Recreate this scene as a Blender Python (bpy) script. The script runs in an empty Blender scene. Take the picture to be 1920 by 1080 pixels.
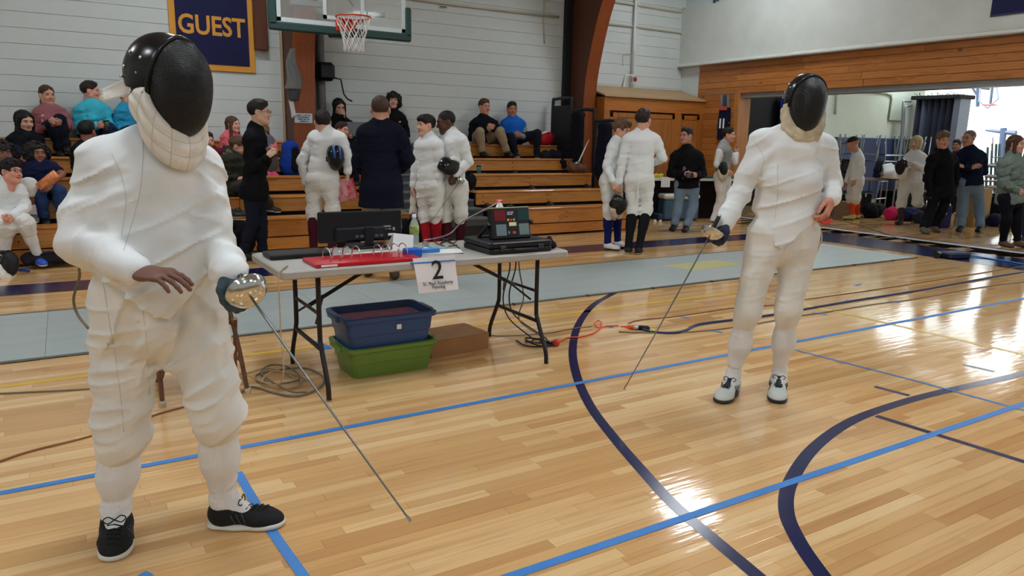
import bpy, bmesh, math, random
import numpy as np
from mathutils import Vector, Matrix
from mathutils.bvhtree import BVHTree
random.seed(7); RNG = np.random.RandomState(11)
SC = bpy.context.scene
COL = SC.collection
PI = math.pi

# ---------------------------------------------------------------- camera
FPX, PITCH, ROLL, YAW, CAMH = 1371.566, 0.200842, 0.0194248, 0.5475178, 1.45
_fw = np.array([math.sin(YAW)*math.cos(PITCH), math.cos(YAW)*math.cos(PITCH), -math.sin(PITCH)])
_rt = np.array([math.cos(YAW), -math.sin(YAW), 0.0]); _up = np.cross(_rt, _fw)
CR = math.cos(ROLL)*_rt + math.sin(ROLL)*_up
CU = -math.sin(ROLL)*_rt + math.cos(ROLL)*_up
CPOS = np.array([0.0, 0.0, CAMH])
cam = bpy.data.cameras.new('camera'); camo = bpy.data.objects.new('camera', cam); COL.objects.link(camo)
cam.sensor_width = 36.0; cam.lens = 36.0*FPX/1920.0; cam.clip_start = 0.05; cam.clip_end = 200
camo.matrix_world = Matrix(((CR[0], CU[0], -_fw[0], 0), (CR[1], CU[1], -_fw[1], 0), (CR[2], CU[2], -_fw[2], CAMH), (0, 0, 0, 1)))
SC.camera = camo

# ---------------------------------------------------------------- world, exposure
w = bpy.data.worlds.new('world'); SC.world = w; w.use_nodes = True
w.node_tree.nodes['Background'].inputs[0].default_value = (0.75, 0.87, 1.0, 1)
w.node_tree.nodes['Background'].inputs[1].default_value = 1.0
SC.view_settings.view_transform = 'Standard'; SC.view_settings.look = 'None'
SC.view_settings.exposure = 0.98; SC.view_settings.gamma = 1.0; SC.view_settings.use_curve_mapping = False
SC.cycles.use_denoising = True
SC.cycles.max_bounces = 7; SC.cycles.diffuse_bounces = 4; SC.cycles.glossy_bounces = 3
SC.cycles.transparent_max_bounces = 12; SC.cycles.sample_clamp_indirect = 6.0
SC.cycles.caustics_reflective = False; SC.cycles.caustics_refractive = False

LAMPS = [(9.6, 9.2), (1.8, 9.2), (-4.2, 8.2), (9.0, 2.6), (5.0, 3.4), (0.6, 2.6), (-4.2, 2.6), (9.0, -3.2), (4.4, -3.2), (0.0, -3.2), (-4.2, -3.2)]
LAMP_Z = 5.4
def area_light(name, loc, size, power, col, rot=(0, 0, 0), sy=None):
    l = bpy.data.lights.new(name, 'AREA'); l.energy = power; l.color = col; l.size = size
    l.shape = 'DISK' if sy is None else 'RECTANGLE'
    if sy is not None: l.size_y = sy
    o = bpy.data.objects.new(name, l); COL.objects.link(o); o.location = loc; o.rotation_euler = rot
    return o
# unseen area light added to overexpose the end wall of the far gym
FAR_FILL_POWER = 1500.0
area_light('far_gym_fill', (21.2, 12.5, 5.2), 2.2, FAR_FILL_POWER, (0.78, 0.90, 1.0), (0, math.radians(-90), 0), 12.0)

# ---------------------------------------------------------------- pixel helpers (photo frame 1920 x 1080)
def ray(x, y): return _fw + CR*(x-960.0)/FPX - CU*(y-540.0)/FPX
def onz(x, y, z=0.0): d = ray(x, y); return CPOS + d*((z-CAMH)/d[2])
def ony(x, y, Y): d = ray(x, y); return CPOS + d*(Y/d[1])
def onx(x, y, X): d = ray(x, y); return CPOS + d*(X/d[0])
def atd(x, y, d): return CPOS + ray(x, y)*d            # d = distance along the view axis
FH = np.array([math.sin(YAW), math.cos(YAW), 0.0])
def ath(x, y, d): r = ray(x, y); return CPOS + r*(d/(r @ FH))   # d = horizontal distance ahead of the viewer
def hdist(P): return float((np.asarray(P)-CPOS) @ FH)
def dep(P): return float((np.asarray(P)-CPOS) @ _fw)
def V(*a): return np.array(a, float)
def unit(v): v = np.asarray(v, float); return v/max(np.linalg.norm(v), 1e-9)

# ---------------------------------------------------------------- materials
def lin(c):
    def f(v):
        v = v/255.0
        return v/12.92 if v <= 0.04045 else ((v+0.055)/1.055)**2.4
    return (f(c[0]), f(c[1]), f(c[2]), 1.0)
_M = {}
def mat(name, col, rough=0.6, metal=0.0, var=0.0, vscale=8.0, bump=0.0, bscale=60.0, spec=0.5, alpha=1.0, emit=None, estr=0.0,
        stretch=(1, 1, 1), col2=None, coat=0.0, trans=0.0, ior=1.45):
    if name in _M: return _M[name]
    m = bpy.data.materials.new(name); m.use_nodes = True; nt = m.node_tree; b = nt.nodes['Principled BSDF']
    b.inputs['Base Color'].default_value = lin(col); b.inputs['Roughness'].default_value = rough
    b.inputs['Metallic'].default_value = metal; b.inputs['Specular IOR Level'].default_value = spec
    b.inputs['Alpha'].default_value = alpha; b.inputs['Coat Weight'].default_value = coat
    b.inputs['Transmission Weight'].default_value = trans; b.inputs['IOR'].default_value = ior
    if emit: b.inputs['Emission Color'].default_value = lin(emit); b.inputs['Emission Strength'].default_value = estr
    if var or col2 or bump:
        tc = nt.nodes.new('ShaderNodeTexCoord'); mp = nt.nodes.new('ShaderNodeMapping'); nt.links.new(tc.outputs['Object'], mp.inputs[0])
        mp.inputs['Scale'].default_value = stretch
        if var or col2:
            n = nt.nodes.new('ShaderNodeTexNoise'); n.inputs['Scale'].default_value = vscale; n.inputs['Detail'].default_value = 5
            nt.links.new(mp.outputs[0], n.inputs['Vector'])
            mx = nt.nodes.new('ShaderNodeMix'); mx.data_type = 'RGBA'
            r = nt.nodes.new('ShaderNodeMapRange'); r.inputs[1].default_value = 0.3; r.inputs[2].default_value = 0.7
            nt.links.new(n.outputs[0], r.inputs[0]); nt.links.new(r.outputs[0], mx.inputs[0])
            a = np.array(lin(col)); c2 = np.array(lin(col2)) if col2 else a*(1-var)
            mx.inputs[6].default_value = tuple(a*(1+var*0.5))[:3]+(1,) if not col2 else tuple(a)
            mx.inputs[7].default_value = tuple(c2)[:3]+(1,)
            nt.links.new(mx.outputs[2], b.inputs['Base Color'])
        if bump:
            n2 = nt.nodes.new('ShaderNodeTexNoise'); n2.inputs['Scale'].default_value = bscale; n2.inputs['Detail'].default_value = 4
            nt.links.new(mp.outputs[0], n2.inputs['Vector'])
            bp = nt.nodes.new('ShaderNodeBump'); bp.inputs['Strength'].default_value = bump; bp.inputs['Distance'].default_value = 0.01
            nt.links.new(n2.outputs[0], bp.inputs['Height']); nt.links.new(bp.outputs[0], b.inputs['Normal'])
    _M[name] = m
    return m
def cloth(name, col, var=0.12, bump=0.35, bs=90, rough=0.85):
    return mat('cloth_'+name, col, rough, var=var, vscale=6, bump=bump, bscale=bs, spec=0.15)
def wood_mat(name, c1, c2, axis=0, rough=0.35, scale=9.0, knots=True, coat=0.15):
    """long grain along one axis, dark growth lines and a few knots"""
    if name in _M: return _M[name]
    m = bpy.data.materials.new(name); m.use_nodes = True; nt = m.node_tree; b = nt.nodes['Principled BSDF']
    tc = nt.nodes.new('ShaderNodeTexCoord'); mp = nt.nodes.new('ShaderNodeMapping')
    oi = nt.nodes.new('ShaderNodeObjectInfo'); sh = nt.nodes.new('ShaderNodeVectorMath'); sh.operation = 'SCALE'; sh.inputs[0].default_value = (37, 17, 53)
    nt.links.new(oi.outputs['Random'], sh.inputs['Scale'])
    ad = nt.nodes.new('ShaderNodeVectorMath'); nt.links.new(tc.outputs['Object'], ad.inputs[0]); nt.links.new(sh.outputs[0], ad.inputs[1])
    nt.links.new(ad.outputs[0], mp.inputs[0])
    s = [scale, scale, scale]; s[axis] = scale*0.07; mp.inputs['Scale'].default_value = s
    n = nt.nodes.new('ShaderNodeTexNoise'); n.inputs['Scale'].default_value = 1.0; n.inputs['Detail'].default_value = 3; n.inputs['Distortion'].default_value = 0.6
    nt.links.new(mp.outputs[0], n.inputs['Vector'])
    mu = nt.nodes.new('ShaderNodeMath'); mu.operation = 'MULTIPLY'; mu.inputs[1].default_value = 9.0; nt.links.new(n.outputs[0], mu.inputs[0])
    fr = nt.nodes.new('ShaderNodeMath'); fr.operation = 'FRACT'; nt.links.new(mu.outputs[0], fr.inputs[0])
    mx = nt.nodes.new('ShaderNodeMix'); mx.data_type = 'RGBA'; mx.inputs[6].default_value = lin(c1); mx.inputs[7].default_value = lin(c2)
    pw = nt.nodes.new('ShaderNodeMath'); pw.operation = 'POWER'; pw.inputs[1].default_value = 2.2; nt.links.new(fr.outputs[0], pw.inputs[0])
    n2 = nt.nodes.new('ShaderNodeTexNoise'); n2.inputs['Scale'].default_value = 3.0; nt.links.new(mp.outputs[0], n2.inputs['Vector'])
    m2 = nt.nodes.new('ShaderNodeMath'); m2.operation = 'MULTIPLY'; nt.links.new(pw.outputs[0], m2.inputs[0]); nt.links.new(n2.outputs[0], m2.inputs[1])
    m3 = nt.nodes.new('ShaderNodeMath'); m3.operation = 'ADD'; nt.links.new(m2.outputs[0], m3.inputs[0])
    m4 = nt.nodes.new('ShaderNodeMath'); m4.operation = 'MULTIPLY'; m4.inputs[1].default_value = 0.45; nt.links.new(oi.outputs['Random'], m4.inputs[0]); nt.links.new(m4.outputs[0], m3.inputs[1])
    nt.links.new(m3.outputs[0], mx.inputs[0]); out = mx.outputs[2]
    if knots:
        s2 = [3.4, 3.4, 3.4]; s2[axis] = 2.0
        mp2 = nt.nodes.new('ShaderNodeMapping'); mp2.inputs['Scale'].default_value = s2; nt.links.new(ad.outputs[0], mp2.inputs[0])
        vo = nt.nodes.new('ShaderNodeTexVoronoi'); nt.links.new(mp2.outputs[0], vo.inputs['Vector']); vo.inputs['Scale'].default_value = 1.0
        rr = nt.nodes.new('ShaderNodeMapRange'); rr.inputs[1].default_value = 0.04; rr.inputs[2].default_value = 0.11; rr.inputs[3].default_value = 1; rr.inputs[4].default_value = 0
        nt.links.new(vo.outputs['Distance'], rr.inputs[0])
        mk = nt.nodes.new('ShaderNodeMix'); mk.data_type = 'RGBA'; nt.links.new(rr.outputs[0], mk.inputs[0]); nt.links.new(out, mk.inputs[6])
        mk.inputs[7].default_value = tuple(np.array(lin(c2))*0.35)[:3]+(1,); out = mk.outputs[2]
    nt.links.new(out, b.inputs['Base Color']); b.inputs['Roughness'].default_value = rough; b.inputs['Coat Weight'].default_value = coat
    _M[name] = m
    return m

# ---------------------------------------------------------------- mesh helpers
class MB:
    """collects shapes (world coordinates) and links them as one mesh object"""
    def __init__(s): s.v = []; s.f = []; s.m = []
    def add(s, vs, fs, mi=0):
        o = len(s.v); s.v += [tuple(float(q) for q in p) for p in vs]
        s.f += [tuple(i+o for i in f) for f in fs]; s.m += [mi]*len(fs); return s
    def box(s, lo, hi, c=0.0, mi=0, R=None, o=None):
        """axis box, optionally chamfered by c and turned by R about o"""
        lo = np.minimum(lo, hi).astype(float); hi2 = np.maximum(lo, hi).astype(float); ce = (lo+hi2)/2; h = (hi2-lo)/2
        if c <= 0:
            vs = np.array([[x, y, z] for x in (-1, 1) for y in (-1, 1) for z in (-1, 1)])*h
            fs = [(0, 1, 3, 2), (4, 6, 7, 5), (0, 4, 5, 1), (2, 3, 7, 6), (0, 2, 6, 4), (1, 5, 7, 3)]
        else:
            c = min(c, h.min()*0.95); vs = []; idx = {}
            for sx in (-1, 1):
                for sy in (-1, 1):
                    for sz in (-1, 1):
                        for a in range(3):
                            p = np.array([sx, sy, sz])*(h-c); p[a] = (sx, sy, sz)[a]*h[a]; idx[(sx, sy, sz, a)] = len(vs); vs.append(p)
            fs = []
            for a in range(3):
                b, d = (a+1) % 3, (a+2) % 3
                for sa in (-1, 1):
                    q = []
                    for sb, sd in ((-1, -1), (1, -1), (1, 1), (-1, 1)):
                        k = [0, 0, 0]; k[a] = sa; k[b] = sb; k[d] = sd; q.append(idx[(*k, a)])
                    fs.append(tuple(q) if sa > 0 else tuple(q[::-1]))
                for sb in (-1, 1):
                    for sd in (-1, 1):
                        k0 = [0, 0, 0]; k1 = [0, 0, 0]; k0[a] = -1; k1[a] = 1
                        for k in (k0, k1): k[b] = sb; k[d] = sd
                        q = (idx[(*k0, b)], idx[(*k1, b)], idx[(*k1, d)], idx[(*k0, d)])
                        fs.append(q if sb*sd > 0 else q[::-1])
            for sx in (-1, 1):
                for sy in (-1, 1):
                    for sz in (-1, 1):
                        q = tuple(idx[(sx, sy, sz, a)] for a in range(3)); fs.append(q if sx*sy*sz > 0 else q[::-1])
            vs = np.array(vs)
        vs = vs+ce
        if R is not None:
            o = ce if o is None else np.asarray(o, float); vs = (vs-o) @ np.asarray(R).T+o
        return s.add(vs, fs, mi)
    def tube(s, pts, r, n=8, mi=0, cap=True, closed=False):
        P = [np.asarray(p, float) for p in pts]; N = len(P); rs = r if hasattr(r, '__len__') else [r]*N
        vs = []; up = None
        for i in range(N):
            if closed: t = unit(P[(i+1) % N]-P[i-1])
            else: t = unit(P[min(i+1, N-1)]-P[max(i-1, 0)])
            if up is None:
                up = np.cross(t, [0, 0, 1]) if abs(t[2]) < 0.9 else np.cross(t, [1, 0, 0])
            up = unit(up-t*(up @ t)); bi = np.cross(t, up)
            for k in range(n):
                a = 2*PI*k/n; vs.append(P[i]+rs[i]*(math.cos(a)*up+math.sin(a)*bi))
        fs = []
        for i in range(N if closed else N-1):
            j = (i+1) % N
            for k in range(n): fs.append((i*n+k, i*n+(k+1) % n, j*n+(k+1) % n, j*n+k))
        if cap and not closed: fs += [tuple(range(n))[::-1], tuple(range((N-1)*n, N*n))]
        return s.add(vs, fs, mi)
    def lathe(s, c, prof, n=20, mi=0, axis=(0, 0, 1)):
        """prof: [(radius, height)] about axis through c"""
        c = np.asarray(c, float); ax = unit(axis); u = unit(np.cross(ax, [0, 0, 1]) if abs(ax[2]) < 0.9 else np.cross(ax, [0, 1, 0])); w_ = np.cross(ax, u)
        vs = [c+ax*h+r*(math.cos(2*PI*k/n)*u+math.sin(2*PI*k/n)*w_) for r, h in prof for k in range(n)]
        fs = [(i*n+k, i*n+(k+1) % n, (i+1)*n+(k+1) % n, (i+1)*n+k) for i in range(len(prof)-1) for k in range(n)]
        fs += [tuple(range(n))[::-1], tuple(range((len(prof)-1)*n, len(prof)*n))]
        return s.add(vs, fs, mi)
    def prism(s, poly, d, mi=0):
        """poly: 3-D polygon pushed along d"""
        P = [np.asarray(p, float) for p in poly]; d = np.asarray(d, float); n = len(P)
        fs = [tuple(range(n))[::-1], tuple(range(n, 2*n))]+[(i, (i+1) % n, n+(i+1) % n, n+i) for i in range(n)]
        return s.add(P+[p+d for p in P], fs, mi)
    def ball(s, c, r, n=10, m=6, mi=0):
        r = np.asarray(r, float)*np.ones(3); prof = [(math.sin(PI*i/m), -math.cos(PI*i/m)) for i in range(1, m)]
        vs = [np.asarray(c)+r*[q*math.cos(2*PI*k/n), q*math.sin(2*PI*k/n), h] for q, h in prof for k in range(n)]
        vs += [np.asarray(c)-r*[0, 0, 1], np.asarray(c)+r*[0, 0, 1]]; L = len(prof)
        fs = [(i*n+k, i*n+(k+1) % n, (i+1)*n+(k+1) % n, (i+1)*n+k) for i in range(L-1) for k in range(n)]
        fs += [(L*n, (k+1) % n, k) for k in range(n)]+[(L*n+1, (L-1)*n+k, (L-1)*n+(k+1) % n) for k in range(n)]
        return s.add(vs, fs, mi)
    def build(s, name, m, parent=None, smooth=False): return obj(name, s.v, s.f, m, parent, smooth, s.m)

def mesh_of(name, vs, fs, mats, smooth=False, mi=None):
    me = bpy.data.meshes.new(name); me.from_pydata([tuple(p) for p in vs], [], [tuple(f) for f in fs])
    for m in (mats if isinstance(mats, (list, tuple)) else [mats]): me.materials.append(m)
    if mi is not None and len(mi) and max(mi) > 0: me.polygons.foreach_set('material_index', list(mi))
    if smooth: me.polygons.foreach_set('use_smooth', [True]*len(me.polygons))
    me.update(); return me
def link(o, parent=None):
    COL.objects.link(o)
    if parent is not None:
        o.parent = parent
        if parent.type == 'EMPTY': o.matrix_parent_inverse = Matrix.Translation(-Vector(parent.location))
    return o
def obj(name, vs, fs, m, parent=None, smooth=False, mi=None):
    if smooth == 'auto':
        o = bpy.data.objects.new(name, mesh_of(name, vs, fs, m, True, mi)); o.data.set_sharp_from_angle(angle=math.radians(38)); return link(o, parent)
    return link(bpy.data.objects.new(name, mesh_of(name, vs, fs, m, smooth, mi)), parent)
def tag(o, label, cat, group=None, kind=None):
    o['label'] = label; o['category'] = cat
    if group: o['group'] = group
    if kind: o['kind'] = kind
    return o
def thing(name, loc, label, cat, group=None):
    o = bpy.data.objects.new(name, None); COL.objects.link(o); o.location = tuple(float(q) for q in loc); o.empty_display_size = 0.1
    return tag(o, label, cat, group)
def struct(o): o['kind'] = 'structure'; return o
def inst(name, me, loc, parent=None, rot=None):
    o = bpy.data.objects.new(name, me); link(o, parent); o.location = tuple(float(q) for q in loc)
    if rot is not None: o.rotation_euler = rot
    return o
def spline(pts, n=8):
    """Catmull-Rom through the points"""
    P = [np.asarray(p, float) for p in pts]; P = [2*P[0]-P[1]]+P+[2*P[-1]-P[-2]]; out = []
    for i in range(1, len(P)-2):
        for k in range(n):
            t = k/n; a, b, c, d = P[i-1:i+3]
            out.append(0.5*((2*b)+(-a+c)*t+(2*a-5*b+4*c-d)*t*t+(-a+3*b-3*c+d)*t**3))
    return out+[P[-2]]
def rotz(a): c, s = math.cos(a), math.sin(a); return np.array([[c, -s, 0], [s, c, 0], [0, 0, 1.0]])
def rotx(a): c, s = math.cos(a), math.sin(a); return np.array([[1, 0, 0], [0, c, -s], [0, s, c.real]])
def text_obj(name, body, size, m, M4, parent=None, bold=0.0, ext=0.001, sx=1.0):
    cu = bpy.data.curves.new(name, 'FONT'); cu.body = body; cu.size = size; cu.align_x = 'CENTER'; cu.align_y = 'CENTER'; cu.extrude = ext; cu.offset = bold
    cu.resolution_u = 3
    t = bpy.data.objects.new(name, cu); COL.objects.link(t); dg = bpy.context.evaluated_depsgraph_get(); dg.update()
    me = bpy.data.meshes.new_from_object(t.evaluated_get(dg)); bpy.data.objects.remove(t); me.name = name
    me.transform(M4 @ Matrix.Diagonal((sx, 1, 1, 1))); me.materials.clear(); me.materials.append(m)
    return link(bpy.data.objects.new(name, me), parent)
def frame4(o, x, y):
    x = unit(x); y = np.asarray(y, float); z = unit(np.cross(x, y)); y = np.cross(z, x)
    return Matrix(((x[0], y[0], z[0], o[0]), (x[1], y[1], z[1], o[1]), (x[2], y[2], z[2], o[2]), (0, 0, 0, 1)))

# ================================================================= STRUCTURE
XB, YA = 11.45, 12.0          # inner face of the right wall, of the block wall behind the bleachers
white_paint = mat('wall_paint', (205, 210, 204), 0.7, var=0.06, vscale=3, bump=0.12, bscale=120)
block_paint = mat('block_paint', (206, 213, 212), 0.62, var=0.07, vscale=1.3, bump=0.16, bscale=90)
joint_paint = mat('joint_paint', (178, 180, 172), 0.8)

# ---- floor: slab, 300 nearest maple strips one by one, the rest of the strips as one field
def plank_mat(name, per_object):
    m = bpy.data.materials.new(name); m.use_nodes = True; nt = m.node_tree; b = nt.nodes['Principled BSDF']
    if per_object: src = nt.nodes.new('ShaderNodeObjectInfo').outputs['Random']
    else:
        a = nt.nodes.new('ShaderNodeAttribute'); a.attribute_name = 'tone'; src = a.outputs['Fac']
    rp = nt.nodes.new('ShaderNodeValToRGB'); el = rp.color_ramp.elements
    el[0].position = 0.0; el[0].color = lin((198, 150, 98)); el[1].position = 1.0; el[1].color = lin((234, 200, 148))
    for p, c in ((0.12, (209, 163, 108)), (0.45, (220, 176, 120)), (0.75, (227, 186, 132))):
        e = el.new(p); e.color = lin(c)
    nt.links.new(src, rp.inputs[0])
    g = nt.nodes.new('ShaderNodeNewGeometry'); mp = nt.nodes.new('ShaderNodeMapping'); mp.inputs['Scale'].default_value = (1.6, 42, 42)
    nt.links.new(g.outputs['Position'], mp.inputs[0])
    n = nt.nodes.new('ShaderNodeTexNoise'); n.inputs['Scale'].default_value = 1.0; n.inputs['Detail'].default_value = 5; n.inputs['Distortion'].default_value = 0.5
    nt.links.new(mp.outputs[0], n.inputs['Vector'])
    r = nt.nodes.new('ShaderNodeMapRange'); r.inputs[1].default_value = 0.52; r.inputs[2].default_value = 0.78; nt.links.new(n.outputs[0], r.inputs[0])
    mx = nt.nodes.new('ShaderNodeMix'); mx.data_type = 'RGBA'; mx.inputs[7].default_value = lin((180, 130, 80))
    m_ = nt.nodes.new('ShaderNodeMath'); m_.operation = 'MULTIPLY'; m_.inputs[1].default_value = 0.6; nt.links.new(r.outputs[0], m_.inputs[0]); nt.links.new(m_.outputs[0], mx.inputs[0])
    nt.links.new(rp.outputs[0], mx.inputs[6]); nt.links.new(mx.outputs[2], b.inputs['Base Color'])
    b.inputs['Roughness'].default_value = 0.085; b.inputs['Specular IOR Level'].default_value = 0.55
    mp2 = nt.nodes.new('ShaderNodeMapping'); mp2.inputs['Scale'].default_value = (3.0, 17.5, 1); nt.links.new(g.outputs['Position'], mp2.inputs[0])
    n2 = nt.nodes.new('ShaderNodeTexNoise'); n2.inputs['Scale'].default_value = 1.4; n2.inputs['Detail'].default_value = 2; nt.links.new(mp2.outputs[0], n2.inputs['Vector'])
    bp = nt.nodes.new('ShaderNodeBump'); bp.inputs['Strength'].default_value = 0.10; bp.inputs['Distance'].default_value = 0.01
    nt.links.new(n2.outputs[0], bp.inputs['Height']); nt.links.new(bp.outputs[0], b.inputs['Normal'])
    return m
pm_obj, pm_field = plank_mat('maple_strip', True), plank_mat('maple_field', False)
seam = mat('floor_seam', (120, 84, 50), 0.6)
floor = struct(MB().box((-7, -6, -0.15), (32, 21, -0.0022)).build('floor', seam))
PW, GAP = 0.0572, 0.0009
planks = []
lens = [0.45, 0.62, 0.80, 1.00, 1.25]
def rows(x0, x1, y0, y1):
    y = y0
    while y < y1:
        x = x0-random.random()*1.0
        while x < x1:
            L = random.choice(lens); planks.append((x, y, L)); x += L
        y += PW
rows(-2.2, XB+0.02, 0.2, YA)
near = []
for i, (x, y, L) in enumerate(planks):
    c = np.array([x+L/2, y+PW/2, 0]); d = dep(c)
    if d < 0.5: continue
    px = 960+FPX*((c-CPOS) @ CR)/d; py = 540-FPX*((c-CPOS) @ CU)/d
    if -120 < px < 2040 and 300 < py < 1130: near.append((L*PW/d**3, i))
near = set(i for _, i in sorted(near, reverse=True)[:300])
plank_me = {}
for L in lens:
    b = MB().box((0, 0, -0.014), (L-GAP, PW-GAP, 0.0), 0.0004); plank_me[L] = mesh_of('plank', b.v, b.f, pm_obj)
for i in sorted(near):
    x, y, L = planks[i]; inst('plank', plank_me[L], (x, y, random.uniform(-0.0001, 0.0001)), floor)
rows(XB+0.02, 31, 3.0, 20)
vs, fs, tone = [], [], []
for i, (x, y, L) in enumerate(planks):
    if i in near: continue
    o = len(vs); x1, y1 = x+L-GAP, y+PW-GAP
    if x1 > XB+0.02 and x < XB+0.02: x1 = min(x1, XB+0.02)
    vs += [(x, y, 0), (x1, y, 0), (x1, y1, 0), (x, y1, 0)]; fs.append((o, o+1, o+2, o+3)); tone.append(random.random())
me = mesh_of('plank_field', vs, fs, pm_field)
at_ = me.attributes.new('tone', 'FLOAT', 'FACE'); at_.data.foreach_set('value', tone)
pf = link(bpy.data.objects.new('plank_field', me), floor); pf['kind'] = 'stuff'

# painted court lines (part of the floor)
navy_paint = mat('navy_court_paint', (27, 33, 78), 0.2, spec=0.5, var=0.1, vscale=4)
yellow_paint = mat('yellow_court_paint', (228, 184, 62), 0.3)
grey_paint = mat('grey_court_paint', (70, 84, 120), 0.25)
LZ = 0.0012
def strip(path, wd, m, name='painted_line', z=LZ, parent=floor):
    P = [np.array([p[0], p[1], z]) for p in path]; vs = []
    for i in range(len(P)):
        t = unit(P[min(i+1, len(P)-1)]-P[max(i-1, 0)]); n = np.array([-t[1], t[0], 0])*wd/2
        vs += [P[i]+n, P[i]-n]
    return obj(name, vs, [(2*i, 2*i+1, 2*i+3, 2*i+2) for i in range(len(P)-1)], m, parent)
def arcpix(px): return spline([onz(*q) for q in px], 8)
strip(arcpix([(1152, 549), (1113, 572), (1086, 606), (1074, 650), (1080, 700), (1106, 760), (1152, 822), (1209, 888), (1262, 945), (1335, 1008), (1420, 1080), (1500, 1150)]), 0.058, navy_paint)
strip(arcpix([(2060, 662), (1920, 700), (1800, 727), (1700, 752), (1600, 788), (1528, 838), (1484, 900), (1474, 955), (1496, 1012), (1546, 1085), (1600, 1150)]), 0.062, navy_paint)
strip([onz(1643, 780), onz(1940, 872)], 0.042, navy_paint)
strip([onz(1640, 725), onz(1705, 742)], 0.042, navy_paint)
strip([onz(1806, 684), onz(1865, 697)], 0.042, navy_paint)
strip([(-2.2, 4.93), (5.70, 4.93)], 0.05, yellow_paint)
strip([(5.72, 4.95), (5.78, 3.4), (5.80, 2.0)], 0.05, yellow_paint)
strip([(-2.2, 8.02), (10.8, 7.92)], 0.52, navy_paint)
strip([(10.45, 8.2), (10.40, 2.0)], 1.05, navy_paint, z=0.0016)
# metal threshold under the wide opening in the right wall
struct(MB().box((XB+0.02, 2.0, 0.0), (XB+0.14, 10.2, 0.006), 0.002).build('trim_threshold', mat('threshold', (186, 198, 216), 0.5)))

# ---- block wall behind the bleachers
wall_back = struct(MB().box((-7, YA+0.012, 0), (20.6, YA+0.30, 6.6)).build('wall_back', joint_paint))
BW, BH = 0.4048, 0.2024
bl = MB().prism([(0, 0.0, 0.003), (0, 0.003, 0), (0, 0.02, 0), (0, 0.02, BH-0.004), (0, 0.003, BH-0.004), (0, 0.0, BH-0.007)][::-1], (BW-0.0004, 0, 0)); block_me = mesh_of('concrete_block', bl.v, bl.f, block_paint)
cand = []
for j in range(6, 23):
    x = -1.4-(BW/2 if j % 2 else 0)
    while x < XB:
        P = np.array([x+BW/2, YA, j*BH+0.03]); d = dep(P); px = 960+FPX*((P-CPOS) @ CR)/d; py = 540-FPX*((P-CPOS) @ CU)/d
        cand.append((d if (-60 < px < 1330 and -30 < py < 330) else 99, x, j*BH-0.07)); x += BW
cand.sort()
fb = MB()
for k, (d, x, z) in enumerate(cand):
    if x+BW > XB:
        fb.add(np.array(bl.v)*[max(XB-x-0.001, 0.01)/BW, 1, 1]+V(x, YA-0.003, z), bl.f); continue
    if k < 300: inst('concrete_block', block_me, (x, YA-0.003+random.uniform(-0.0003, 0.0003), z), wall_back)
    else: fb.add(np.array(bl.v)+V(x, YA-0.003, z), bl.f)
for j in (list(range(0, 6))+list(range(23, 33))): fb.box((-7, YA-0.003, max(j*BH-0.07, 0)), (XB, YA+0.017, (j+1)*BH-0.075), 0.003)
o = fb.build('block_field', block_paint, wall_back); o['kind'] = 'stuff'

# ---- right wall: painted upper part, trim, pine boards, the wide opening
ZH = 2.41
wall_right = struct(MB().box((XB, -6, 3.0), (XB+0.3, YA, 6.6)).box((XB, 10.36, 0), (XB+0.3, YA, 3.0)).box((XB+0.06, -6, ZH+0.02), (XB+0.3, 10.36, 3.0)).box((XB, -6, 0), (XB+0.3, 1.5, ZH+0.02)).build('wall_right', block_paint))
# upper slab standing proud, with a sloping top edge
struct(MB().prism([(XB-0.10, YA, 3.06), (XB-0.10, -6, 3.06), (XB-0.10, -6, 4.55), (XB-0.10, YA, 4.17)], (0.1, 0, 0)).build('wall_right_panel', white_paint))
struct(MB().box((XB-0.16, -6, 3.0), (XB, YA, 3.055), 0.012).build('trim_1', mat('trim_white', (214, 218, 214), 0.5)))
pine = wood_mat('pine_board', (190, 122, 58), (140, 80, 30), axis=1, rough=0.4, scale=7)
zb = [ZH, 2.53, 2.645, 2.765, 2.885, 2.995]
for i in range(5):
    ys = [1.6]+sorted(random.uniform(2.0+2.3*k, 3.6+2.3*k) for k in range(4))+[11.47]
    for a, b_ in zip(ys[:-1], ys[1:]):
        MB().box((XB-0.022+random.uniform(-0.003, 0.003), a+0.002, zb[i]+0.002), (XB+0.02, b_-0.002, zb[i+1]-0.002), 0.004).build('pine_board', pine, wall_right)
z = 0.0
while z < ZH-0.01:
    MB().box((XB-0.022, 10.45, z+0.002), (XB+0.02, 11.47, min(z+0.12, ZH)-0.002), 0.004).build('pine_board', pine, wall_right); z += 0.12
pine_v = wood_mat('pine_jamb', (196, 130, 66), (150, 86, 34), axis=2, rough=0.4, scale=8, knots=False)
struct(MB().box((XB-0.035, 10.33, 0), (XB+0.3, 10.45, ZH), 0.006).build('trim_2', pine_v))
struct(MB().box((XB+0.02, 1.5, ZH-0.09), (XB+0.28, 10.36, ZH+0.02), 0.004).build('trim_3', mat('track_grey', (150, 152, 150), 0.4, metal=0.5)))

# ---- ceiling and the walls behind the viewer (out of view, they close the room)
ceil_m = mat('ceiling_deck', (188, 186, 178), 0.8, var=0.08, vscale=2)
struct(MB().box((-7, -6, 6.6), (XB+0.3, YA+0.3, 6.8)).build('ceiling', ceil_m))
struct(MB().box((-7.3, -6, 0), (-7, YA+0.3, 6.6)).build('wall_left', white_paint))
struct(MB().box((-7, -6.3, 0), (XB+0.3, -6, 6.6)).build('wall_front', white_paint))

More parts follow.
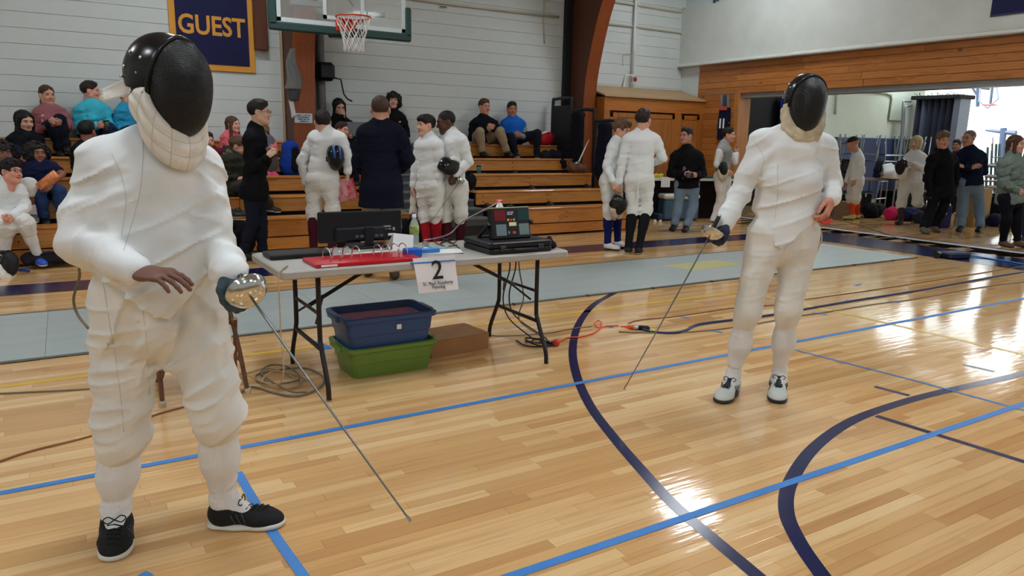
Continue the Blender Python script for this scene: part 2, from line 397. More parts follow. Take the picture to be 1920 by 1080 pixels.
# ---- high-bay lamps of the gym
lens_m = mat('lamp_lens', (255, 250, 240), 0.5, emit=(244, 250, 255), estr=18.5)
hous_m = mat('lamp_housing', (120, 122, 122), 0.4, metal=0.6)
def bay(x, y, z, sx, sy, label, drop, lm):
    t = thing('ceiling_lamp', (x, y, z), label, 'lamp', 'main gym lamps' if z > 5 else 'further room lamps')
    MB().box((x-sx/2-0.03, y-sy/2-0.03, z+0.012), (x+sx/2+0.03, y+sy/2+0.03, z+0.14), 0.02).build('housing', hous_m, t)
    MB().box((x-sx/2, y-sy/2, z), (x+sx/2, y+sy/2, z+0.011)).build('lens', lm, t)
    MB().tube([(x, y, z+0.13), (x, y, drop)], 0.012, 6).build('hanger', hous_m, t)
for x, y in LAMPS: bay(x, y, LAMP_Z, 0.85, 0.85, 'square high-bay lamp hanging from the main gym ceiling', 6.6, lens_m)

# ---- middle room beyond the opening, and the bright gym behind it
pale_green = mat('pale_green_wall', (196, 208, 196), 0.6, var=0.05, vscale=2, bump=0.1, bscale=80)
XM = 20.6
struct(MB().box((XB+0.3, YA+0.001, 1.66), (XM, YA+0.011, 3.8)).build('wall_middle_room', pale_green))
pad = mat('navy_wall_pad', (40, 56, 94), 0.5)
for k in range(5):
    x0 = 15.9+k*0.94
    struct(MB().box((x0, YA-0.06, 0.05), (x0+0.93, YA, 1.66), 0.02).build('wall_pad', pad))
struct(MB().box((XB+0.3, 1.5, 3.8), (XM, YA, 4.0)).build('ceiling_middle_room', ceil_m))
struct(MB().box((XB+0.3, 1.3, 0), (XM, 1.5, 3.8)).build('wall_middle_room_side', pale_green))
struct(MB().box((XM, 1.5, 3.72), (XM+0.25, 20, 6.6)).box((XM, YA+0.3, 0), (XM+0.25, 20, 3.72)).build('wall_divider', pale_green))
lens2 = mat('lamp_lens_cool', (250, 252, 255), 0.5, emit=(240, 248, 255), estr=9.0)
for x, y in ((15.3, 11.0), (19.2, 11.2), (15.4, 8.1), (18.1, 8.2), (20.0, 9.0), (14.0, 4.0)): bay(x, y, 3.58, 0.5, 0.9, 'ceiling lamp of the room beyond the wide opening', 3.8, lens2)
bright_wall = mat('far_gym_wall', (232, 238, 240), 0.7, var=0.04, vscale=2)
we = struct(MB().box((31, 1.5, 0), (31.3, 20, 6.6)).build('wall_far_end', bright_wall))
struct(MB().box((XM, 20, 0), (31.3, 20.3, 6.6)).build('wall_far_side', bright_wall))
struct(MB().box((XM, 1.2, 0), (31.3, 1.5, 6.6)).build('wall_far_side_near', bright_wall))
struct(MB().box((XM, 1.2, 6.6), (31.3, 20.3, 6.8)).build('ceiling_far_gym', ceil_m))

struct(MB().box((XM+0.25, 6.5, 4.1), (XM+0.30, 18.5, 6.3), 0.01).build('unseen_glow_panel', mat('added_glow', (215, 230, 245), 0.2, emit=(200, 228, 255), estr=1.5)))  # unseen glowing panel added behind the far gym's fill light
# ---- glulam arches standing against the block wall
glu_f = wood_mat('glulam_lit_face', (150, 76, 34), (112, 50, 20), axis=2, rough=0.4, scale=7, knots=False)  # paler copy: light on the curved front put into the colour
glu_s = mat('glulam_shaded_side', (92, 50, 30), 0.5, var=0.25, vscale=3, stretch=(1, 1, 0.15))  # darker copy: shade on the beam sides put into the colour
def arch(x0, x1, label, base=11.5):
    inn = spline([(x0, base, 0), (x0, base, 1.3), (x0, base-0.02, 2.2), (x0, base-0.13, 2.9), (x0, base-0.50, 3.95), (x0, base-1.3, 5.1), (x0, base-2.6, 6.1), (x0, base-4.0, 6.58)], 5)
    out = spline([(x0, YA-0.02, 0), (x0, YA-0.02, 2.2), (x0, YA-0.02, 4.0), (x0, YA-0.35, 5.0), (x0, YA-1.0, 5.9), (x0, YA-1.7, 6.58)], 6)
    poly = inn+out[::-1]; n = len(inn); m = MB()
    N = len(inn); O = [out[int(round(i*(len(out)-1)/(N-1)))] for i in range(N)]; dx = np.array([x1-x0, 0, 0])
    vs = inn+O+[p+dx for p in inn]+[p+dx for p in O]
    f0, f1 = [], []
    for i in range(N-1):
        f0.append((i, N+i, N+i+1, i+1)); f0.append((2*N+i, 2*N+i+1, 3*N+i+1, 3*N+i)); f0.append((N+i, 3*N+i, 3*N+i+1, N+i+1))
        f1.append((i, i+1, 2*N+i+1, 2*N+i))
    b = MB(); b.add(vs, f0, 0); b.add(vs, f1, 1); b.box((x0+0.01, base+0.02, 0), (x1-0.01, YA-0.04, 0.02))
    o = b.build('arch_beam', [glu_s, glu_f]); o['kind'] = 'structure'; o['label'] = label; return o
arch(8.50, 8.78, 'dark glulam arch beam rising beside the storage cupboard')
arch(3.06, 3.40, 'glulam arch beam behind the basketball backboard')
# strips beside the arches; the black one stands in for shade in the gap
blackm = mat('painted_gap_shade', (16, 17, 24), 0.7)
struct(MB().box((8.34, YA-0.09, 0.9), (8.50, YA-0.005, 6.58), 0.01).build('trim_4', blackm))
struct(MB().box((3.40, YA-0.10, 0.9), (3.52, YA-0.005, 6.58), 0.01).build('trim_5', mat('dark_post', (52, 44, 44), 0.6)))
struct(MB().box((3.02, YA-0.05, 0.9), (3.055, YA-0.005, 4.4), 0.004).build('trim_6', mat('cream_strip', (190, 170, 140), 0.6)))
struct(MB().box((2.63, YA-0.14, 2.70), (2.82, YA-0.01, 4.6), 0.01).build('trim_7', glu_s))
# shallow pilaster in the corner bay
struct(MB().box((10.02, YA-0.03, 2.40), (10.16, YA-0.004, 6.5), 0.003).build('trim_8', block_paint))

# ---- bleachers
sw = wood_mat('bleacher_board', (214, 146, 72), (160, 92, 34), axis=0, rough=0.28, scale=6.5, knots=False, coat=0.3)
under = mat('bleacher_under', (38, 36, 38), 0.8); tread_m = mat('bleacher_tread', (98, 104, 106), 0.6, var=0.1)
bolt_m = mat('bolt_dark', (44, 32, 26), 0.5, metal=0.4)
ROWY = [9.35, 9.90, 10.45, 11.00, 11.55]; ROWZ = [0.43, 0.655, 0.885, 1.12, 1.35]
bolt = MB().lathe((0, 0, 0), [(0.009, -0.004), (0.009, 0.003)], 8, axis=(0, -1, 0)); bolt_me = mesh_of('bolt', bolt.v, bolt.f, bolt_m)
def bleacher(x0, x1, label, segs):
    t = thing('bleacher', ((x0+x1)/2, 9.35, 0), label, 'bleacher')
    for k in range(5):
        y, z = ROWY[k], ROWZ[k]; yb = ROWY[k+1] if k < 4 else YA-0.03
        for a, b_ in segs:
            MB().box((a+0.003, y-0.03, z-0.03), (b_-0.003, y+0.25, z), 0.006).build('seat_plank', sw, t)
            fbd = MB().box((a+0.003, y-0.012, z-(0.235 if k == 0 else 0.205)), (b_-0.003, y+0.02, z-0.032), 0.004).build('front_board', sw, t)
            if k == 0: MB().box((a+0.003, y-0.004, 0.03), (b_-0.003, y+0.03, z-0.25), 0.004).build('kick_board', sw, t)
            nb = max(2, int((b_-a)/0.85))
            for i in range(nb):
                xx = a+0.12+(b_-a-0.24)*i/(nb-1)
                for dz in (0.075, 0.155): inst('bolt', bolt_me, (xx, y-0.014, z-dz), fbd)
        MB().box((x0, y+0.255, z-0.055), (x1, yb-0.02, z-0.03), 0.004).build('tread', tread_m, t)
        MB().box((x0+0.02, y+0.06, 0.012 if k == 0 else ROWZ[k-1]-0.05), (x1-0.02, y+0.10, z-0.032)).build('riser', under, t)
    for xx in (x0+0.15, (x0+x1)/2, x1-0.15): MB().prism([(xx, 9.45, 0), (xx, 11.9, 0), (xx, 11.9, 1.2), (xx, 11.66, 1.2), (xx, 9.45, 0.30)], (0.05, 0, 0)).build('support_frame', under, t)
    return t
A0, A1 = 4.02, 5.36            # aisle between the two banks
bleacher(-3.6, A0, 'left wooden bleacher bank where girls and parents sit', [(-3.6, -0.6), (-0.6, 1.9), (1.9, A0)])
bleacher(A1, 7.97, 'right wooden bleacher bank ending beside the arch beam', [(A1, 7.97)])
t = thing('aisle_steps', ((A0+A1)/2, 9.35, 0), 'grey aisle steps between the two wooden bleacher banks', 'steps')
for k in range(5):
    y, z = ROWY[k], ROWZ[k]; yb = ROWY[k+1] if k < 4 else YA-0.03
    for j, (zz, yy) in enumerate(((z-0.12, y+0.02), (z-0.005, y+0.27))):
        MB().box((A0+0.02, yy, zz-0.03), (A1-0.02, yb if j else yy+0.29, zz), 0.005).build('step_tread', tread_m, t)
        MB().box((A0+0.02, yy+0.012, zz-0.115), (A1-0.02, yy+0.03, zz-0.032)).build('step_riser', mat('step_riser', (72, 76, 78), 0.7), t)
MB().box((A0+0.03, 9.40, 0.02), (A1-0.03, 11.9, 0.28)).build('step_base', under, t)

# ================================================================= FIXTURES ON THE WALLS
gold = mat('banner_gold', (222, 160, 66), 0.8); navyb = mat('banner_navy', (24, 28, 72), 0.85, var=0.15, vscale=6)
wh = mat('white_matt', (236, 238, 238), 0.6); blk = mat('black_plastic', (17, 18, 22), 0.4); blk_m = mat('black_metal', (20, 20, 24), 0.35, metal=0.3)
# GUEST banner
t = thing('wall_banner', (2.05, YA-0.02, 2.36), 'navy wall banner with gold border reading GUEST', 'banner')
MB().box((1.47, YA-0.035, 2.36), (2.64, YA-0.012, 4.30), 0.004).build('border', gold, t)
MB().box((1.555, YA-0.043, 2.45), (2.555, YA-0.036, 4.22)).build('field', navyb, t)
text_obj('lettering', 'GUEST', 0.375, gold, frame4(V(2.045, YA-0.047, 2.98), V(1, 0, 0), V(0, 0, 1)), t, bold=0.008, ext=0.002, sx=0.83)
# jersey-blue banner high on the right wall
t = thing('wall_banner', (XB-0.12, 4.9, 3.27), 'navy banner at the top right corner of the right wall', 'banner')
MB().box((XB-0.115, 4.0, 3.27), (XB-0.101, 5.82, 4.4), 0.003).build('field', navyb, t)
MB().box((XB-0.118, 4.0, 3.262), (XB-0.1, 5.82, 3.285), 0.002).build('hem', mat('banner_hem', (50, 60, 90), 0.8), t)

# basketball goal (side court)
t = thing('basketball_goal', (3.6, 10.62, 2.88), 'glass basketball backboard with green padding and orange rim', 'basketball goal')
YB = 10.60; bx0, bx1, bz0, bz1 = 2.57, 4.56, 2.90, 4.02
grn = mat('green_pad', (44, 74, 72), 0.55); frw = mat('board_white', (214, 224, 226), 0.4)
MB().box((bx0+0.02, YB, bz0+0.03), (bx1-0.02, YB+0.012, bz1)).build('glass_panel', mat('board_glass', (225, 232, 228), 0.04, alpha=0.16, spec=0.6), t)
MB().box((bx0-0.03, YB-0.035, bz0-0.06), (bx1+0.05, YB+0.055, bz0+0.055), 0.02).box((bx0-0.03, YB-0.035, bz0), (bx0+0.075, YB+0.055, bz0+0.45), 0.02).box((bx1-0.045, YB-0.035, bz0), (bx1+0.05, YB+0.055, bz0+0.42), 0.02).build('edge_padding', grn, t)
MB().box((bx0+0.07, YB-0.012, bz0+0.055), (bx1-0.04, YB+0.02, bz0+0.115)).box((bx0+0.07, YB-0.012, bz0+0.06), (bx0+0.13, YB+0.02, bz1)).box((bx1-0.10, YB-0.012, bz0+0.06), (bx1-0.04, YB+0.02, bz1)).box((bx0, YB-0.012, bz1-0.06), (bx1, YB+0.02, bz1)).build('frame', frw, t)
cx = (bx0+bx1)/2+0.02
MB().box((cx-0.30, YB-0.013, bz0+0.15), (cx+0.30, YB-0.004, bz0+0.20)).box((cx-0.30, YB-0.013, bz0+0.15), (cx-0.25, YB-0.004, bz0+0.60)).box((cx+0.25, YB-0.013, bz0+0.15), (cx+0.30, YB-0.004, bz0+0.60)).box((cx-0.30, YB-0.013, bz0+0.55), (cx+0.30, YB-0.004, bz0+0.60)).build('target_square', frw, t)
org = mat('rim_orange', (214, 66, 40), 0.4)
RC = V(cx, YB-0.16-0.235, 3.05); RR = 0.235
rim = MB().tube([RC+RR*V(math.cos(a), math.sin(a), 0) for a in np.linspace(0, 2*PI, 37)[:-1]], 0.0105, 8, closed=True)
rim.box((cx-0.13, YB-0.05, 2.90), (cx+0.13, YB-0.012, 3.06), 0.01).box((cx-0.09, YB-0.20, 3.035), (cx+0.09, YB-0.03, 3.06), 0.006)
rim.tube([(cx-0.10, YB-0.03, 2.93), (cx-0.14, RC[1]+RR*0.6, 3.045)], 0.012).tube([(cx+0.10, YB-0.03, 2.93), (cx+0.14, RC[1]+RR*0.6, 3.045)], 0.012)
rimo = rim.build('rim', org, t, 'auto')
net = MB(); NS = 12; levels = [(0.232, -0.005), (0.205, -0.10), (0.175, -0.19), (0.15, -0.27), (0.135, -0.35), (0.142, -0.43)]
for i in range(5):
    for k in range(NS):
        for s_ in (-0.5, 0.5):
            a0 = 2*PI*(k+(0.5 if i % 2 else 0))/NS; a1 = a0+s_*2*PI/NS
            r0, h0 = levels[i]; r1, h1 = levels[i+1]
            net.tube([RC+V(r0*math.cos(a0), r0*math.sin(a0), h0), RC+V(r1*math.cos(a1), r1*math.sin(a1), h1-0.012*((k*7+i) % 3))], 0.0055, 5, cap=False)
net.build('net', mat('net_cord', (232, 230, 226), 0.8), rimo)
stl = mat('galvanised', (128, 132, 136), 0.4, metal=0.6)
MB().box((2.85, YB+0.03, 3.20), (3.30, YB+0.10, 3.28), 0.006).box((3.95, YB+0.03, 3.16), (4.22, YB+0.10, 3.22), 0.006).tube([(3.45, YB+0.08, 3.4), (3.45, 11.5, 3.55)], 0.035).tube([(3.0, YB+0.08, 3.24), (3.22, 11.5, 3.30)], 0.02).tube([(3.75, YB+0.05, 3.26), (3.55, 11.6, 4.1)], 0.012).build('bracket', stl, t)
MB().tube([(3.55, YB+0.06, 2.95), (3.55, 11.5, 3.0)], 0.03).box((3.42, YB+0.02, 2.83), (3.72, YB+0.25, 2.93), 0.02).build('lower_arm', blk_m, t)

# crank winch column beside the arch
t = thing('crank_column', (3.62, 11.75, 1.36), 'grey steel column with black winch box and crank handle', 'winch')
MB().tube([(3.62, 11.90, 1.36), (3.62, 11.90, 3.3)], 0.07, 14).build('column', mat('column_grey', (110, 108, 112), 0.5, var=0.1), t, 'auto')
MB().box((3.50, 11.63, 2.29), (3.78, 11.9, 2.57), 0.05).build('winch_box', blk_m, t)
MB().tube([(3.76, 11.66, 2.34), (3.86, 11.64, 2.32), (3.90, 11.63, 2.10), (3.95, 11.60, 2.02), (4.02, 11.58, 1.99)], 0.013, 8).build('crank_handle', blk_m, t, True)
# grey jersey hanging on the arch
def sheet(P00, P10, P01, P11, nu, nv, disp, th=0.004):
    """draped sheet between four corners, displaced by disp(u,v) along its normal, with thickness"""
    P00, P10, P01, P11 = [np.asarray(q, float) for q in (P00, P10, P01, P11)]; n = unit(np.cross(P10-P00, P01-P00)); vs = []
    for s_ in (0, 1):
        for j in range(nv+1):
            for i in range(nu+1):
                u, v = i/nu, j/nv; p = P00*(1-u)*(1-v)+P10*u*(1-v)+P01*(1-u)*v+P11*u*v; q = disp(u, v)
                vs.append(p+n*((q if np.isscalar(q) else q[0])-s_*th)+(0 if np.isscalar(q) else np.asarray(q[1])))
    N = (nu+1)*(nv+1); fs = []
    for j in range(nv):
        for i in range(nu):
            a = j*(nu+1)+i; fs += [(a, a+1, a+nu+2, a+nu+1), (N+a, N+a+nu+1, N+a+nu+2, N+a+1)]
    for i in range(nu):
        a, b = i, nv*(nu+1)+i; fs += [(a, N+a, N+a+1, a+1), (b, b+1, N+b+1, N+b)]
    for j in range(nv):
        a, b = j*(nu+1), j*(nu+1)+nu; fs += [(a, a+nu+1, N+a+nu+1, N+a), (b, N+b, N+b+nu+1, b+nu+1)]
    return vs, fs
t = thing('hanging_jersey', (3.08, 11.42, 1.8), 'grey cloth bag hanging on the arch beside the backboard', 'bag')
gcl = cloth('grey_bag', (122, 124, 122))
vs, fs = sheet((2.93, 11.47, 2.12), (3.19, 11.47, 2.12), (3.02, 11.46, 2.70), (3.13, 11.46, 2.74), 14, 20, lambda u, v: (0.05*math.sin(u*PI)+0.018*math.sin(u*13+v*5)*math.sin(v*PI), (0.02*math.sin(v*7), 0, 0)))
obj('bag_body', vs, fs, gcl, t, True)
MB().tube(spline([(3.08, 11.43, 2.72), (3.07, 11.42, 2.85), (3.10, 11.46, 2.90)]), 0.012).build('strap', gcl, t, True)
vs, fs = sheet((3.00, 11.46, 1.95), (3.14, 11.46, 1.97), (2.99, 11.46, 2.12), (3.17, 11.46, 2.12), 8, 8, lambda u, v: 0.03*math.sin(u*PI)+0.01*math.sin(u*11))
obj('flap', vs, fs, cloth('dark_grey_bag', (78, 78, 80)), t, True)
vs, fs = sheet((3.02, 11.47, 1.70), (3.10, 11.47, 1.72), (2.99, 11.47, 1.97), (3.06, 11.47, 1.97), 6, 8, lambda u, v: 0.015*math.sin(u*9+v*4))
obj('tag', vs, fs, cloth('white_rag', (226, 226, 224)), t, True)
# paper notice on the arch
t = thing('paper_notice', (3.22, 11.49, 1.6), 'white paper notice taped to the arch beam behind the fencers', 'notice')
pn0, pn1 = ony(552, 212, 11.485), ony(586, 231, 11.485)
vs, fs = sheet((pn0[0], 11.485, pn1[2]), (pn1[0], 11.485, pn1[2]), (pn0[0], 11.485, pn0[2]), (pn1[0], 11.485, pn0[2]), 6, 4, lambda u, v: 0.004*math.sin(u*3), 0.001)
obj('sheet', vs, fs, mat('paper_bluish', (208, 222, 230), 0.8), t)
ink = mat('ink', (50, 56, 70), 0.8)
nx0, nx1, nz1, nz0 = pn0[0], pn1[0], pn0[2], pn1[2]; NW, NH = nx1-nx0, nz1-nz0
for i, words_ in enumerate((((0.12, 0.36), (0.44, 0.49), (0.55, 0.70), (0.74, 0.88)), ((0.19, 0.30), (0.34, 0.80)), ((0.19, 0.42), (0.47, 0.64), (0.70, 0.82)), ((0.28, 0.60), (0.65, 0.73)))):
    ln = MB()
    for u0, u1 in words_:
        zc = nz1-NH*(0.20+0.21*i); ln.box((nx0+NW*u0, 11.474, zc-NH*0.04), (nx0+NW*u1, 11.4765, zc+NH*0.04))
    ln.build('print_line', ink, t)['kind'] = 'stuff'

# conduits and pipes on the block wall
cond = mat('conduit_paint', (196, 194, 176), 0.5); pipe_w = mat('pipe_white', (228, 230, 228), 0.45)
def wallpipe(px, Yw, r, name, label, m, n=6, xwall=None):
    P = [(ony(*q, Yw-r-0.004) if xwall is None else onx(*q, xwall-r-0.004)) for q in px]
    return tag(MB().tube(P, r, 8).build(name, m, None, True), label, 'pipe')
t = wallpipe([(745, -6), (830, 6), (1048, 32)], YA, 0.022, 'conduit', 'painted conduit running along the block wall above the bleachers', cond)
wallpipe([(1021, -10), (1019, 40), (1021, 82)], YA, 0.014, 'conduit', 'short vertical conduit drop left of the arch beam', cond)
b = tag(MB().box(ony(826, 0, YA-0.06), ony(836, 14, YA-0.005), 0.01).build('junction_box', stl), 'small grey junction box on the wall conduit', 'box')
wallpipe([(1130, 0), (1200, 10), (1275, 22), (1284, 16)], YA, 0.024, 'conduit', 'upper horizontal pipe in the corner bay', cond)
wallpipe([(1125, 43), (1200, 51), (1275, 61), (1281, 66), (1282, 80), (1281, 124)], YA, 0.022, 'conduit', 'conduit bending down into the corner by the pine wall', cond)
t = thing('sprinkler_pipe', ony(1188, 150, YA-0.1), 'white vertical sprinkler pipe with red valve above the cupboard', 'pipe')
MB().tube([ony(1193, -15, YA-0.09), ony(1186, 142, YA-0.09)], 0.018, 10).build('riser_pipe', pipe_w, t, True)
MB().tube(spline([ony(1189, 141, YA-0.09), ony(1175, 142, YA-0.09), ony(1172, 150, YA-0.09), ony(1169, 164, YA-0.10)], 5), 0.017, 8).ball(ony(1186, 143, YA-0.09), 0.04).ball(ony(1175, 142, YA-0.09), 0.03).build('elbow_pipe', pipe_w, t, True)
MB().tube([ony(1186, 143, YA-0.1), ony(1185, 154, YA-0.12)], 0.012).build('valve_stem', stl, t)
MB().lathe(ony(1191, 149, YA-0.14), [(0.02, -0.01), (0.045, -0.01), (0.045, 0.012), (0.02, 0.012)], 12, axis=(0.2, -1, 0)).build('valve_wheel', mat('valve_red', (176, 40, 44), 0.5), t)
MB().tube([ony(1191, 98, YA-0.06), ony(1168, 102, YA-0.03), ony(1168, 124, YA-0.03)], 0.008).build('gauge_line', cond, t)
wallpipe([(1284, 122), (1420, 108), (1600, 86), (1760, 71), (1925, 50)], 0, 0.016, 'conduit', 'thin conduit lying along the trim of the right wall', cond, xwall=XB-0.11)

# window strip above the right wall panel
struct(MB().box((XB-0.06, 6.5, 4.56), (XB-0.001, YA-0.02, 5.4), 0.01).build('window_2', mat('high_window', (92, 104, 116), 0.2)))
MBm = MB().box((XB-0.1, 11.05, 4.16), (XB-0.02, 11.15, 5.0), 0.01).build('trim_9', mat('mullion_blue', (60, 72, 96), 0.4)); MBm['kind'] = 'structure'

# ---- storage cupboard in the corner
t = thing('storage_cupboard', (10.1, 11.6, 0), 'built-in oak cupboard with sloping top in the corner', 'cupboard')
oakv = wood_mat('cupboard_oak', (186, 116, 50), (140, 78, 28), axis=2, rough=0.4, scale=6, knots=False); oakh = wood_mat('cupboard_rail', (190, 118, 52), (146, 82, 30), axis=0, rough=0.4, scale=6)
CX0, CX1, CYF = 8.82, XB-0.025, 11.25
for x0 in (CX0, CX1-0.03): MB().box((x0, CYF+0.03, 0.0), (x0+0.03, YA-0.02, 2.27)).build('side_panel', oakv, t)
MB().prism([(CX0-0.02, CYF-0.04, 2.27), (CX0-0.02, YA-0.008, 2.50), (CX0-0.02, YA-0.008, 2.53), (CX0-0.02, CYF-0.04, 2.30)], (CX1-CX0+0.02, 0, 0)).build('sloping_top', mat('plywood_top', (176, 146, 108), 0.6, var=0.1, vscale=4, stretch=(0.3, 1, 1)), t)
MB().box((CX0, CYF, 2.02), (CX1, CYF+0.03, 2.265), 0.004).build('top_rail', oakh, t)
MB().box((CX0, CYF, 0.0), (CX1, CYF+0.03, 0.10), 0.004).build('bottom_rail', oakh, t)
for x0, x1 in ((CX0, CX0+0.14), (CX0+1.00, CX0+1.08), (10.62, 10.80), (CX1-0.12, CX1)): MB().box((x0, CYF, 0.10), (x1, CYF+0.03, 2.02), 0.004).build('stile', oakv, t)
for x0, x1 in ((CX0+0.145, CX0+0.995), (CX0+1.085, 10.615), (10.805, CX1-0.125)):
    d_ = MB().box((x0, CYF+0.004, 0.105), (x1, CYF+0.026, 1.985), 0.003).build('door', oakv, t)
    f = MB()
    for a, b_ in (((x0, 0.105), (x0+0.07, 1.985)), ((x1-0.07, 0.105), (x1, 1.985)), ((x0, 1.90), (x1, 1.985)), ((x0, 0.105), (x1, 0.19))): f.box((a[0], CYF-0.008, a[1]), (b_[0], CYF+0.004, b_[1]), 0.003)
    f.build('door_frame', oakv, d_)

# black fold-up guard rails at the end of the bleachers
rail = mat('rail_black', (18, 18, 22), 0.45)
t = thing('guard_rail', (8.1, 10.4, 0.4), 'black steel guard rails at the end of the right bleacher bank', 'railing')
for X_, Yr, ya, zt, zb_ in ((8.06, 11.25, 11.85, 2.20, 1.12), (8.06, 10.55, 11.2, 1.98, 0.9), (8.06, 9.85, 10.5, 1.78, 0.5)):
    P = spline([(X_, ya, zb_), (X_, ya, zt-0.10), (X_, ya-0.08, zt), (X_, Yr+0.08, zt), (X_, Yr, zt-0.10), (X_, Yr-0.03, zb_)], 5)
    MB().tube(P, 0.03, 8).build('rail_loop', rail, t, True)
    if zt > 2.1: MB().box((X_-0.012, Yr+0.02, zb_-0.05), (X_+0.012, ya-0.02, zt-0.12), 0.004).build('infill_panel', mat('rail_infill', (26, 24, 30), 0.6), t)
MB().tube([(8.07, 9.84, 0.45), (8.07, 9.84, 1.45)], 0.05, 8).build('rail_post', rail, t)
MB().tube([(8.08, 9.90, 1.42), (8.95, 10.05, 1.42)], 0.03, 8).build('rail_arm', rail, t)
for k in range(4): MB().tube([(8.3+0.14*k, 9.95+0.02*k, 0.5), (8.3+0.14*k, 9.95+0.02*k, 1.42)], 0.012, 6).build('baluster', rail, t)

# ski bag on the pine wall
t = thing('ski_bag', onx(1362, 250, XB-0.1), 'navy ski bag with skis hanging on the pine boards', 'ski bag')
skc = mat('ski_silver', (150, 156, 164), 0.3, metal=0.5)
for k, px in enumerate((1353, 1359, 1365)):
    a, b_ = onx(px, 178, XB-0.07), onx(px-1, 232, XB-0.07); MB().prism([a+V(0, 0.028, 0), a-V(0, 0.028, 0), b_-V(0, 0.035, 0), b_+V(0, 0.035, 0)], (0.02, 0, 0)).build('ski', skc if k != 1 else mat('ski_dark', (60, 66, 84), 0.3), t)
a, b_ = onx(1361, 202, XB-0.06), onx(1356, 262, XB-0.06)
bm = MB()
for i, (q, wd) in enumerate(((a, 0.10), (a*0.5+b_*0.5, 0.12), (b_, 0.10))): bm.v += [tuple(q+V(dx, dy, 0)) for dx, dy in ((-0.07, -wd), (-0.07, wd), (0.04, wd), (0.04, -wd))]
for i in range(2): bm.f += [(4*i+k, 4*i+(k+1) % 4, 4*i+4+(k+1) % 4, 4*i+4+k) for k in range(4)]
bm.f += [(0, 1, 2, 3), (8, 9, 10, 11)]; bm.m = [0]*len(bm.f); bm.build('bag', cloth('navy_bag', (26, 30, 56)), t)
MB().box(a+V(-0.085, -0.1, -0.05), a+V(-0.065, 0.1, 0.02)).build('red_strap', mat('strap_red', (206, 70, 50), 0.6), t)
for dy in (0.045, -0.045): MB().box((a+b_)/2+V(-0.085, dy-0.015, -0.09), (a+b_)/2+V(-0.068, dy+0.015, 0.10)).build('lettering', wh, t)

# ================================================================= PISTE AND COURT TAPE
alu = mat('piste_aluminium', (186, 198, 196), 0.36, metal=0.25, var=0.06, vscale=1.2, bump=0.05, bscale=30, stretch=(1, 6, 1)); edge_m = mat('piste_edge', (104, 104, 98), 0.5, metal=0.4)
PY0, PY1 = 5.42, 6.90
t = thing('fencing_piste', (3.5, 6.1, 0), 'long grey metal fencing strip laid behind the scoring table', 'fencing piste')
x = -2.2; k = 0
while x < 9.6:
    x1 = min(x+0.4975, 9.62); MB().box((x+0.001, PY0+0.03, 0.002), (x1-0.001, PY1-0.03, 0.0095), 0.0012).build('piste_panel', alu, t); x += 0.4975; k += 1
for y0, y1 in ((PY0, PY0+0.03), (PY1-0.03, PY1)): MB().box((-2.2, y0, 0.001), (9.62, y1, 0.013), 0.004).build('edge_strip', edge_m, t)
for i in range(14): MB().box((-1.6+i*0.82, PY0-0.012, 0.001), (-1.58+i*0.82, PY0+0.032, 0.016), 0.003).build('edge_clip', blk_m, t)
MB().prism([(6.1, 6.0, 0.0097), (7.0, 6.05, 0.0097), (6.9, 6.42, 0.0097), (6.0, 6.4, 0.0097)], (0, 0, 0.0006)).build('yellow_patch', mat('patch_yellow', (196, 190, 128), 0.5), t)  # flat yellow patch laid on the panels
tape = mat('blue_tape', (64, 132, 206), 0.5, var=0.08, vscale=12)
def tape_line(path, wd, label, z=0.0022):
    s_ = strip(path, wd, tape, 'tape_line', z, None); return tag(s_, label, 'tape')
tape_line([(-2.0, 3.41), (11.2, 3.42)], 0.040, 'long blue tape line crossing the floor in front of the table')
tape_line([(0.9, 1.897), (10.5, 1.893)], 0.040, 'blue tape line across the lower right corner of the floor')
tape_line([onz(1493, 657), onz(1700, 710), onz(1925, 771)], 0.022, 'thin dark blue tape line slanting between the two long tapes', 0.0026)
tape_line([onz(446, 886), onz(462, 915), onz(478, 942), onz(505, 990), onz(540, 1040), onz(572, 1085)], 0.038, 'wide blue tape line running past the black shoe', 0.0026)
tape_line([onz(590, 640), onz(617, 655)], 0.06, 'crumpled blue tape piece on the floor beside the bins')
for k, (a, b_) in enumerate((((1275, 594), (1292, 597)), ((1328, 619), (1355, 624)), ((1585, 563), (1602, 566)), ((1524, 586), (1550, 591)), ((1665, 564), (1685, 568)), ((1139, 612), (1149, 615)), ((1380, 609), (1392, 605)), ((1603, 536), (1614, 533)), ((265, 1076), (280, 1083)))):
    tape_line([onz(*a), onz(*b_)], 0.035, ('short blue tape scrap near the cable connector', 'short blue tape scrap in front of the striding white socks', 'blue tape scrap holding the thick cable down', 'blue tape scrap on the yellow line', 'blue tape scrap on the lower thin cable', 'blue tape scrap beside the orange cable loop', 'blue tape scrap under the cable bend', 'blue tape scrap on the far thin cable', 'blue tape scrap at the bottom edge of the picture')[k], 0.0026)

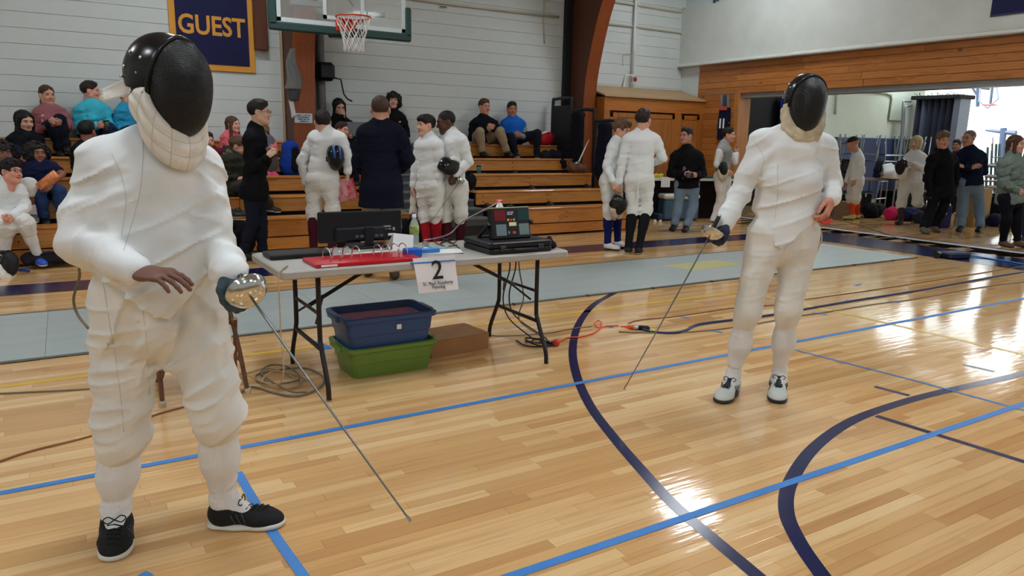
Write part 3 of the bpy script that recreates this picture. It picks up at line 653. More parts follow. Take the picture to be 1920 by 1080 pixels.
# ================================================================= SCORING TABLE AND WHAT IS ON IT
TZ = 0.745
tl = mat('table_plastic', (176, 172, 166), 0.45, var=0.05, vscale=20, bump=0.06, bscale=200); leg_m = mat('table_leg', (44, 38, 40), 0.4, metal=0.4)
TX0, TX1, TY0, TY1 = 0.92, 2.78, 3.83, 4.56
t = thing('folding_table', (1.85, 4.2, 0), 'grey plastic folding table with dark steel legs carrying scoring gear', 'table')
def rrect(x0, x1, y0, y1, r, n=6):
    out = []
    for cx_, cy_, a0 in ((x1-r, y1-r, 0), (x0+r, y1-r, PI/2), (x0+r, y0+r, PI), (x1-r, y0+r, 1.5*PI)):
        out += [(cx_+r*math.cos(a0+PI/2*i/n), cy_+r*math.sin(a0+PI/2*i/n)) for i in range(n+1)]
    return out
def slab(x0, x1, y0, y1, z0, z1, r, ch, m=None):
    m = m or MB(); A = rrect(x0+ch, x1-ch, y0+ch, y1-ch, r); B = rrect(x0, x1, y0, y1, r); n = len(A)
    R_ = [[(x, y, z0) for x, y in A], [(x, y, z0+ch) for x, y in B], [(x, y, z1-ch) for x, y in B], [(x, y, z1) for x, y in A]]
    fs = [tuple(range(n))[::-1], tuple(range(3*n, 4*n))]+[(i*n+k, i*n+(k+1) % n, (i+1)*n+(k+1) % n, (i+1)*n+k) for i in range(3) for k in range(n)]
    return m.add(sum(R_, []), fs)
slab(TX0, TX1, TY0, TY1, TZ-0.045, TZ, 0.05, 0.007).build('table_top', tl, t, 'auto')
for xl, sgn in ((1.15, 1), (2.60, -1)):
    for yl in (3.93, 4.46):
        s_ = -1 if yl < 4.2 else 1
        MB().tube(spline([(xl, yl+0.02*-s_, TZ-0.05), (xl, yl+0.02*-s_, 0.36), (xl, yl, 0.28), (xl, yl+s_*0.10, 0.10), (xl, yl+s_*0.115, 0.01)], 5), 0.0145, 8).build('leg', leg_m, t, True)
    MB().tube([(xl, 3.95, 0.27), (xl, 4.44, 0.27)], 0.013, 8).build('crossbar', leg_m, t)
    MB().tube([(xl, 3.95, 0.47), (xl, 4.44, 0.47)], 0.010, 8).build('crossbar', leg_m, t)
    MB().tube([(xl+sgn*0.02, 4.2, 0.47), (xl+sgn*0.45, 4.2, TZ-0.05)], 0.012, 8).tube([(xl+0.0*sgn, 4.02, 0.40), (xl+sgn*0.10, 4.2, 0.52)], 0.007, 6).tube([(xl, 4.38, 0.40), (xl+sgn*0.10, 4.2, 0.52)], 0.007, 6).build('brace', leg_m, t)
# number sheet
t = thing('number_sign', (2.0, TY0-0.01, 0.55), 'white paper sign with number 2 taped to the table front', 'sign')
sgn_m = mat('sign_paper', (226, 222, 226), 0.75)
q = [ony(*p, TY0-0.012) for p in ((782, 549), (856, 541), (774, 485), (853, 478))]
vs, fs = sheet(q[0]+V(0, -0.025, 0), q[1]+V(0, -0.025, 0), q[2], q[3], 6, 6, lambda u, v: 0.004*math.sin(v*4+u*2), 0.001)
obj('paper', vs, fs, sgn_m, t)
ctr = (q[0]+q[1]+q[2]+q[3])/4; xd = unit(q[1]-q[0]); yd = unit(q[2]-q[0]+V(0, -0.025, 0))
def signpt(u, v): return (q[0]+V(0, -0.025, 0))*(1-u)*(1-v)+(q[1]+V(0, -0.025, 0))*u*(1-v)+q[2]*(1-u)*v+q[3]*u*v+V(0, -0.007, 0)
text_obj('digit', '2', 0.155, mat('black_ink', (16, 16, 18), 0.7), frame4(signpt(0.52, 0.60), xd, V(0, 0.15, 1)), t, bold=0.001, ext=0.0006)
text_obj('caption', 'St. Paul Academy', 0.028, ink, frame4(signpt(0.5, 0.25), xd, V(0, 0.15, 1)), t, ext=0.0006)
text_obj('caption', 'Fencing', 0.028, ink, frame4(signpt(0.5, 0.14), xd, V(0, 0.15, 1)), t, ext=0.0006)
MB().box((q[2][0]-0.01, TY0-0.016, TZ-0.006), (q[3][0], TY0+0.006, TZ+0.0015)).build('tape_strip', tape, t)
# monitor seen from behind
def tb(px, py): return onz(px, py, TZ)
t = thing('computer_monitor', tb(680, 470), 'black flat computer monitor seen from behind on the table', 'monitor')
mdep = tb(675, 463); MYp = mdep[1]
def mq(px, py): return ony(px, py, MYp)
m00, m10, m01, m11 = mq(598, 462), mq(754, 452), mq(596, 402), mq(754, 397)
mm = mat('monitor_black', (20, 20, 25), 0.42, spec=0.4)
zl, zh = 0.78, m01[2]; x0, x1 = m00[0], m10[0]
MB().box((x0, MYp, zl), (x1, MYp+0.025, zh+0.012), 0.008).build('bezel', mm, t, 'auto')
MB().box((x0+0.10, MYp-0.022, zl+0.005), (x1-0.12, MYp+0.002, zh-0.09), 0.012).build('back_shell', mm, t)
MB().box((x0+0.02, MYp+0.0255, zl+0.02), (x1-0.02, MYp+0.027, zh-0.005)).build('screen', mat('screen_dark', (10, 12, 18), 0.12), t)
xc = (x0+x1)/2+0.04
MB().box((xc-0.03, MYp-0.035, TZ+0.012), (xc+0.03, MYp-0.02, zl+0.10), 0.006).build('stand_neck', mm, t)
slab(xc-0.13, xc+0.13, MYp-0.11, MYp+0.09, TZ+0.001, TZ+0.014, 0.04, 0.003).build('stand_foot', mm, t)
prt = mat('port_grey', (92, 92, 100), 0.4)
for k in range(6): MB().box((xc-0.09+k*0.033, MYp-0.026, zl+0.03), (xc-0.068+k*0.033, MYp-0.0222, zl+0.045)).build('port', prt, t)
MB().box((x1-0.10, MYp-0.003, zl+0.03), (x1-0.055, MYp-0.0005, zl+0.045)).build('sticker', wh, t)
lm_ = MB()
for x_, z_, w_, h_ in ((-0.135, 0.092, 0.055, 0.010), (-0.132, 0.074, 0.022, 0.007), (-0.098, 0.074, 0.020, 0.007), (-0.066, 0.074, 0.014, 0.022)): lm_.box((x1+x_, MYp-0.003, zl+z_-h_/2), (x1+x_+w_, MYp-0.0005, zl+z_+h_/2))
lm_.build('label_print', mat('print_grey', (150, 150, 156), 0.6), t)['kind'] = 'stuff'
# red ring binder lying open
t = thing('ring_binder', tb(640, 475), 'wide red ring binder lying open with tall steel rings', 'binder')
r0, r1, r2, r3 = [onz(*p, TZ+0.02) for p in ((543, 491), (738, 477), (705, 461), (540, 476))]
rd = mat('binder_red', (196, 18, 34), 0.3, spec=0.5, var=0.08); 
c0, c1 = tb(571, 494), tb(738, 482)
BX0, BX1 = 1.115, 1.735; BY0, BY1 = 3.862, 4.13
slab(BX0, BX1, BY0, BY1, TZ+0.001, TZ+0.022, 0.01, 0.003).build('cover', rd, t, 'auto')
MB().box((BX0+0.03, BY0-0.0012, TZ+0.006), (BX0+0.12, BY0+0.0005, TZ+0.017)).build('spine_label', wh, t)
chrome = mat('chrome', (208, 210, 214), 0.18, metal=0.9)
for px in (0.10, 0.155, 0.215, 0.27, 0.40, 0.45, 0.505, 0.555):
    xx = BX0+px; P = spline([(xx, BY0+0.06, TZ+0.022), (xx, BY0+0.055, TZ+0.06), (xx-0.004, BY0+0.09, TZ+0.092), (xx-0.01, BY0+0.14, TZ+0.085), (xx-0.012, BY0+0.16, TZ+0.05), (xx-0.012, BY0+0.158, TZ+0.022)], 5)
    MB().tube(P, 0.0032, 6).build('ring', chrome, t, True)
# black folder / keyboard behind it
tag(MB().box((0.96, 4.22, TZ+0.001), (1.32, 4.42, TZ+0.03), 0.006).build('black_folder', blk), 'black flat folder lying behind the red binder', 'folder')
# keyboard-like white strip and wood ruler
tag(MB().box((1.38, 4.18, TZ+0.001), (1.74, 4.205, TZ+0.02), 0.004, R=rotz(0.06)).build('cable_duct', mat('offwhite_plastic', (214, 208, 196), 0.5)), 'off-white plastic strip lying before the monitor', 'strip')
MB_ = slab(1.70, 1.80, 3.99, 4.07, TZ+0.001, TZ+0.05, 0.012, 0.004)
tag(MB_.build('tape_box', mat('bright_blue', (26, 92, 196), 0.45), None, 'auto'), 'bright blue box at the corner of the red binder', 'box')
tag(MB().box((1.72, 4.12, TZ+0.001), (1.98, 4.16, TZ+0.024), 0.003).build('pencil_case', mat('tan_case', (206, 176, 150), 0.6)), 'tan narrow case behind the blue box', 'case')
tag(MB().box((1.80, 4.08, TZ+0.025), (1.96, 4.12, TZ+0.032), 0.002).box((1.80, 4.09, TZ+0.001), (1.96, 4.11, TZ+0.0245)).build('paper_pad', mat('sky_pad', (80, 150, 220), 0.6)), 'light blue pad beside the folded card', 'pad')
# folded white card standing up
q = [tb(735, 472), tb(774, 470), ony(738, 437, tb(735, 472)[1]+0.02), ony(775, 441, tb(774, 470)[1]+0.02)]
t = thing('folded_card', (q[0]+q[1])/2, 'white folded paper card standing on the table', 'card')
vs, fs = sheet(q[0], q[1], q[2], q[3], 4, 4, lambda u, v: 0.006*math.sin(u*2.5), 0.001); obj('front_leaf', vs, fs, wh, t)
vs, fs = sheet(q[0]+V(0.01, 0.13, 0), q[1]+V(0.01, 0.13, 0), q[2]+V(0, 0.003, 0), q[3]+V(0, 0.003, 0), 4, 4, lambda u, v: 0.004*math.sin(u*3), 0.001); obj('back_leaf', vs, fs, wh, t)
# papers
for k, (pp, z_, lab) in enumerate((([(788, 477), (868, 474), (862, 466), (800, 469)], 0.002, 'white sheet lying flat before the black case'), ([(736, 482), (776, 479), (774, 473), (738, 475)], 0.0015, 'white sheet under the folded card'))):
    P = [onz(*p, TZ+z_) for p in pp]; tag(MB().prism(P, (0, 0, 0.0015)).build('paper_sheet', wh), lab, 'paper')
P = [onz(*p, TZ+0.0012) for p in ((776, 470), (870, 476), (862, 472), (800, 464))]; tag(MB().prism(P, (0, 0, 0.0007)).build('clipboard', blk), 'dark clipboard under the white sheet', 'clipboard')
tag(MB().tube(spline([onz(px, py, TZ+0.008+0.006*(i % 2)) for i, (px, py) in enumerate(((776, 462), (784, 466), (792, 463), (797, 457), (803, 460), (810, 464), (822, 466), (832, 464), (840, 462)))], 4), 0.005, 6).build('badge_lanyard', mat('pale_blue_strap', (150, 196, 216), 0.6), None, True), 'pale blue lanyard lying on the papers', 'lanyard')
tag(MB().lathe(onz(798, 459, TZ+0.012), [(0.016, -0.004), (0.026, -0.004), (0.026, 0.005), (0.016, 0.005)], 14, axis=(0.1, -0.8, 0.5)).build('metal_clip', chrome), 'round metal clip on the lanyard', 'clip')
# water bottle
wb = onz(777, 458, TZ); t = thing('water_bottle', wb, 'clear plastic water bottle with white cap and green label', 'bottle')
pet = mat('clear_plastic', (226, 234, 232), 0.06, alpha=0.38, spec=0.7)
MB().lathe(wb+V(0, 0, 0.001), [(0.026, 0), (0.031, 0.008), (0.031, 0.05), (0.029, 0.07), (0.031, 0.085), (0.031, 0.125), (0.024, 0.15), (0.013, 0.17), (0.013, 0.182)], 18).build('bottle_body', pet, t, True)
MB().lathe(wb, [(0.0315, 0.075), (0.0325, 0.078), (0.0325, 0.122), (0.0315, 0.125)], 18).build('label', mat('bottle_label', (96, 110, 70), 0.5, col2=(196, 200, 90), vscale=60), t, True)
MB().lathe(wb, [(0.0145, 0.181), (0.0145, 0.199), (0.012, 0.202)], 14).build('cap', wh, t)
# black case with the scoring machine on it
k0, k1, k2, k3 = [onz(*p, TZ) for p in ((899, 468), (1000, 461), (985, 441), (864, 462))]
t = thing('equipment_case', (2.45, 4.1, TZ), 'closed black plastic equipment case under the scoring machine', 'case')
KX0, KX1, KY0, KY1, KZ = 2.20, 2.66, 3.87, 4.24, TZ+0.075
slab(KX0, KX1, KY0, KY1, TZ+0.001, TZ+0.036, 0.02, 0.005).build('case_base', blk, t, 'auto'); slab(KX0, KX1, KY0, KY1, TZ+0.038, KZ, 0.02, 0.006).build('case_lid', blk, t, 'auto')
MB().tube(spline([(2.36, KY0-0.002, TZ+0.034), (2.36, KY0-0.028, TZ+0.030), (2.40, KY0-0.034, TZ+0.029), (2.48, KY0-0.034, TZ+0.029), (2.52, KY0-0.028, TZ+0.030), (2.52, KY0-0.002, TZ+0.034)], 4), 0.006, 7).build('handle', blk, t, True)
for xx in (2.29, 2.57): MB().box((xx-0.02, KY0-0.005, TZ+0.022), (xx+0.02, KY0+0.002, TZ+0.052), 0.002).build('latch', mat('latch_grey', (46, 46, 52), 0.4), t)
t = thing('scoring_machine', (2.45, 4.08, KZ), 'black fencing scoring machine with red and green light windows', 'scoring machine')
Rm = rotx(-0.20); MO = V(2.43, 3.99, KZ+0.002)
def mbx(lo, hi, c, name, m): return MB().box(V(*lo)+MO, V(*hi)+MO, c, R=Rm, o=MO).build(name, m, t)
mbx((-0.145, 0, 0.0), (0.145, 0.055, 0.20), 0.008, 'housing', blk)
mbx((-0.145, 0.0, 0.197), (0.145, 0.05, 0.205), 0.003, 'top_edge', mat('brass_edge', (168, 170, 130), 0.4))
mbx((-0.125, -0.003, 0.115), (-0.04, 0.002, 0.185), 0.001, 'red_window', mat('red_lamp_window', (110, 16, 32), 0.25)); mbx((0.05, -0.003, 0.115), (0.135, 0.002, 0.185), 0.001, 'green_window', mat('green_lamp_window', (16, 58, 60), 0.25))
lw = mat('grey_lamp_window', (112, 134, 136), 0.3); mbx((-0.115, -0.003, 0.022), (-0.04, 0.002, 0.095), 0.001, 'white_window', lw); mbx((0.055, -0.003, 0.022), (0.13, 0.002, 0.095), 0.001, 'white_window', lw)
for k, c in enumerate(((220, 190, 90), (220, 60, 50), (150, 200, 90))): mbx((-0.03+k*0.022, -0.005, 0.115), (-0.016+k*0.022, 0.002, 0.129), 0.002, 'indicator', mat('ind%d' % k, c, 0.4))
mbx((-0.018, -0.004, 0.082), (0.036, 0.002, 0.106), 0.001, 'yellow_label', mat('label_cream', (226, 220, 180), 0.6)); mbx((0.004, -0.005, 0.03), (0.028, 0.002, 0.048), 0.002, 'red_button', mat('btn_red', (214, 70, 50), 0.4)); mbx((-0.03, -0.005, 0.03), (-0.016, 0.002, 0.05), 0.002, 'small_button', lw)
mk_ = MB()
for x_, z_, w_ in ((-0.026, 0.170, 0.018), (-0.004, 0.170, 0.024), (-0.028, 0.158, 0.040)): mk_.box(V(x_, -0.004, z_-0.004)+MO, V(x_+w_, 0.0, z_+0.004)+MO, 0, R=Rm, o=MO)
mk_.build('maker_print', mat('print_pale', (170, 176, 186), 0.6), t)['kind'] = 'stuff'
MB().tube([MO+V(-0.16, 0.03, 0.10), MO+V(-0.16, 0.16, 0.0)], 0.012, 8).build('prop_leg', blk, t); MB().tube([MO+V(0.14, 0.03, 0.10), MO+V(0.162, 0.03, 0.10)], 0.018, 10).build('side_knob', blk, t)
MB().box(MO+V(-0.155, 0.13, 0.0), MO+V(0.1, 0.16, 0.006)).build('prop_foot', blk, t)
tp = MO+Rm @ V(-0.06, 0.03, 0.205); MB().lathe(tp, [(0.018, 0), (0.026, 0.004), (0.014, 0.03), (0.01, 0.034)], 10).build('plug_base', mat('plug_clear', (214, 214, 210), 0.2), t); MB().box(tp+V(-0.025, -0.012, 0.03), tp+V(0.022, 0.012, 0.052), 0.008).build('red_plug', mat('plug_red', (214, 52, 40), 0.4), t)
tp2 = MO+Rm @ V(0.02, 0.03, 0.205); MB().lathe(tp2, [(0.022, 0), (0.024, 0.01), (0.01, 0.016), (0.01, 0.026)], 10).build('black_socket', blk, t)
# crumpled black cloth and hat-like pouch at the right end
def blob(c, r, m, name, label, cat, seed=0, amp=0.25, flat=0.5, n=20, mm=12):
    rs = np.random.RandomState(seed); ph = rs.rand(6)*6; b = MB(); b.ball((0, 0, 0), 1.0, n, mm); v = np.array(b.v)
    k = 1+amp*(np.sin(v[:, 0]*4+ph[0])*np.sin(v[:, 1]*5+ph[1])+0.6*np.sin(v[:, 2]*7+ph[2]+v[:, 0]*6)*np.sin(v[:, 1]*8+ph[3]))
    v = v*k[:, None]; v[:, 2] = np.maximum(v[:, 2], -flat); r = np.ones(3)*r; v = v*r; v[:, 2] -= v[:, 2].min()
    b.v = [tuple(q+np.asarray(c)) for q in v]; o = b.build(name, m, None, True)
    return tag(o, label, cat) if label else o
blob((2.70, 3.99, TZ+0.002), (0.055, 0.06, 0.045), cloth('black_rag', (24, 24, 28)), 'black_cloth', 'crumpled black cloth beside the equipment case', 'cloth', 3)
# wires on the table
def wire(px, r, m, name, label, cat='cable', z=None, n=5):
    P = [(onz(p[0], p[1], (z if z is not None else 0)+(p[2] if len(p) > 2 else 0)) if not hasattr(p, 'shape') else p) for p in px]
    return tag(MB().tube(spline(P, n), r, 6).build(name, m, None, True), label, cat)
bkw = mat('wire_black', (22, 24, 26), 0.5); grw = mat('wire_grey', (120, 112, 98), 0.6); tanw = mat('wire_tan', (178, 156, 120), 0.6)
wire([(862, 466), (850, 457), (838, 452), (822, 458), (815, 449), (830, 447), (846, 456), (856, 451), (842, 447), (826, 456), (836, 462), (858, 459)], 0.0035, bkw, 'coiled_wire', 'thin black wire looped on the table left of the case', z=TZ+0.006)
P = [MO+V(-0.08, 0.03, 0.24), MO+V(-0.17, 0.0, 0.21), onz(868, 415, TZ+0.16), onz(845, 437, TZ+0.06), onz(820, 446, TZ+0.012), onz(795, 450, TZ+0.006)]
tag(MB().tube(spline(P, 6), 0.0045, 6).build('ribbon_wire', mat('wire_peach', (226, 184, 150), 0.6, col2=(120, 130, 170), vscale=25), None, True), 'twisted peach wire running from the machine plug to the table', 'cable')

# ================================================================= UNDER AND AROUND THE TABLE
def tote(x0, x1, y0, y1, z0, z1, m, label, lid=None, taper=0.035):
    t = thing('storage_bin', ((x0+x1)/2, (y0+y1)/2, z0), label, 'bin', 'storage bins under the table')
    def ring(e, z, r=0.045): return [(x, y, z) for x, y in rrect(x0+e, x1-e, y0+e, y1-e, r, 4)]
    H_ = z1-z0; R_ = [ring(taper, z0), ring(taper*0.62, z0+H_*0.45), ring(taper*0.62-0.006, z0+H_*0.47), ring(taper*0.2, z0+H_*0.86), ring(-0.012, z0+H_*0.87), ring(-0.014, z1-0.004), ring(-0.006, z1), ring(0.008, z1), ring(0.012, z1-0.02), ring(taper+0.01, z0+0.012)]
    n = len(R_[0]); fs = [tuple(range(n))[::-1]]+[(i*n+k, i*n+(k+1) % n, (i+1)*n+(k+1) % n, (i+1)*n+k) for i in range(len(R_)-1) for k in range(n)]+[tuple(range((len(R_)-1)*n, len(R_)*n))]
    obj('bin_body', sum(R_, []), fs, m, t, 'auto')
    for xx in (x0-0.012, x1+0.012): MB().box((xx-0.02, (y0+y1)/2-0.09, z1-0.035), (xx+0.02, (y0+y1)/2+0.09, z1-0.002), 0.008).build('bin_handle', m, t)
    return t
blue_b = mat('bin_blue', (44, 76, 130), 0.4, var=0.06, bump=0.04, bscale=150); green_b = mat('bin_green', (104, 138, 60), 0.4, var=0.06, bump=0.04, bscale=150)
tote(1.36, 1.94, 4.08, 4.46, 0.0, 0.195, green_b, 'olive green plastic storage bin under the table, below the blue one')
tb_ = tote(1.345, 1.925, 4.07, 4.45, 0.165, 0.385, blue_b, 'dark blue plastic storage bin stacked on the green bin')
MB().box((1.66, 4.066, 0.295), (1.69, 4.0705, 0.325)).build('sticker', wh, tb_)
slab(1.375, 1.895, 4.10, 4.42, 0.335, 0.345, 0.03, 0.003).build('contents', mat('bin_contents', (36, 48, 84), 0.7, col2=(140, 40, 60), vscale=7), tb_)
t = thing('cardboard_box', (2.2, 4.35, 0), 'long flat brown cardboard box beside the storage bins', 'box')
cb = mat('cardboard', (162, 118, 78), 0.8, var=0.1, vscale=8)
MB().box((1.97, 4.30, 0.0), (2.44, 4.62, 0.115), 0.003, R=rotz(0.10)).build('box_body', cb, t); MB().box((1.97, 4.30, 0.116), (2.44, 4.459, 0.119), 0.001, R=rotz(0.10), o=V(2.205, 4.46, 0)).box((1.97, 4.461, 0.116), (2.44, 4.62, 0.119), 0.001, R=rotz(0.10), o=V(2.205, 4.46, 0)).build('flap', cb, t)
# tangled cables on the floor
wire([(452, 735, .01), (475, 725, .01), (520, 738, .01), (560, 742, .01), (600, 726, .01), (605, 705, .01), (570, 690, .01), (520, 694, .01), (480, 704, .01), (500, 720, .02), (560, 712, .02), (545, 690, .03), (510, 684, .02), (490, 700, .02), (540, 732, .03), (575, 735, .02)], 0.006, grw, 'cable_tangle', 'tangle of grey cables on the floor by the front table leg')
wire([(462, 700, .01), (500, 690, .015), (535, 700, .015), (565, 720, .01), (530, 728, .01), (492, 716, .02), (512, 696, .03), (550, 702, .02), (585, 716, .01)], 0.005, tanw, 'cable_tangle', 'thinner tan cable coil over the grey tangle')
P = [V(1.0, 4.0, TZ+0.004), V(0.93, 3.86, TZ+0.004), V(0.905, 3.82, TZ-0.03), V(0.90, 3.80, 0.45), V(0.88, 3.78, 0.16), onz(452, 700, .02), onz(470, 728, .01)]
tag(MB().tube(spline(P, 6), 0.004, 6).build('hanging_cable', tanw, None, True), 'tan cable hanging from the left table corner to the floor', 'cable')
for k, (xx, yy, px) in enumerate(((2.62, 4.35, (985, 640)), (2.67, 4.30, (1000, 635)), (2.70, 4.40, (1012, 640)))):
    P = [V(xx, yy, TZ-0.05), V(xx+0.01, yy, 0.55), V(xx+(0.05 if k % 2 else -0.04), yy, 0.35), V(xx+0.03, yy+0.02, 0.18), onz(px[0]+14, px[1]-4, .02), onz(*px, .01), onz(px[0]+30, px[1]+4, .012)]
    tag(MB().tube(spline(P, 6), 0.005, 6).build('hanging_cable', (bkw, grw, bkw)[k], None, True), ('black cable hanging under the right end of the table', 'grey cable hanging between two black ones under the table', 'looped black cable hanging furthest right under the table')[k], 'cable')
wire([(968, 638, .01), (985, 648, .012), (1015, 650, .01), (1035, 645, .015), (1010, 636, .02), (985, 634, .02), (1000, 645, .03), (1028, 650, .02), (1020, 640, .02)], 0.006, bkw, 'cable_tangle', 'black cable bundle on the floor at the right table legs')
t = thing('extension_plug', onz(1044, 643), 'round red extension plug on the floor by the table', 'plug')
MB().lathe(onz(1044, 642, .028), [(0.012, -0.03), (0.024, -0.025), (0.026, 0.0), (0.02, 0.018), (0.008, 0.025)], 14, axis=(1, 0.3, 0.1)).build('plug_body', mat('plug_red2', (206, 62, 50), 0.4), t, True)
MB().lathe(onz(1034, 643, .02), [(0.014, -0.03), (0.014, 0.02)], 12, axis=(1, 0.3, 0.0)).build('plug_socket', blk, t)
orc = mat('cord_orange', (224, 90, 40), 0.5)
wire([(1050, 640, .012), (1065, 633, .008), (1085, 632, .008), (1112, 625, .008), (1125, 614, .01), (1127, 604, .016), (1120, 601, .02), (1115, 608, .018), (1122, 614, .012), (1140, 611, .008), (1160, 611, .01)], 0.006, orc, 'orange_cable', 'orange power cord with one loop on the floor')
t = thing('cable_connector', onz(1180, 613), 'inline cable connector, orange, silver and black, on the floor', 'connector')
a_, b_ = onz(1163, 612, .018), onz(1196, 614, .018); ax = unit(b_-a_)
MB().lathe(a_, [(0.005, 0), (0.010, 0.05), (0.019, 0.075), (0.019, 0.10)], 12, axis=ax).build('orange_boot', orc, t, True); MB().lathe(a_+ax*0.10, [(0.018, 0), (0.018, 0.045)], 12, axis=ax).build('silver_ring', chrome, t, True); MB().lathe(a_+ax*0.145, [(0.02, 0), (0.02, 0.07), (0.008, 0.085)], 12, axis=ax).build('black_body', blk, t, True)
nvw = mat('cable_navy', (44, 54, 96), 0.45)
wire([(1197, 614, .012), (1222, 622, .008), (1260, 624, .008), (1285, 620, .008), (1310, 608, .008), (1370, 600, .008), (1450, 590, .008), (1530, 576, .008), (1600, 564, .008), (1720, 545, .008), (1830, 525, .008), (1930, 508, .008)], 0.011, nvw, 'power_cable', 'thick navy power cable running across the floor to the right')
wire([(1178, 606, .005), (1200, 600, .005), (1260, 594, .005), (1330, 584, .005), (1370, 578, .005), (1450, 572, .005), (1505, 562, .005), (1600, 549, .005), (1700, 534, .005), (1800, 518, .005), (1925, 498, .005)], 0.005, mat('wire_brown', (134, 96, 66), 0.6), 'thin_cable', 'thin brown cable behind the thick navy cable')
wire([(1160, 622, .005), (1222, 624, .005), (1300, 622, .005), (1400, 610, .005), (1500, 592, .005), (1550, 585, .005), (1640, 570, .005), (1720, 560, .005), (1830, 540, .005), (1925, 528, .005)], 0.005, grw, 'thin_cable', 'thin grey cable in front of the thick navy cable')
t = tag(blob(onz(1223, 623, .001), (0.02, 0.02, 0.018), mat('tie_yellow', (226, 222, 80), 0.5), 'cable_tie', None, None, 5), 'yellow tape knot tying the cables together', 'tie')
wire([(910, 627, .006), (940, 630, .006), (980, 628, .006), (1030, 624, .006), (1068, 617, .006), (1110, 612, .006)], 0.004, grw, 'thin_cable', 'thin grey wire on the floor from box to navy arc')
wire([(-10, 868, .006), (60, 845, .006), (175, 816, .006), (300, 775, .006), (345, 763, .006)], 0.005, mat('wire_brown2', (142, 96, 60), 0.6), 'thin_cable', 'thin brown cable crossing the floor at left')
wire([(-10, 738, .006), (100, 733, .006), (185, 728, .006)], 0.005, grw, 'thin_cable', 'thin grey cable beside the yellow line at far left')
wire([(1560, 408, .01), (1620, 425, .006), (1700, 452, .006), (1760, 468, .006)], 0.006, mat('wire_dark_green', (60, 62, 40), 0.6), 'thin_cable', 'thin dark cable slanting from second fencer to the reel')
# reel at the end of the piste
t = thing('scoring_reel', onz(1790, 482), 'dark blue fencing reel box at the end of the strip', 'reel')
rp = onz(1790, 484); MB().box(rp+V(-0.17, -0.10, 0.0), rp+V(0.17, 0.12, 0.085), 0.02, R=rotz(-0.3)).build('reel_body', mat('reel_navy', (30, 38, 62), 0.5), t)
MB().lathe(rp+V(-0.24, 0.10, 0.045), [(0.03, -0.05), (0.045, -0.05), (0.045, 0.05), (0.03, 0.05)], 14, axis=(1, 0.2, 0)).build('reel_drum', blk, t)
MB().tube([rp+V(0.1, -0.05, 0.085), rp+V(0.1, -0.05, 0.10), rp+V(-0.1, -0.05, 0.10), rp+V(-0.1, -0.05, 0.085)], 0.008).build('reel_handle', tape, t)
wire([(1810, 478, .02), (1850, 484, .01), (1890, 490, .01), (1925, 497, .01)], 0.010, tape, 'reel_cable', 'bright blue cable leading from the reel to the right')

# ================================================================= BODY ENGINE: blended tapered capsules, polygonised as one surface
_LAT = RNG.rand(24, 24, 24)*2-1
def vnoise(x, y, z):
    xi, yi, zi = np.floor(x).astype(int), np.floor(y).astype(int), np.floor(z).astype(int); u, v, w_ = x-xi, y-yi, z-zi
    u, v, w_ = [q*q*(3-2*q) for q in (u, v, w_)]; r = 0
    for a in (0, 1):
        for b in (0, 1):
            for c in (0, 1):
                r = r+_LAT[(xi+a) % 24, (yi+b) % 24, (zi+c) % 24]*(u if a else 1-u)*(v if b else 1-v)*(w_ if c else 1-w_)
    return r
def rc(a, b, ra, rb, k=0.03, flat=None, sub=False):
    """tapered capsule a->b; flat=(direction, factor) squashes its section along a direction"""
    a = np.asarray(a, float); b = np.asarray(b, float); ba = b-a; bb = max(ba @ ba, 1e-9)
    def f(X, Y, Z):
        px, py, pz = X-a[0], Y-a[1], Z-a[2]; t = np.clip((px*ba[0]+py*ba[1]+pz*ba[2])/bb, 0, 1)
        qx, qy, qz = px-t*ba[0], py-t*ba[1], pz-t*ba[2]; r2 = qx*qx+qy*qy+qz*qz
        if flat is not None:
            n, s = flat; qn = qx*n[0]+qy*n[1]+qz*n[2]; r2 = r2+qn*qn*(1/(s*s)-1)
        return (np.sqrt(r2)-(ra+(rb-ra)*t))*(1.0 if flat is None else min(1.0, 0.5+0.5*flat[1]))
    R = max(ra, rb)*(1 if flat is None else max(1, flat[1])); return (f, np.minimum(a, b)-R, np.maximum(a, b)+R, k, sub)
def el(c, r, k=0.03, R=None, sub=False):
    c = np.asarray(c, float); r = np.asarray(r, float)*np.ones(3); R = np.eye(3) if R is None else np.asarray(R)
    def f(X, Y, Z):
        x, y, z = X-c[0], Y-c[1], Z-c[2]; q = [(x*R[0, i]+y*R[1, i]+z*R[2, i])/r[i] for i in range(3)]
        k0 = np.sqrt(q[0]**2+q[1]**2+q[2]**2); k1 = np.sqrt((q[0]/r[0])**2+(q[1]/r[1])**2+(q[2]/r[2])**2)+1e-9
        return k0*(k0-1)/k1
    return (f, c-r.max(), c+r.max(), k, sub)
def plane(p, n): p = np.asarray(p, float); n = unit(n); return ('cut', lambda X, Y, Z: (X-p[0])*n[0]+(Y-p[1])*n[1]+(Z-p[2])*n[2])
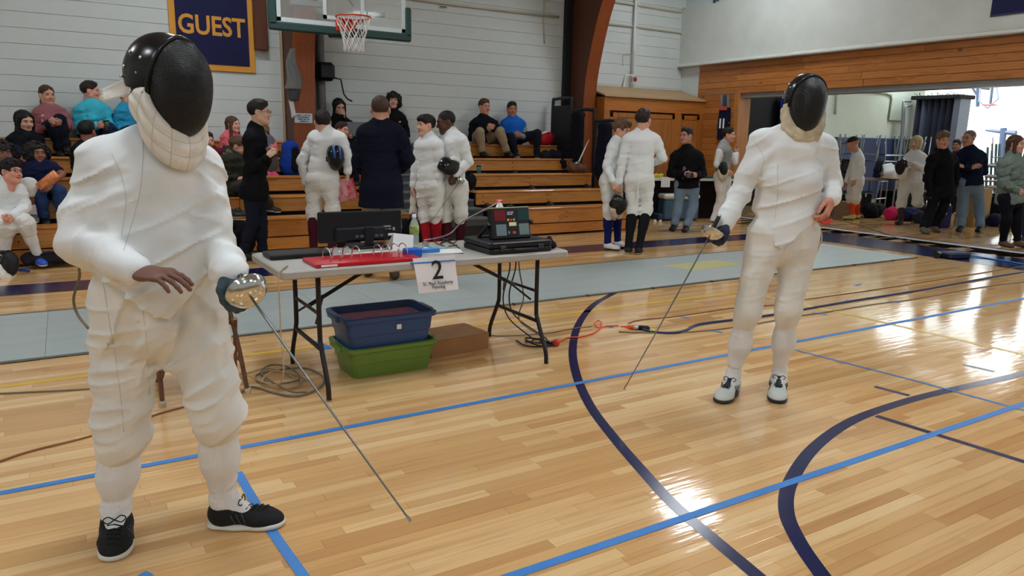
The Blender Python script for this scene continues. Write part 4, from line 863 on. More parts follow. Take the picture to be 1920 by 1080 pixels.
def sdf(ops, h, folds=None, wob=0.0, wobs=0.05):
    """ops: prims (smooth union / subtraction) and ('cut', f) applied to everything so far -> verts (N,3), quads (M,4)"""
    pr = [o for o in ops if o[0] != 'cut' and not o[4]]; lo = np.min([o[1] for o in pr], 0)-0.02-h; hi = np.max([o[2] for o in pr], 0)+0.02+h
    n = np.ceil((hi-lo)/h).astype(int)+1; ax = [lo[i]+h*np.arange(n[i]) for i in range(3)]
    D = np.full(n, 0.5)
    for o in ops:
        if o[0] == 'cut':
            D = np.maximum(D, o[1](ax[0][:, None, None], ax[1][None, :, None], ax[2][None, None, :])); continue
        f, l, u, k, sub = o; m = k+3*h; s = tuple(slice(max(0, int((l[i]-m-lo[i])/h)), max(0, int((u[i]+m-lo[i])/h)+2)) for i in range(3))
        if any(D[s].shape[i] == 0 for i in range(3)): continue
        d = f(ax[0][s[0]][:, None, None], ax[1][s[1]][None, :, None], ax[2][s[2]][None, None, :]); a = D[s]
        if sub:
            q = np.maximum(k-np.abs(a+d), 0)/k; D[s] = np.maximum(a, -d)+q*q*k*0.25
        else:
            q = np.maximum(k-np.abs(a-d), 0)/k; D[s] = np.minimum(a, d)-q*q*k*0.25
    if folds or wob:
        I = np.argwhere(np.abs(D) < 0.05); P = lo+I*h; ad = np.zeros(len(P))
        if wob: ad += wob*vnoise(P[:, 0]/wobs+3, P[:, 1]/wobs+7, P[:, 2]/wobs+1)
        for (c, dr, amp, wl, lat, rad) in (folds or []):
            c = np.asarray(c, float); dr = unit(dr); q = P-c; s_ = q @ dr; l_ = q-s_[:, None]*dr; w_ = np.exp(-(q**2).sum(1)/(2*rad*rad))
            g = w_ > 0.02
            if g.any():
                v = vnoise(s_[g]/wl+l_[g, 0]/lat+11, l_[g, 1]/lat+l_[g, 0]/lat*0.7+5, l_[g, 2]/lat+2); rg = np.clip(1-2.6*np.abs(v), 0, 1); ad[g] -= amp*w_[g]*(1.3*rg**1.5-0.45+0.5*v)
        D[I[:, 0], I[:, 1], I[:, 2]] += ad
    S = D < 0; cells = tuple(q-1 for q in n)
    cnt = np.zeros(cells, np.int8); acc = None
    for a in (0, 1):
        for b in (0, 1):
            for c in (0, 1): cnt += S[a:cells[0]+a, b:cells[1]+b, c:cells[2]+c]
    mixed = (cnt > 0) & (cnt < 8); idx = np.full(cells, -1, np.int64); C = np.argwhere(mixed); idx[mixed] = np.arange(len(C))
    if len(C) == 0: return np.zeros((0, 3)), np.zeros((0, 4), int)
    acc = np.zeros((len(C), 3)); num = np.zeros(len(C))
    corners = [(a, b, c) for a in (0, 1) for b in (0, 1) for c in (0, 1)]; val = {q: D[C[:, 0]+q[0], C[:, 1]+q[1], C[:, 2]+q[2]] for q in corners}
    for q in corners:
        for i in range(3):
            if q[i] == 0:
                p = list(q); p[i] = 1; p = tuple(p); d0, d1 = val[q], val[p]; x = (d0 < 0) != (d1 < 0); t = d0[x]/(d0[x]-d1[x]); e = np.tile(np.array(q, float), (x.sum(), 1)); e[:, i] += t; acc[x] += e; num[x] += 1
    vs = lo+h*(C+acc/num[:, None]); quads = []
    for i in range(3):
        j, k = (i+1) % 3, (i+2) % 3; A = [slice(None)]*3; B = [slice(None)]*3; A[i] = slice(0, n[i]-1); B[i] = slice(1, n[i])
        A[j] = B[j] = slice(1, n[j]-1); A[k] = B[k] = slice(1, n[k]-1)
        sa, sb = S[tuple(A)], S[tuple(B)]; E = np.argwhere(sa != sb)
        if len(E) == 0: continue
        fl = sa[E[:, 0], E[:, 1], E[:, 2]]; g = E.copy(); g[:, j] += 1; g[:, k] += 1
        def cid(dj, dk): q = g.copy(); q[:, j] += dj; q[:, k] += dk; return idx[q[:, 0], q[:, 1], q[:, 2]]
        Q = np.stack([cid(-1, -1), cid(0, -1), cid(0, 0), cid(-1, 0)], 1); Q[~fl] = Q[~fl][:, ::-1]; quads.append(Q)
    return vs, np.concatenate(quads)
def fmesh(name, vs, qs, mats, parent=None, mi=None, smooth=True):
    me = bpy.data.meshes.new(name); nv, nq = len(vs), len(qs)
    me.vertices.add(nv); me.vertices.foreach_set('co', np.asarray(vs, np.float32).ravel())
    if isinstance(qs, np.ndarray):
        me.loops.add(nq*4); me.loops.foreach_set('vertex_index', qs.astype(np.int32).ravel())
        me.polygons.add(nq); me.polygons.foreach_set('loop_start', np.arange(0, nq*4, 4, dtype=np.int32))
    for m in (mats if isinstance(mats, (list, tuple)) else [mats]): me.materials.append(m)
    if mi is not None: me.polygons.foreach_set('material_index', np.asarray(mi, np.int32))
    me.polygons.foreach_set('use_smooth', np.full(nq, smooth)); me.update(calc_edges=True); me.validate()
    return link(bpy.data.objects.new(name, me), parent)

# ---- head, hand and hair templates in local coordinates (face towards +Y, up +Z)
def _head(h=0.0060):
    s = []
    s += [el((0, -0.012, 0.035), (0.074, 0.094, 0.083), 0.03), el((0, 0.024, -0.030), (0.060, 0.064, 0.080), 0.03), rc((0, 0.058, -0.090), (0, 0.066, -0.094), 0.021, 0.020, 0.03)]
    for q in (-1, 1):
        s += [rc((q*0.050, 0.005, -0.055), (q*0.015, 0.060, -0.092), 0.024, 0.018, 0.03), el((q*0.037, 0.062, -0.030), (0.024, 0.026, 0.026), 0.02)]
    s += [rc((-0.034, 0.077, 0.024), (0.034, 0.077, 0.024), 0.014, 0.014, 0.02)]
    for q in (-1, 1): s += [el((q*0.031, 0.099, 0.004), (0.017, 0.014, 0.011), 0.012, sub=True)]
    s += [rc((0, 0.086, 0.012), (0, 0.108, -0.026), 0.007, 0.011, 0.010), rc((-0.011, 0.094, -0.031), (0.011, 0.094, -0.031), 0.0095, 0.0095, 0.008)]
    s += [rc((-0.020, 0.083, -0.058), (0.020, 0.083, -0.058), 0.0065, 0.0065, 0.006), rc((-0.016, 0.082, -0.068), (0.016, 0.082, -0.068), 0.0075, 0.0075, 0.006)]
    for q in (-1, 1): s += [el((q*0.078, -0.006, -0.004), (0.009, 0.020, 0.031), 0.008)]
    s += [rc((0, -0.018, -0.055), (0, -0.032, -0.165), 0.054, 0.056, 0.03)]
    v, f = sdf(s, h); c = v[f].mean(1); m = np.zeros(len(f), int)
    m[(np.abs(c[:, 0]) < 0.023) & (np.abs(c[:, 2]+0.063) < 0.0085) & (c[:, 1] > 0.078)] = 1
    m[(np.abs(c[:, 0]) > 0.013) & (np.abs(c[:, 0]) < 0.047) & (np.abs(c[:, 2]-0.0235-0.05*(0.03-np.abs(c[:, 0]))) < 0.0045) & (c[:, 1] > 0.06)] = 2
    for q in (-1, 1):
        b = MB(); b.ball((q*0.031, 0.0795, 0.004), (0.0135, 0.0105, 0.0085), 10, 6); o = len(v); v = np.concatenate([v, np.array(b.v)]); f4 = np.array([t if len(t) == 4 else (t[0], t[1], t[2], t[2]) for t in b.f])+o
        cc = np.array([v[list(t)].mean(0) for t in f4]); f = np.concatenate([f, f4]); m = np.concatenate([m, np.where((np.hypot(cc[:, 0]-q*0.031, cc[:, 2]-0.004) < 0.006) & (cc[:, 1] > 0.08), 4, 3)])
    return v, f, m
def _hand(curl, spread=0.0, thumb=0.5, h=0.0050, glove=0.0):
    """right hand: wrist at origin, fingers to +Y, back of hand +Z, thumb to -X"""
    s = [rc((0, -0.03, 0), (0, 0.02, 0), 0.027, 0.030, 0.02, ((0, 0, 1), 0.72)), rc((-0.018, 0.025, 0), (-0.024, 0.085, 0), 0.022, 0.021, 0.02, ((0, 0, 1), 0.6)), rc((0.018, 0.025, 0), (0.024, 0.078, 0), 0.020, 0.019, 0.02, ((0, 0, 1), 0.6))]
    g = glove
    for i, (x, y, L) in enumerate(((-0.029, 0.088, 0.070), (-0.010, 0.094, 0.079), (0.010, 0.090, 0.073), (0.028, 0.080, 0.058))):
        p = np.array([x, y, 0.0]); a = 0.15; rr = 0.0094-0.0006*i+g
        for seg, fr in enumerate((0.48, 0.30, 0.24)):
            a += curl*(0.75, 1.0, 0.7)[seg]*(1+0.06*i); d = np.array([spread*(i-1.5)*0.12, math.cos(a), -math.sin(a)]); q = p+unit(d)*L*fr; s.append(rc(p, q, rr, rr*0.92, 0.005)); p = q; rr *= 0.92
    t0 = np.array([-0.026, 0.018, -0.006]); t1 = t0+unit((-0.75+0.3*thumb, 0.75, -0.45*thumb-0.15))*0.045; t2 = t1+unit((-0.35+0.65*thumb, 0.9, -0.5*thumb-0.1))*0.032; t3 = t2+unit((-0.1+0.8*thumb, 0.9, -0.45*thumb))*0.026
    s += [rc(t0, t1, 0.016+g, 0.0125+g, 0.012), rc(t1, t2, 0.0115+g, 0.0105+g, 0.006), rc(t2, t3, 0.0105+g, 0.0085+g, 0.006)]
    return sdf(s, h)
HEAD = _head()
HANDS = {'relaxed': _hand(0.38, 0.2, 0.4), 'grip': _hand(1.05, 0.0, 0.95), 'flat': _hand(0.12, 0.5, 0.2)}
def _hair(style):
    c = [el((0, -0.016, 0.040), (0.081, 0.100, 0.088), 0.02)]
    face = el((0, 0.105, -0.020), (0.066, 0.075, 0.080), 0.02, sub=True); ears = [el((q*0.085, 0.012, -0.012), (0.03, 0.026, 0.038), 0.012, sub=True) for q in (-1, 1)]
    nape = plane((0, 0, -0.062), (0, 0.55, -1)); wob, ws = 0.006, 0.018
    if style == 'crop':
        c = [el((0, -0.014, 0.038), (0.0765, 0.0965, 0.0855), 0.02), el((0, 0.105, -0.010), (0.070, 0.075, 0.080), 0.02, sub=True)]+ears+[nape]; wob = 0.002
    elif style == 'short': c += [el((0, 0.022, 0.092), (0.060, 0.062, 0.030), 0.03), face]+ears+[nape]
    elif style == 'mop': c = [el((0, -0.014, 0.045), (0.090, 0.108, 0.094), 0.02), el((0, 0.045, 0.095), (0.07, 0.06, 0.04), 0.03), el((0, 0.112, -0.030), (0.066, 0.070, 0.080), 0.02, sub=True)]+ears+[plane((0, 0, -0.06), (0, 0.45, -1))]; wob = 0.011
    elif style == 'long':
        c += [rc((0, -0.075, 0.02), (0, -0.085, -0.20), 0.075, 0.060, 0.04, ((0, 1, 0), 0.5))]
        for q in (-1, 1): c += [rc((q*0.072, 0.018, 0.045), (q*0.086, 0.022, -0.20), 0.022, 0.027, 0.03)]
        c += [el((0, 0.118, -0.030), (0.056, 0.090, 0.096), 0.012, sub=True)]
    elif style == 'bob':
        c = [el((0, -0.010, 0.040), (0.092, 0.106, 0.092), 0.02), rc((0, -0.05, 0.0), (0, -0.055, -0.07), 0.082, 0.078, 0.03, ((0, 1, 0), 0.7))]
        for q in (-1, 1): c += [rc((q*0.070, 0.020, 0.03), (q*0.072, 0.032, -0.085), 0.026, 0.026, 0.03)]
        c += [el((0, 0.118, -0.040), (0.054, 0.064, 0.074), 0.012, sub=True), plane((0, 0, -0.115), (0, 0, -1))]; wob = 0.003
    elif style == 'curly':
        c = [el((0, -0.02, 0.035), (0.112, 0.112, 0.104), 0.02)]
        for q in (-1, 1): c += [el((q*0.080, -0.01, -0.055), (0.045, 0.06, 0.065), 0.04)]
        c += [el((0, 0.118, -0.030), (0.060, 0.070, 0.080), 0.02, sub=True)]; wob, ws = 0.022, 0.030
    elif style == 'afro':
        c = [el((0, -0.035, 0.0), (0.150, 0.115, 0.125), 0.02), el((0, -0.014, 0.045), (0.085, 0.10, 0.085), 0.04), el((0, 0.112, -0.020), (0.066, 0.075, 0.085), 0.02, sub=True)]; wob, ws = 0.018, 0.03
    elif style == 'tied':
        c += [face]+ears+[nape]+[el((0.0, -0.125, 0.01), (0.035, 0.04, 0.04), 0.02), rc((0, -0.12, 0.0), (0.05, -0.07, -0.17), 0.03, 0.018, 0.02)]
    elif style == 'fringe': c += [el((0, 0.055, 0.075), (0.07, 0.05, 0.04), 0.03), el((0, 0.11, -0.035), (0.066, 0.07, 0.075), 0.02, sub=True)]+ears+[plane((0, 0, -0.065), (0, 0.45, -1))]
    elif style == 'bun': c += [face]+ears+[nape]+[el((0.0, -0.10, 0.075), (0.045, 0.045, 0.045), 0.02)]
    elif style == 'cap': c = [el((0, -0.012, 0.042), (0.083, 0.102, 0.086), 0.02), plane((0, 0, 0.03), (0, -0.1, -1)), rc((0, 0.07, 0.05), (0, 0.135, 0.038), 0.055, 0.05, 0.02, ((0, 0, 1), 0.22))]; wob = 0.0
    return sdf(c, 0.0075, None, wob, ws)
HAIRS = {}
def hair_mat(col): return mat('hair_%d_%d_%d' % col, col, 0.5, var=0.45, vscale=40, bump=0.5, bscale=160, stretch=(1, 1, 0.35), spec=0.35)
def skin_mat(col): return mat('skin_%d_%d_%d' % col, col, 0.5, var=0.08, vscale=25, spec=0.35)
EYEW = mat('eye_white', (150, 142, 136), 0.4); IRIS = mat('eye_iris', (40, 28, 22), 0.2)
def frame3(y, z):
    y = unit(y); z = np.asarray(z, float); z = unit(z-y*(z @ y)); x = np.cross(y, z); return np.stack([x, y, z], 1)
def xf(v, R, o, s=1.0, mirror=False):
    v = v.copy()
    if mirror: v[:, 0] *= -1
    return (v*s) @ R.T+o
UP = V(0, 0, 1)
HS = 1.13

class Rig:
    """joints of one person given as photo pixels plus depth offsets (m) along the view axis"""
    def __init__(s, d0, face, J, stat=1.74, bulk=1.0, hface=None, hpitch=0.0, hroll=0.0):
        s.d0 = d0; s.s = stat/1.74; s.b = bulk; s.J = {}
        for k, q in J.items():
            s.J[k] = np.asarray(q, float) if hasattr(q, 'shape') else ath(q[0], q[1], d0+(q[2] if len(q) > 2 else 0.0))
        j = s.J; v = j['nk']-CPOS; v[2] = 0; v = unit(v); rp = V(v[1], -v[0], 0)
        def fd(a): a = math.radians(a); return -v*math.cos(a)+rp*math.sin(a)
        s.view = v; s.right = rp; s.f = fd(face); s.fd = fd
        hd = fd(face if hface is None else hface); p = math.radians(hpitch); hf = hd*math.cos(p)+UP*math.sin(p); side = np.cross(hf, UP)
        up = unit(np.cross(side, hf)); r = math.radians(hroll); up = up*math.cos(r)+unit(side)*math.sin(r); s.HR = frame3(hf, up)
        s.pel = (j['pa']+j['pb'])/2; s.sh = (j['sa']+j['sb'])/2; s.spine = unit(s.sh-s.pel); s.tf = unit(s.f-s.spine*(s.f @ s.spine)); s.left = np.cross(s.spine, s.tf)
    def torso(s, o, female=False, belly=0.0, wst=1.0):
        j, k, b = s.J, s.s, s.b; sh, pel = s.sh, s.pel; L = pel-sh; f = (s.tf, 0.70)
        top = sh+L*0.13; wa = sh+L*0.66; r = [(0.158*b)*k+o, (0.138*b*wst)*k+o, (0.160*b)*k+o]
        P = [rc(top, wa, r[0], r[1], 0.06, f), rc(wa, pel-s.spine*0.01, r[1], r[2], 0.06, (s.tf, 0.74)), rc(j['sa']+(sh-j['sa'])*0.12, j['sb']+(sh-j['sb'])*0.12, 0.060*k+o, 0.060*k+o, 0.07), rc(j['nk']-s.spine*0.02, sh, 0.055*k+o, 0.09*k+o, 0.07)]+[rc(j['nk']-s.spine*0.015, j['nk']+(j['s'+q]-j['nk'])*0.75, 0.052*k+o*0.7, 0.050*k+o, 0.05) for q in 'ab']
        if female:
            for q in (-1, 1): P.append(el(sh+L*0.33+s.left*q*0.075*k+s.tf*(0.085*k+o*0.5), (0.068*k, 0.068*k, 0.07*k), 0.05))
        if belly: P.append(el(wa+L*0.12+s.tf*0.06, np.array((0.14, 0.14, 0.15))*b*k*(0.7+belly), 0.06))
        return P
    def arm(s, q, o, end=0.0, stop=1.0, o2=None):
        j, k, b = s.J, s.s, 0.6+0.4*s.b; a, e, w_ = j['s'+q], j['e'+q], j['w'+q]; o2 = o if o2 is None else o2; wr = w_-unit(w_-e)*end
        if stop < 1: return [rc(a, a+(e-a)*stop, 0.058*b*k+o, 0.052*b*k+o, 0.05)]
        return [rc(a, e, 0.057*b*k+o, 0.046*b*k+o, 0.022), rc(e, wr, 0.046*b*k+o, 0.034*b*k+o2, 0.012)]
    def leg(s, q, o, low=1.0, o2=None, end=0.0, hipr=0.092):
        j, k, b = s.J, s.s, 0.55+0.45*s.b; a, e, w_ = j['p'+q], j['k'+q], j['a'+q]; o2 = o if o2 is None else o2
        P = [rc(a, e, hipr*b*k+o, 0.060*b*k+o, 0.05)]
        if low > 0:
            ed = e+(w_-e)*low; r1 = 0.060+(0.042-0.060)*low; P.append(rc(e, ed-unit(w_-e)*end, 0.060*b*k+o, r1*b*k+o2, 0.04))
            if low > 0.6: P.append(rc(e+(w_-e)*0.2-s.f*0.012, e+(w_-e)*0.45-s.f*0.012, 0.056*b*k+o*0.8, 0.052*b*k+o*0.8, 0.05))
        return P
    def handframe(s, q):
        j = s.J; w_, e = j['w'+q], j['e'+q]; d = unit(j['h'+q]-w_) if 'h'+q in j else unit(w_-e)
        isleft = (j['s'+q]-s.sh) @ s.left > 0
        palm = s.sh+(s.pel-s.sh)*0.7-w_ if 'palm'+q not in j else j['palm'+q]
        return frame3(d, -np.asarray(palm)), isleft

def person(label, rig, skin, hair=None, top=None, bottom=None, socks=None, shoes=None, group=None, hands=('relaxed', 'relaxed'), female=False, h=None, extra=None,
           glasses=None, belly=0.0, base=None, lip=None, head=True, bare_arm=None, scarf=None, wst=1.0):
    """root Empty 'person' with one body mesh and clothing, hair, shoes as parts"""
    j = rig.J; h = h or max(0.0105, rig.d0*0.00165); k = rig.s
    bz = base if base is not None else (min(j['ta'][2], j['tb'][2]) if 'ta' in j else rig.pel[2]-0.1)
    t = thing('person', (rig.pel[0], rig.pel[1], max(bz, 0)), label, 'person', group); rig.root = t
    hm = hair_mat(hair[1]) if hair else skin_mat(skin); j['hd'] = j['hd']-rig.HR[:, 2]*0.022*k
    sk = skin_mat(skin); lp = mat('lip_%d_%d_%d' % skin, tuple(int(c*m_) for c, m_ in zip(skin, (0.85, 0.62, 0.62))), 0.4)
    # body
    P = rig.torso(-0.022, female)
    for q in 'ab':
        P += rig.arm(q, -0.008, o2=-0.005)
        if 'k'+q in j: P += rig.leg(q, -0.012, o2=-0.006)
        if 't'+q in j: P.append(rc(j['a'+q]-UP*0.02, j['a'+q]*0.55+j['t'+q]*0.45-UP*0.005, 0.026*k, 0.018*k, 0.03))
    P.append(rc(j['nk'], j['hd']-rig.HR[:, 2]*0.07*k, 0.050*k, 0.050*k, 0.02))
    v, f = sdf(P, max(0.016, h*1.3)); vs, qs, ms = [v], [f], [np.zeros(len(f), int)]; n = len(v)
    if head:
        hv = xf(HEAD[0], rig.HR, j['hd'], k*HS); vs.append(hv); qs.append(HEAD[1]+n); ms.append(HEAD[2]); n += len(hv)
    for q, st in zip('ab', hands):
        if st is None: continue
        R, isl = rig.handframe(q); hv, hf = HANDS[st]; hv = xf(hv, R, j['w'+q], k*(0.95 if not female else 0.88), isl); vs.append(hv); qs.append((hf[:, ::-1] if isl else hf)+n); ms.append(np.zeros(len(hf), int)); n += len(hv)
    fmesh('body', np.concatenate(vs), np.concatenate(qs), [sk, lp, hm, EYEW, IRIS], t, np.concatenate(ms))
    if hair and hair[0]:
        if hair[0] not in HAIRS: HAIRS[hair[0]] = _hair(hair[0])
        fmesh('hair' if hair[0] != 'cap' else 'cap', xf(HAIRS[hair[0]][0], rig.HR, j['hd'], k*HS), HAIRS[hair[0]][1], hm, t)
    fold = []
    def limbfold(a, b, amp, wl=0.045, n_=3):
        for i in range(n_): c = a+(b-a)*(i+0.5)/n_; fold.append((c, b-a, amp, wl, 0.16, 0.16))
    if top:
        c, kind, o = top[:3]; opt = top[3] if len(top) > 3 else {}; hem = opt.get('hem', 0.05); ops = rig.torso(o, female, belly, wst)
        hp = rig.pel-rig.spine*hem; fl = opt.get('flare', 0.0)
        if hem > 0: ops.append(rc(rig.pel, hp, 0.160*rig.b*k+o, 0.160*rig.b*k+o+fl, 0.05, (rig.tf, 0.80)))
        if hem > 0: ops.append(el(rig.pel-rig.tf*0.045, (0.12*rig.b*k+o+0.01, 0.10*rig.b*k+o+0.012, 0.11*k+o), 0.06, np.stack([rig.left, rig.tf, rig.spine], 1)))
        ops.append(plane(hp, -rig.spine))
        if opt.get('crotch'): ops.append(rc(rig.pel, rig.pel-rig.spine*0.10+rig.tf*0.03, 0.05, 0.035, 0.05))
        ns = opt.get('nosleeve')
        for q in 'ab':
            if kind == 'tee': ops += rig.arm(q, o+0.004, stop=0.55)
            elif kind != 'vest': ops += rig.arm(q, o*0.9+opt.get('sl', 0.0), end=opt.get('cuff', 0.028), o2=o*0.55+0.006)
        if opt.get('collar', 0.02) > 0: ops.append(rc(j['nk']-rig.spine*0.03, j['nk']+unit(j['hd']-j['nk'])*(opt.get('collar', 0.02)-0.02), 0.066*k+o*0.3, 0.062*k+o*0.3, 0.03))
        if opt.get('hood'): ops.append(el(j['nk']-rig.tf*0.07+UP*0.02, (0.12, 0.08, 0.09), 0.05, np.stack([rig.left, rig.tf, UP], 1)))
        am = opt.get('fold', 0.012)
        limbfold(rig.sh, rig.pel, am*0.8, 0.07, 3)
        if kind != 'vest':
            for q in 'ab': limbfold(j['s'+q], j['e'+q], am, 0.05, 2); limbfold(j['e'+q], j['w'+q], am, 0.04, 2)
        v, f = sdf(ops, h, fold, 0.0015, 0.05); fmesh(opt.get('name', 'jacket'), v, f, c, t)
    if opt_under(top): 
        u = top[3]['under']; ops = rig.torso(u[1], female)+[plane(rig.pel+rig.spine*0.02, -rig.spine)]
        for q in 'ab': ops += rig.arm(q, u[1], end=0.03)
        ops.append(rc(j['nk']-rig.spine*0.03, j['nk']+unit(j['hd']-j['nk'])*0.04, 0.062*k, 0.058*k, 0.02)); v, f = sdf(ops, h); fmesh('shirt', v, f, u[0], t)
    fold = []
    if bottom:
        c, kind, o = bottom[:3]; opt = bottom[3] if len(bottom) > 3 else {}; am = opt.get('fold', 0.006)
        ops = [rc(rig.pel+rig.spine*opt.get('rise', 0.12), rig.pel, 0.140*rig.b*wst*k+o, 0.155*rig.b*k+o, 0.05, (rig.tf, 0.76)), el(rig.pel-rig.tf*0.045, (0.12*rig.b*k+o, 0.10*rig.b*k+o, 0.11*k+o), 0.06, np.stack([rig.left, rig.tf, rig.spine], 1))]
        for q in 'ab':
            if 'k'+q not in j: continue
            if kind == 'trousers': ops += rig.leg(q, o, 1.0, o+0.012, opt.get('end', 0.03)); limbfold(j['k'+q], j['a'+q], am*1.2, 0.05, 2)
            elif kind == 'breeches': ops += rig.leg(q, o+0.012, 0.22, o+0.006); limbfold(j['p'+q], j['k'+q], am*1.3, 0.055, 3); fold.append((j['k'+q], j['a'+q]-j['k'+q], am*1.5, 0.035, 0.12, 0.10))
            elif kind == 'shorts': ops += rig.leg(q, o, 0.0)
            elif kind == 'leggings': ops += rig.leg(q, o, 1.0, o, 0.02)
            limbfold(j['p'+q], j['k'+q], am*0.8, 0.06, 2)
        v, f = sdf(ops, h, fold, 0.0015, 0.05); fmesh(opt.get('name', 'breeches' if kind == 'breeches' else 'trousers'), v, f, c, t)
    if socks:
        for q in 'ab':
            if 'a'+q not in j or 'k'+q not in j: continue
            a, e = j['k'+q], j['a'+q]; lo_ = socks[1] if len(socks) > 1 else 0.12; b_ = 0.55+0.45*rig.b; st = a+(e-a)*lo_
            ops = [rc(st, e, (0.060+(0.042-0.060)*lo_)*b_*k+0.004, 0.042*b_*k+0.004, 0.03)]
            if lo_ < 0.4: ops.append(rc(a+(e-a)*0.22-rig.f*0.014, a+(e-a)*0.45-rig.f*0.014, 0.055*b_*k, 0.052*b_*k, 0.05))
            ops.append(rc(e, j['t'+q]*0.4+e*0.6-UP*0.02, 0.040*k, 0.034*k, 0.02))
            v, f = sdf(ops, h); fmesh('sock', v, f, socks[0], t)
    if shoes:
        for q in 'ab':
            if 't'+q not in j: continue
            shoe(t, j['a'+q], j['t'+q], k, shoes[0], shoes[1], h, shoes[2] if len(shoes) > 2 else 0.0)
    if glasses: make_glasses(t, rig.HR, j['hd'], k*HS, glasses)
    return t
def opt_under(top): return bool(top) and len(top) > 3 and 'under' in top[3]
def shoe(t, an, toe, k, upper, sole, h, boot=0.0):
    """an = ankle joint, toe = tip of the shoe; the ground is 0.075 below the ankle along the foot's own up"""
    d = toe-an; d = unit(d-UP*(d @ UP)) if abs(unit(d)[2]) < 0.75 else unit(d); up = UP if abs(unit(toe-an)[2]) < 0.75 else unit(np.cross(np.cross(d, UP), d)); z0 = an-up*0.088*k
    tip = toe-up*((toe-z0) @ up); heel = z0-d*0.050*k; sd = np.cross(d, up)
    if (tip-heel) @ d < 0.12*k: tip = heel+d*0.19*k
    ops = [rc(heel+d*0.035*k+up*0.05*k, z0+d*0.04*k+up*0.055*k, 0.038*k, 0.040*k, 0.03), rc(z0+d*0.03*k+up*0.042*k, tip-d*0.05*k+up*0.034*k, 0.042*k, 0.040*k, 0.04, (up, 0.85)), rc(tip-d*0.065*k+up*0.030*k, tip-d*0.035*k+up*0.028*k, 0.043*k, 0.036*k, 0.03, (up, 0.72)), rc(an-up*0.03*k, an+up*(0.005+boot)*k, 0.041*k, 0.043*k, 0.03), plane(z0+up*0.001, -up)]
    v, f = sdf(ops, min(h, 0.010)); c = (v[f].mean(1)-z0) @ up; o = fmesh('shoe', v, f, [upper, sole], t, (c < 0.022*k).astype(int)); return o
def make_glasses(t, R, c, k, col):
    b = MB()
    for q in (-1, 1):
        b.tube([c+R @ (V(q*0.032+0.022*math.cos(a), 0.1045, 0.003+0.017*math.sin(a))*k) for a in np.linspace(0, 2*PI, 13)[:-1]], 0.0016*k, 5, closed=True)
        b.tube([c+R @ (V(q*0.054, 0.102, 0.006)*k), c+R @ (V(q*0.078, 0.085, 0.008)*k), c+R @ (V(q*0.083, 0.0, 0.006)*k)], 0.0018*k, 5)
    b.tube([c+R @ (V(-0.011, 0.1075, 0.006)*k), c+R @ (V(0.011, 0.1075, 0.006)*k)], 0.0015*k, 5); b.build('glasses', col, t)

# ================================================================= FENCERS IN THE FOREGROUND
white_c = mat('fencing_white', (232, 235, 236), 0.8, var=0.05, vscale=5, bump=0.07, bscale=170, spec=0.15)
white_k = mat('fencing_breeches', (228, 227, 222), 0.8, var=0.06, vscale=5, bump=0.07, bscale=170, spec=0.15)
white_s = mat('white_sock', (230, 231, 233), 0.85, var=0.05, vscale=12, bump=0.5, bscale=240, stretch=(1, 1, 0.15), spec=0.1)
def mesh_mat():
    m = bpy.data.materials.new('mask_mesh'); m.use_nodes = True; nt = m.node_tree; b = nt.nodes['Principled BSDF']
    b.inputs['Base Color'].default_value = lin((13, 13, 15)); b.inputs['Roughness'].default_value = 0.42; b.inputs['Metallic'].default_value = 0.25
    tc = nt.nodes.new('ShaderNodeTexCoord'); w1 = nt.nodes.new('ShaderNodeTexWave'); w2 = nt.nodes.new('ShaderNodeTexWave')
    w1.inputs['Scale'].default_value = 60; w2.inputs['Scale'].default_value = 60; w2.bands_direction = 'Z'
    for w_ in (w1, w2): nt.links.new(tc.outputs['Object'], w_.inputs['Vector'])
    mx = nt.nodes.new('ShaderNodeMath'); mx.operation = 'MAXIMUM'; nt.links.new(w1.outputs['Fac'], mx.inputs[0]); nt.links.new(w2.outputs['Fac'], mx.inputs[1])
    bp = nt.nodes.new('ShaderNodeBump'); bp.inputs['Strength'].default_value = 0.4; bp.inputs['Distance'].default_value = 0.004; nt.links.new(mx.outputs[0], bp.inputs['Height']); nt.links.new(bp.outputs[0], b.inputs['Normal'])
    return m
MESH = mesh_mat(); VINYL = mat('mask_vinyl', (15, 15, 18), 0.22, spec=0.6); BIB = mat('mask_bib', (232, 229, 220), 0.75, var=0.1, vscale=14, bump=0.3, bscale=60); BIB2 = mat('mask_bib_worn', (214, 200, 170), 0.75, var=0.3, vscale=16, bump=0.3, bscale=60)
SEAMB = mat('bib_stitch', (196, 188, 168), 0.9)
STUD = mat('mask_stud', (196, 196, 190), 0.2, metal=0.9)
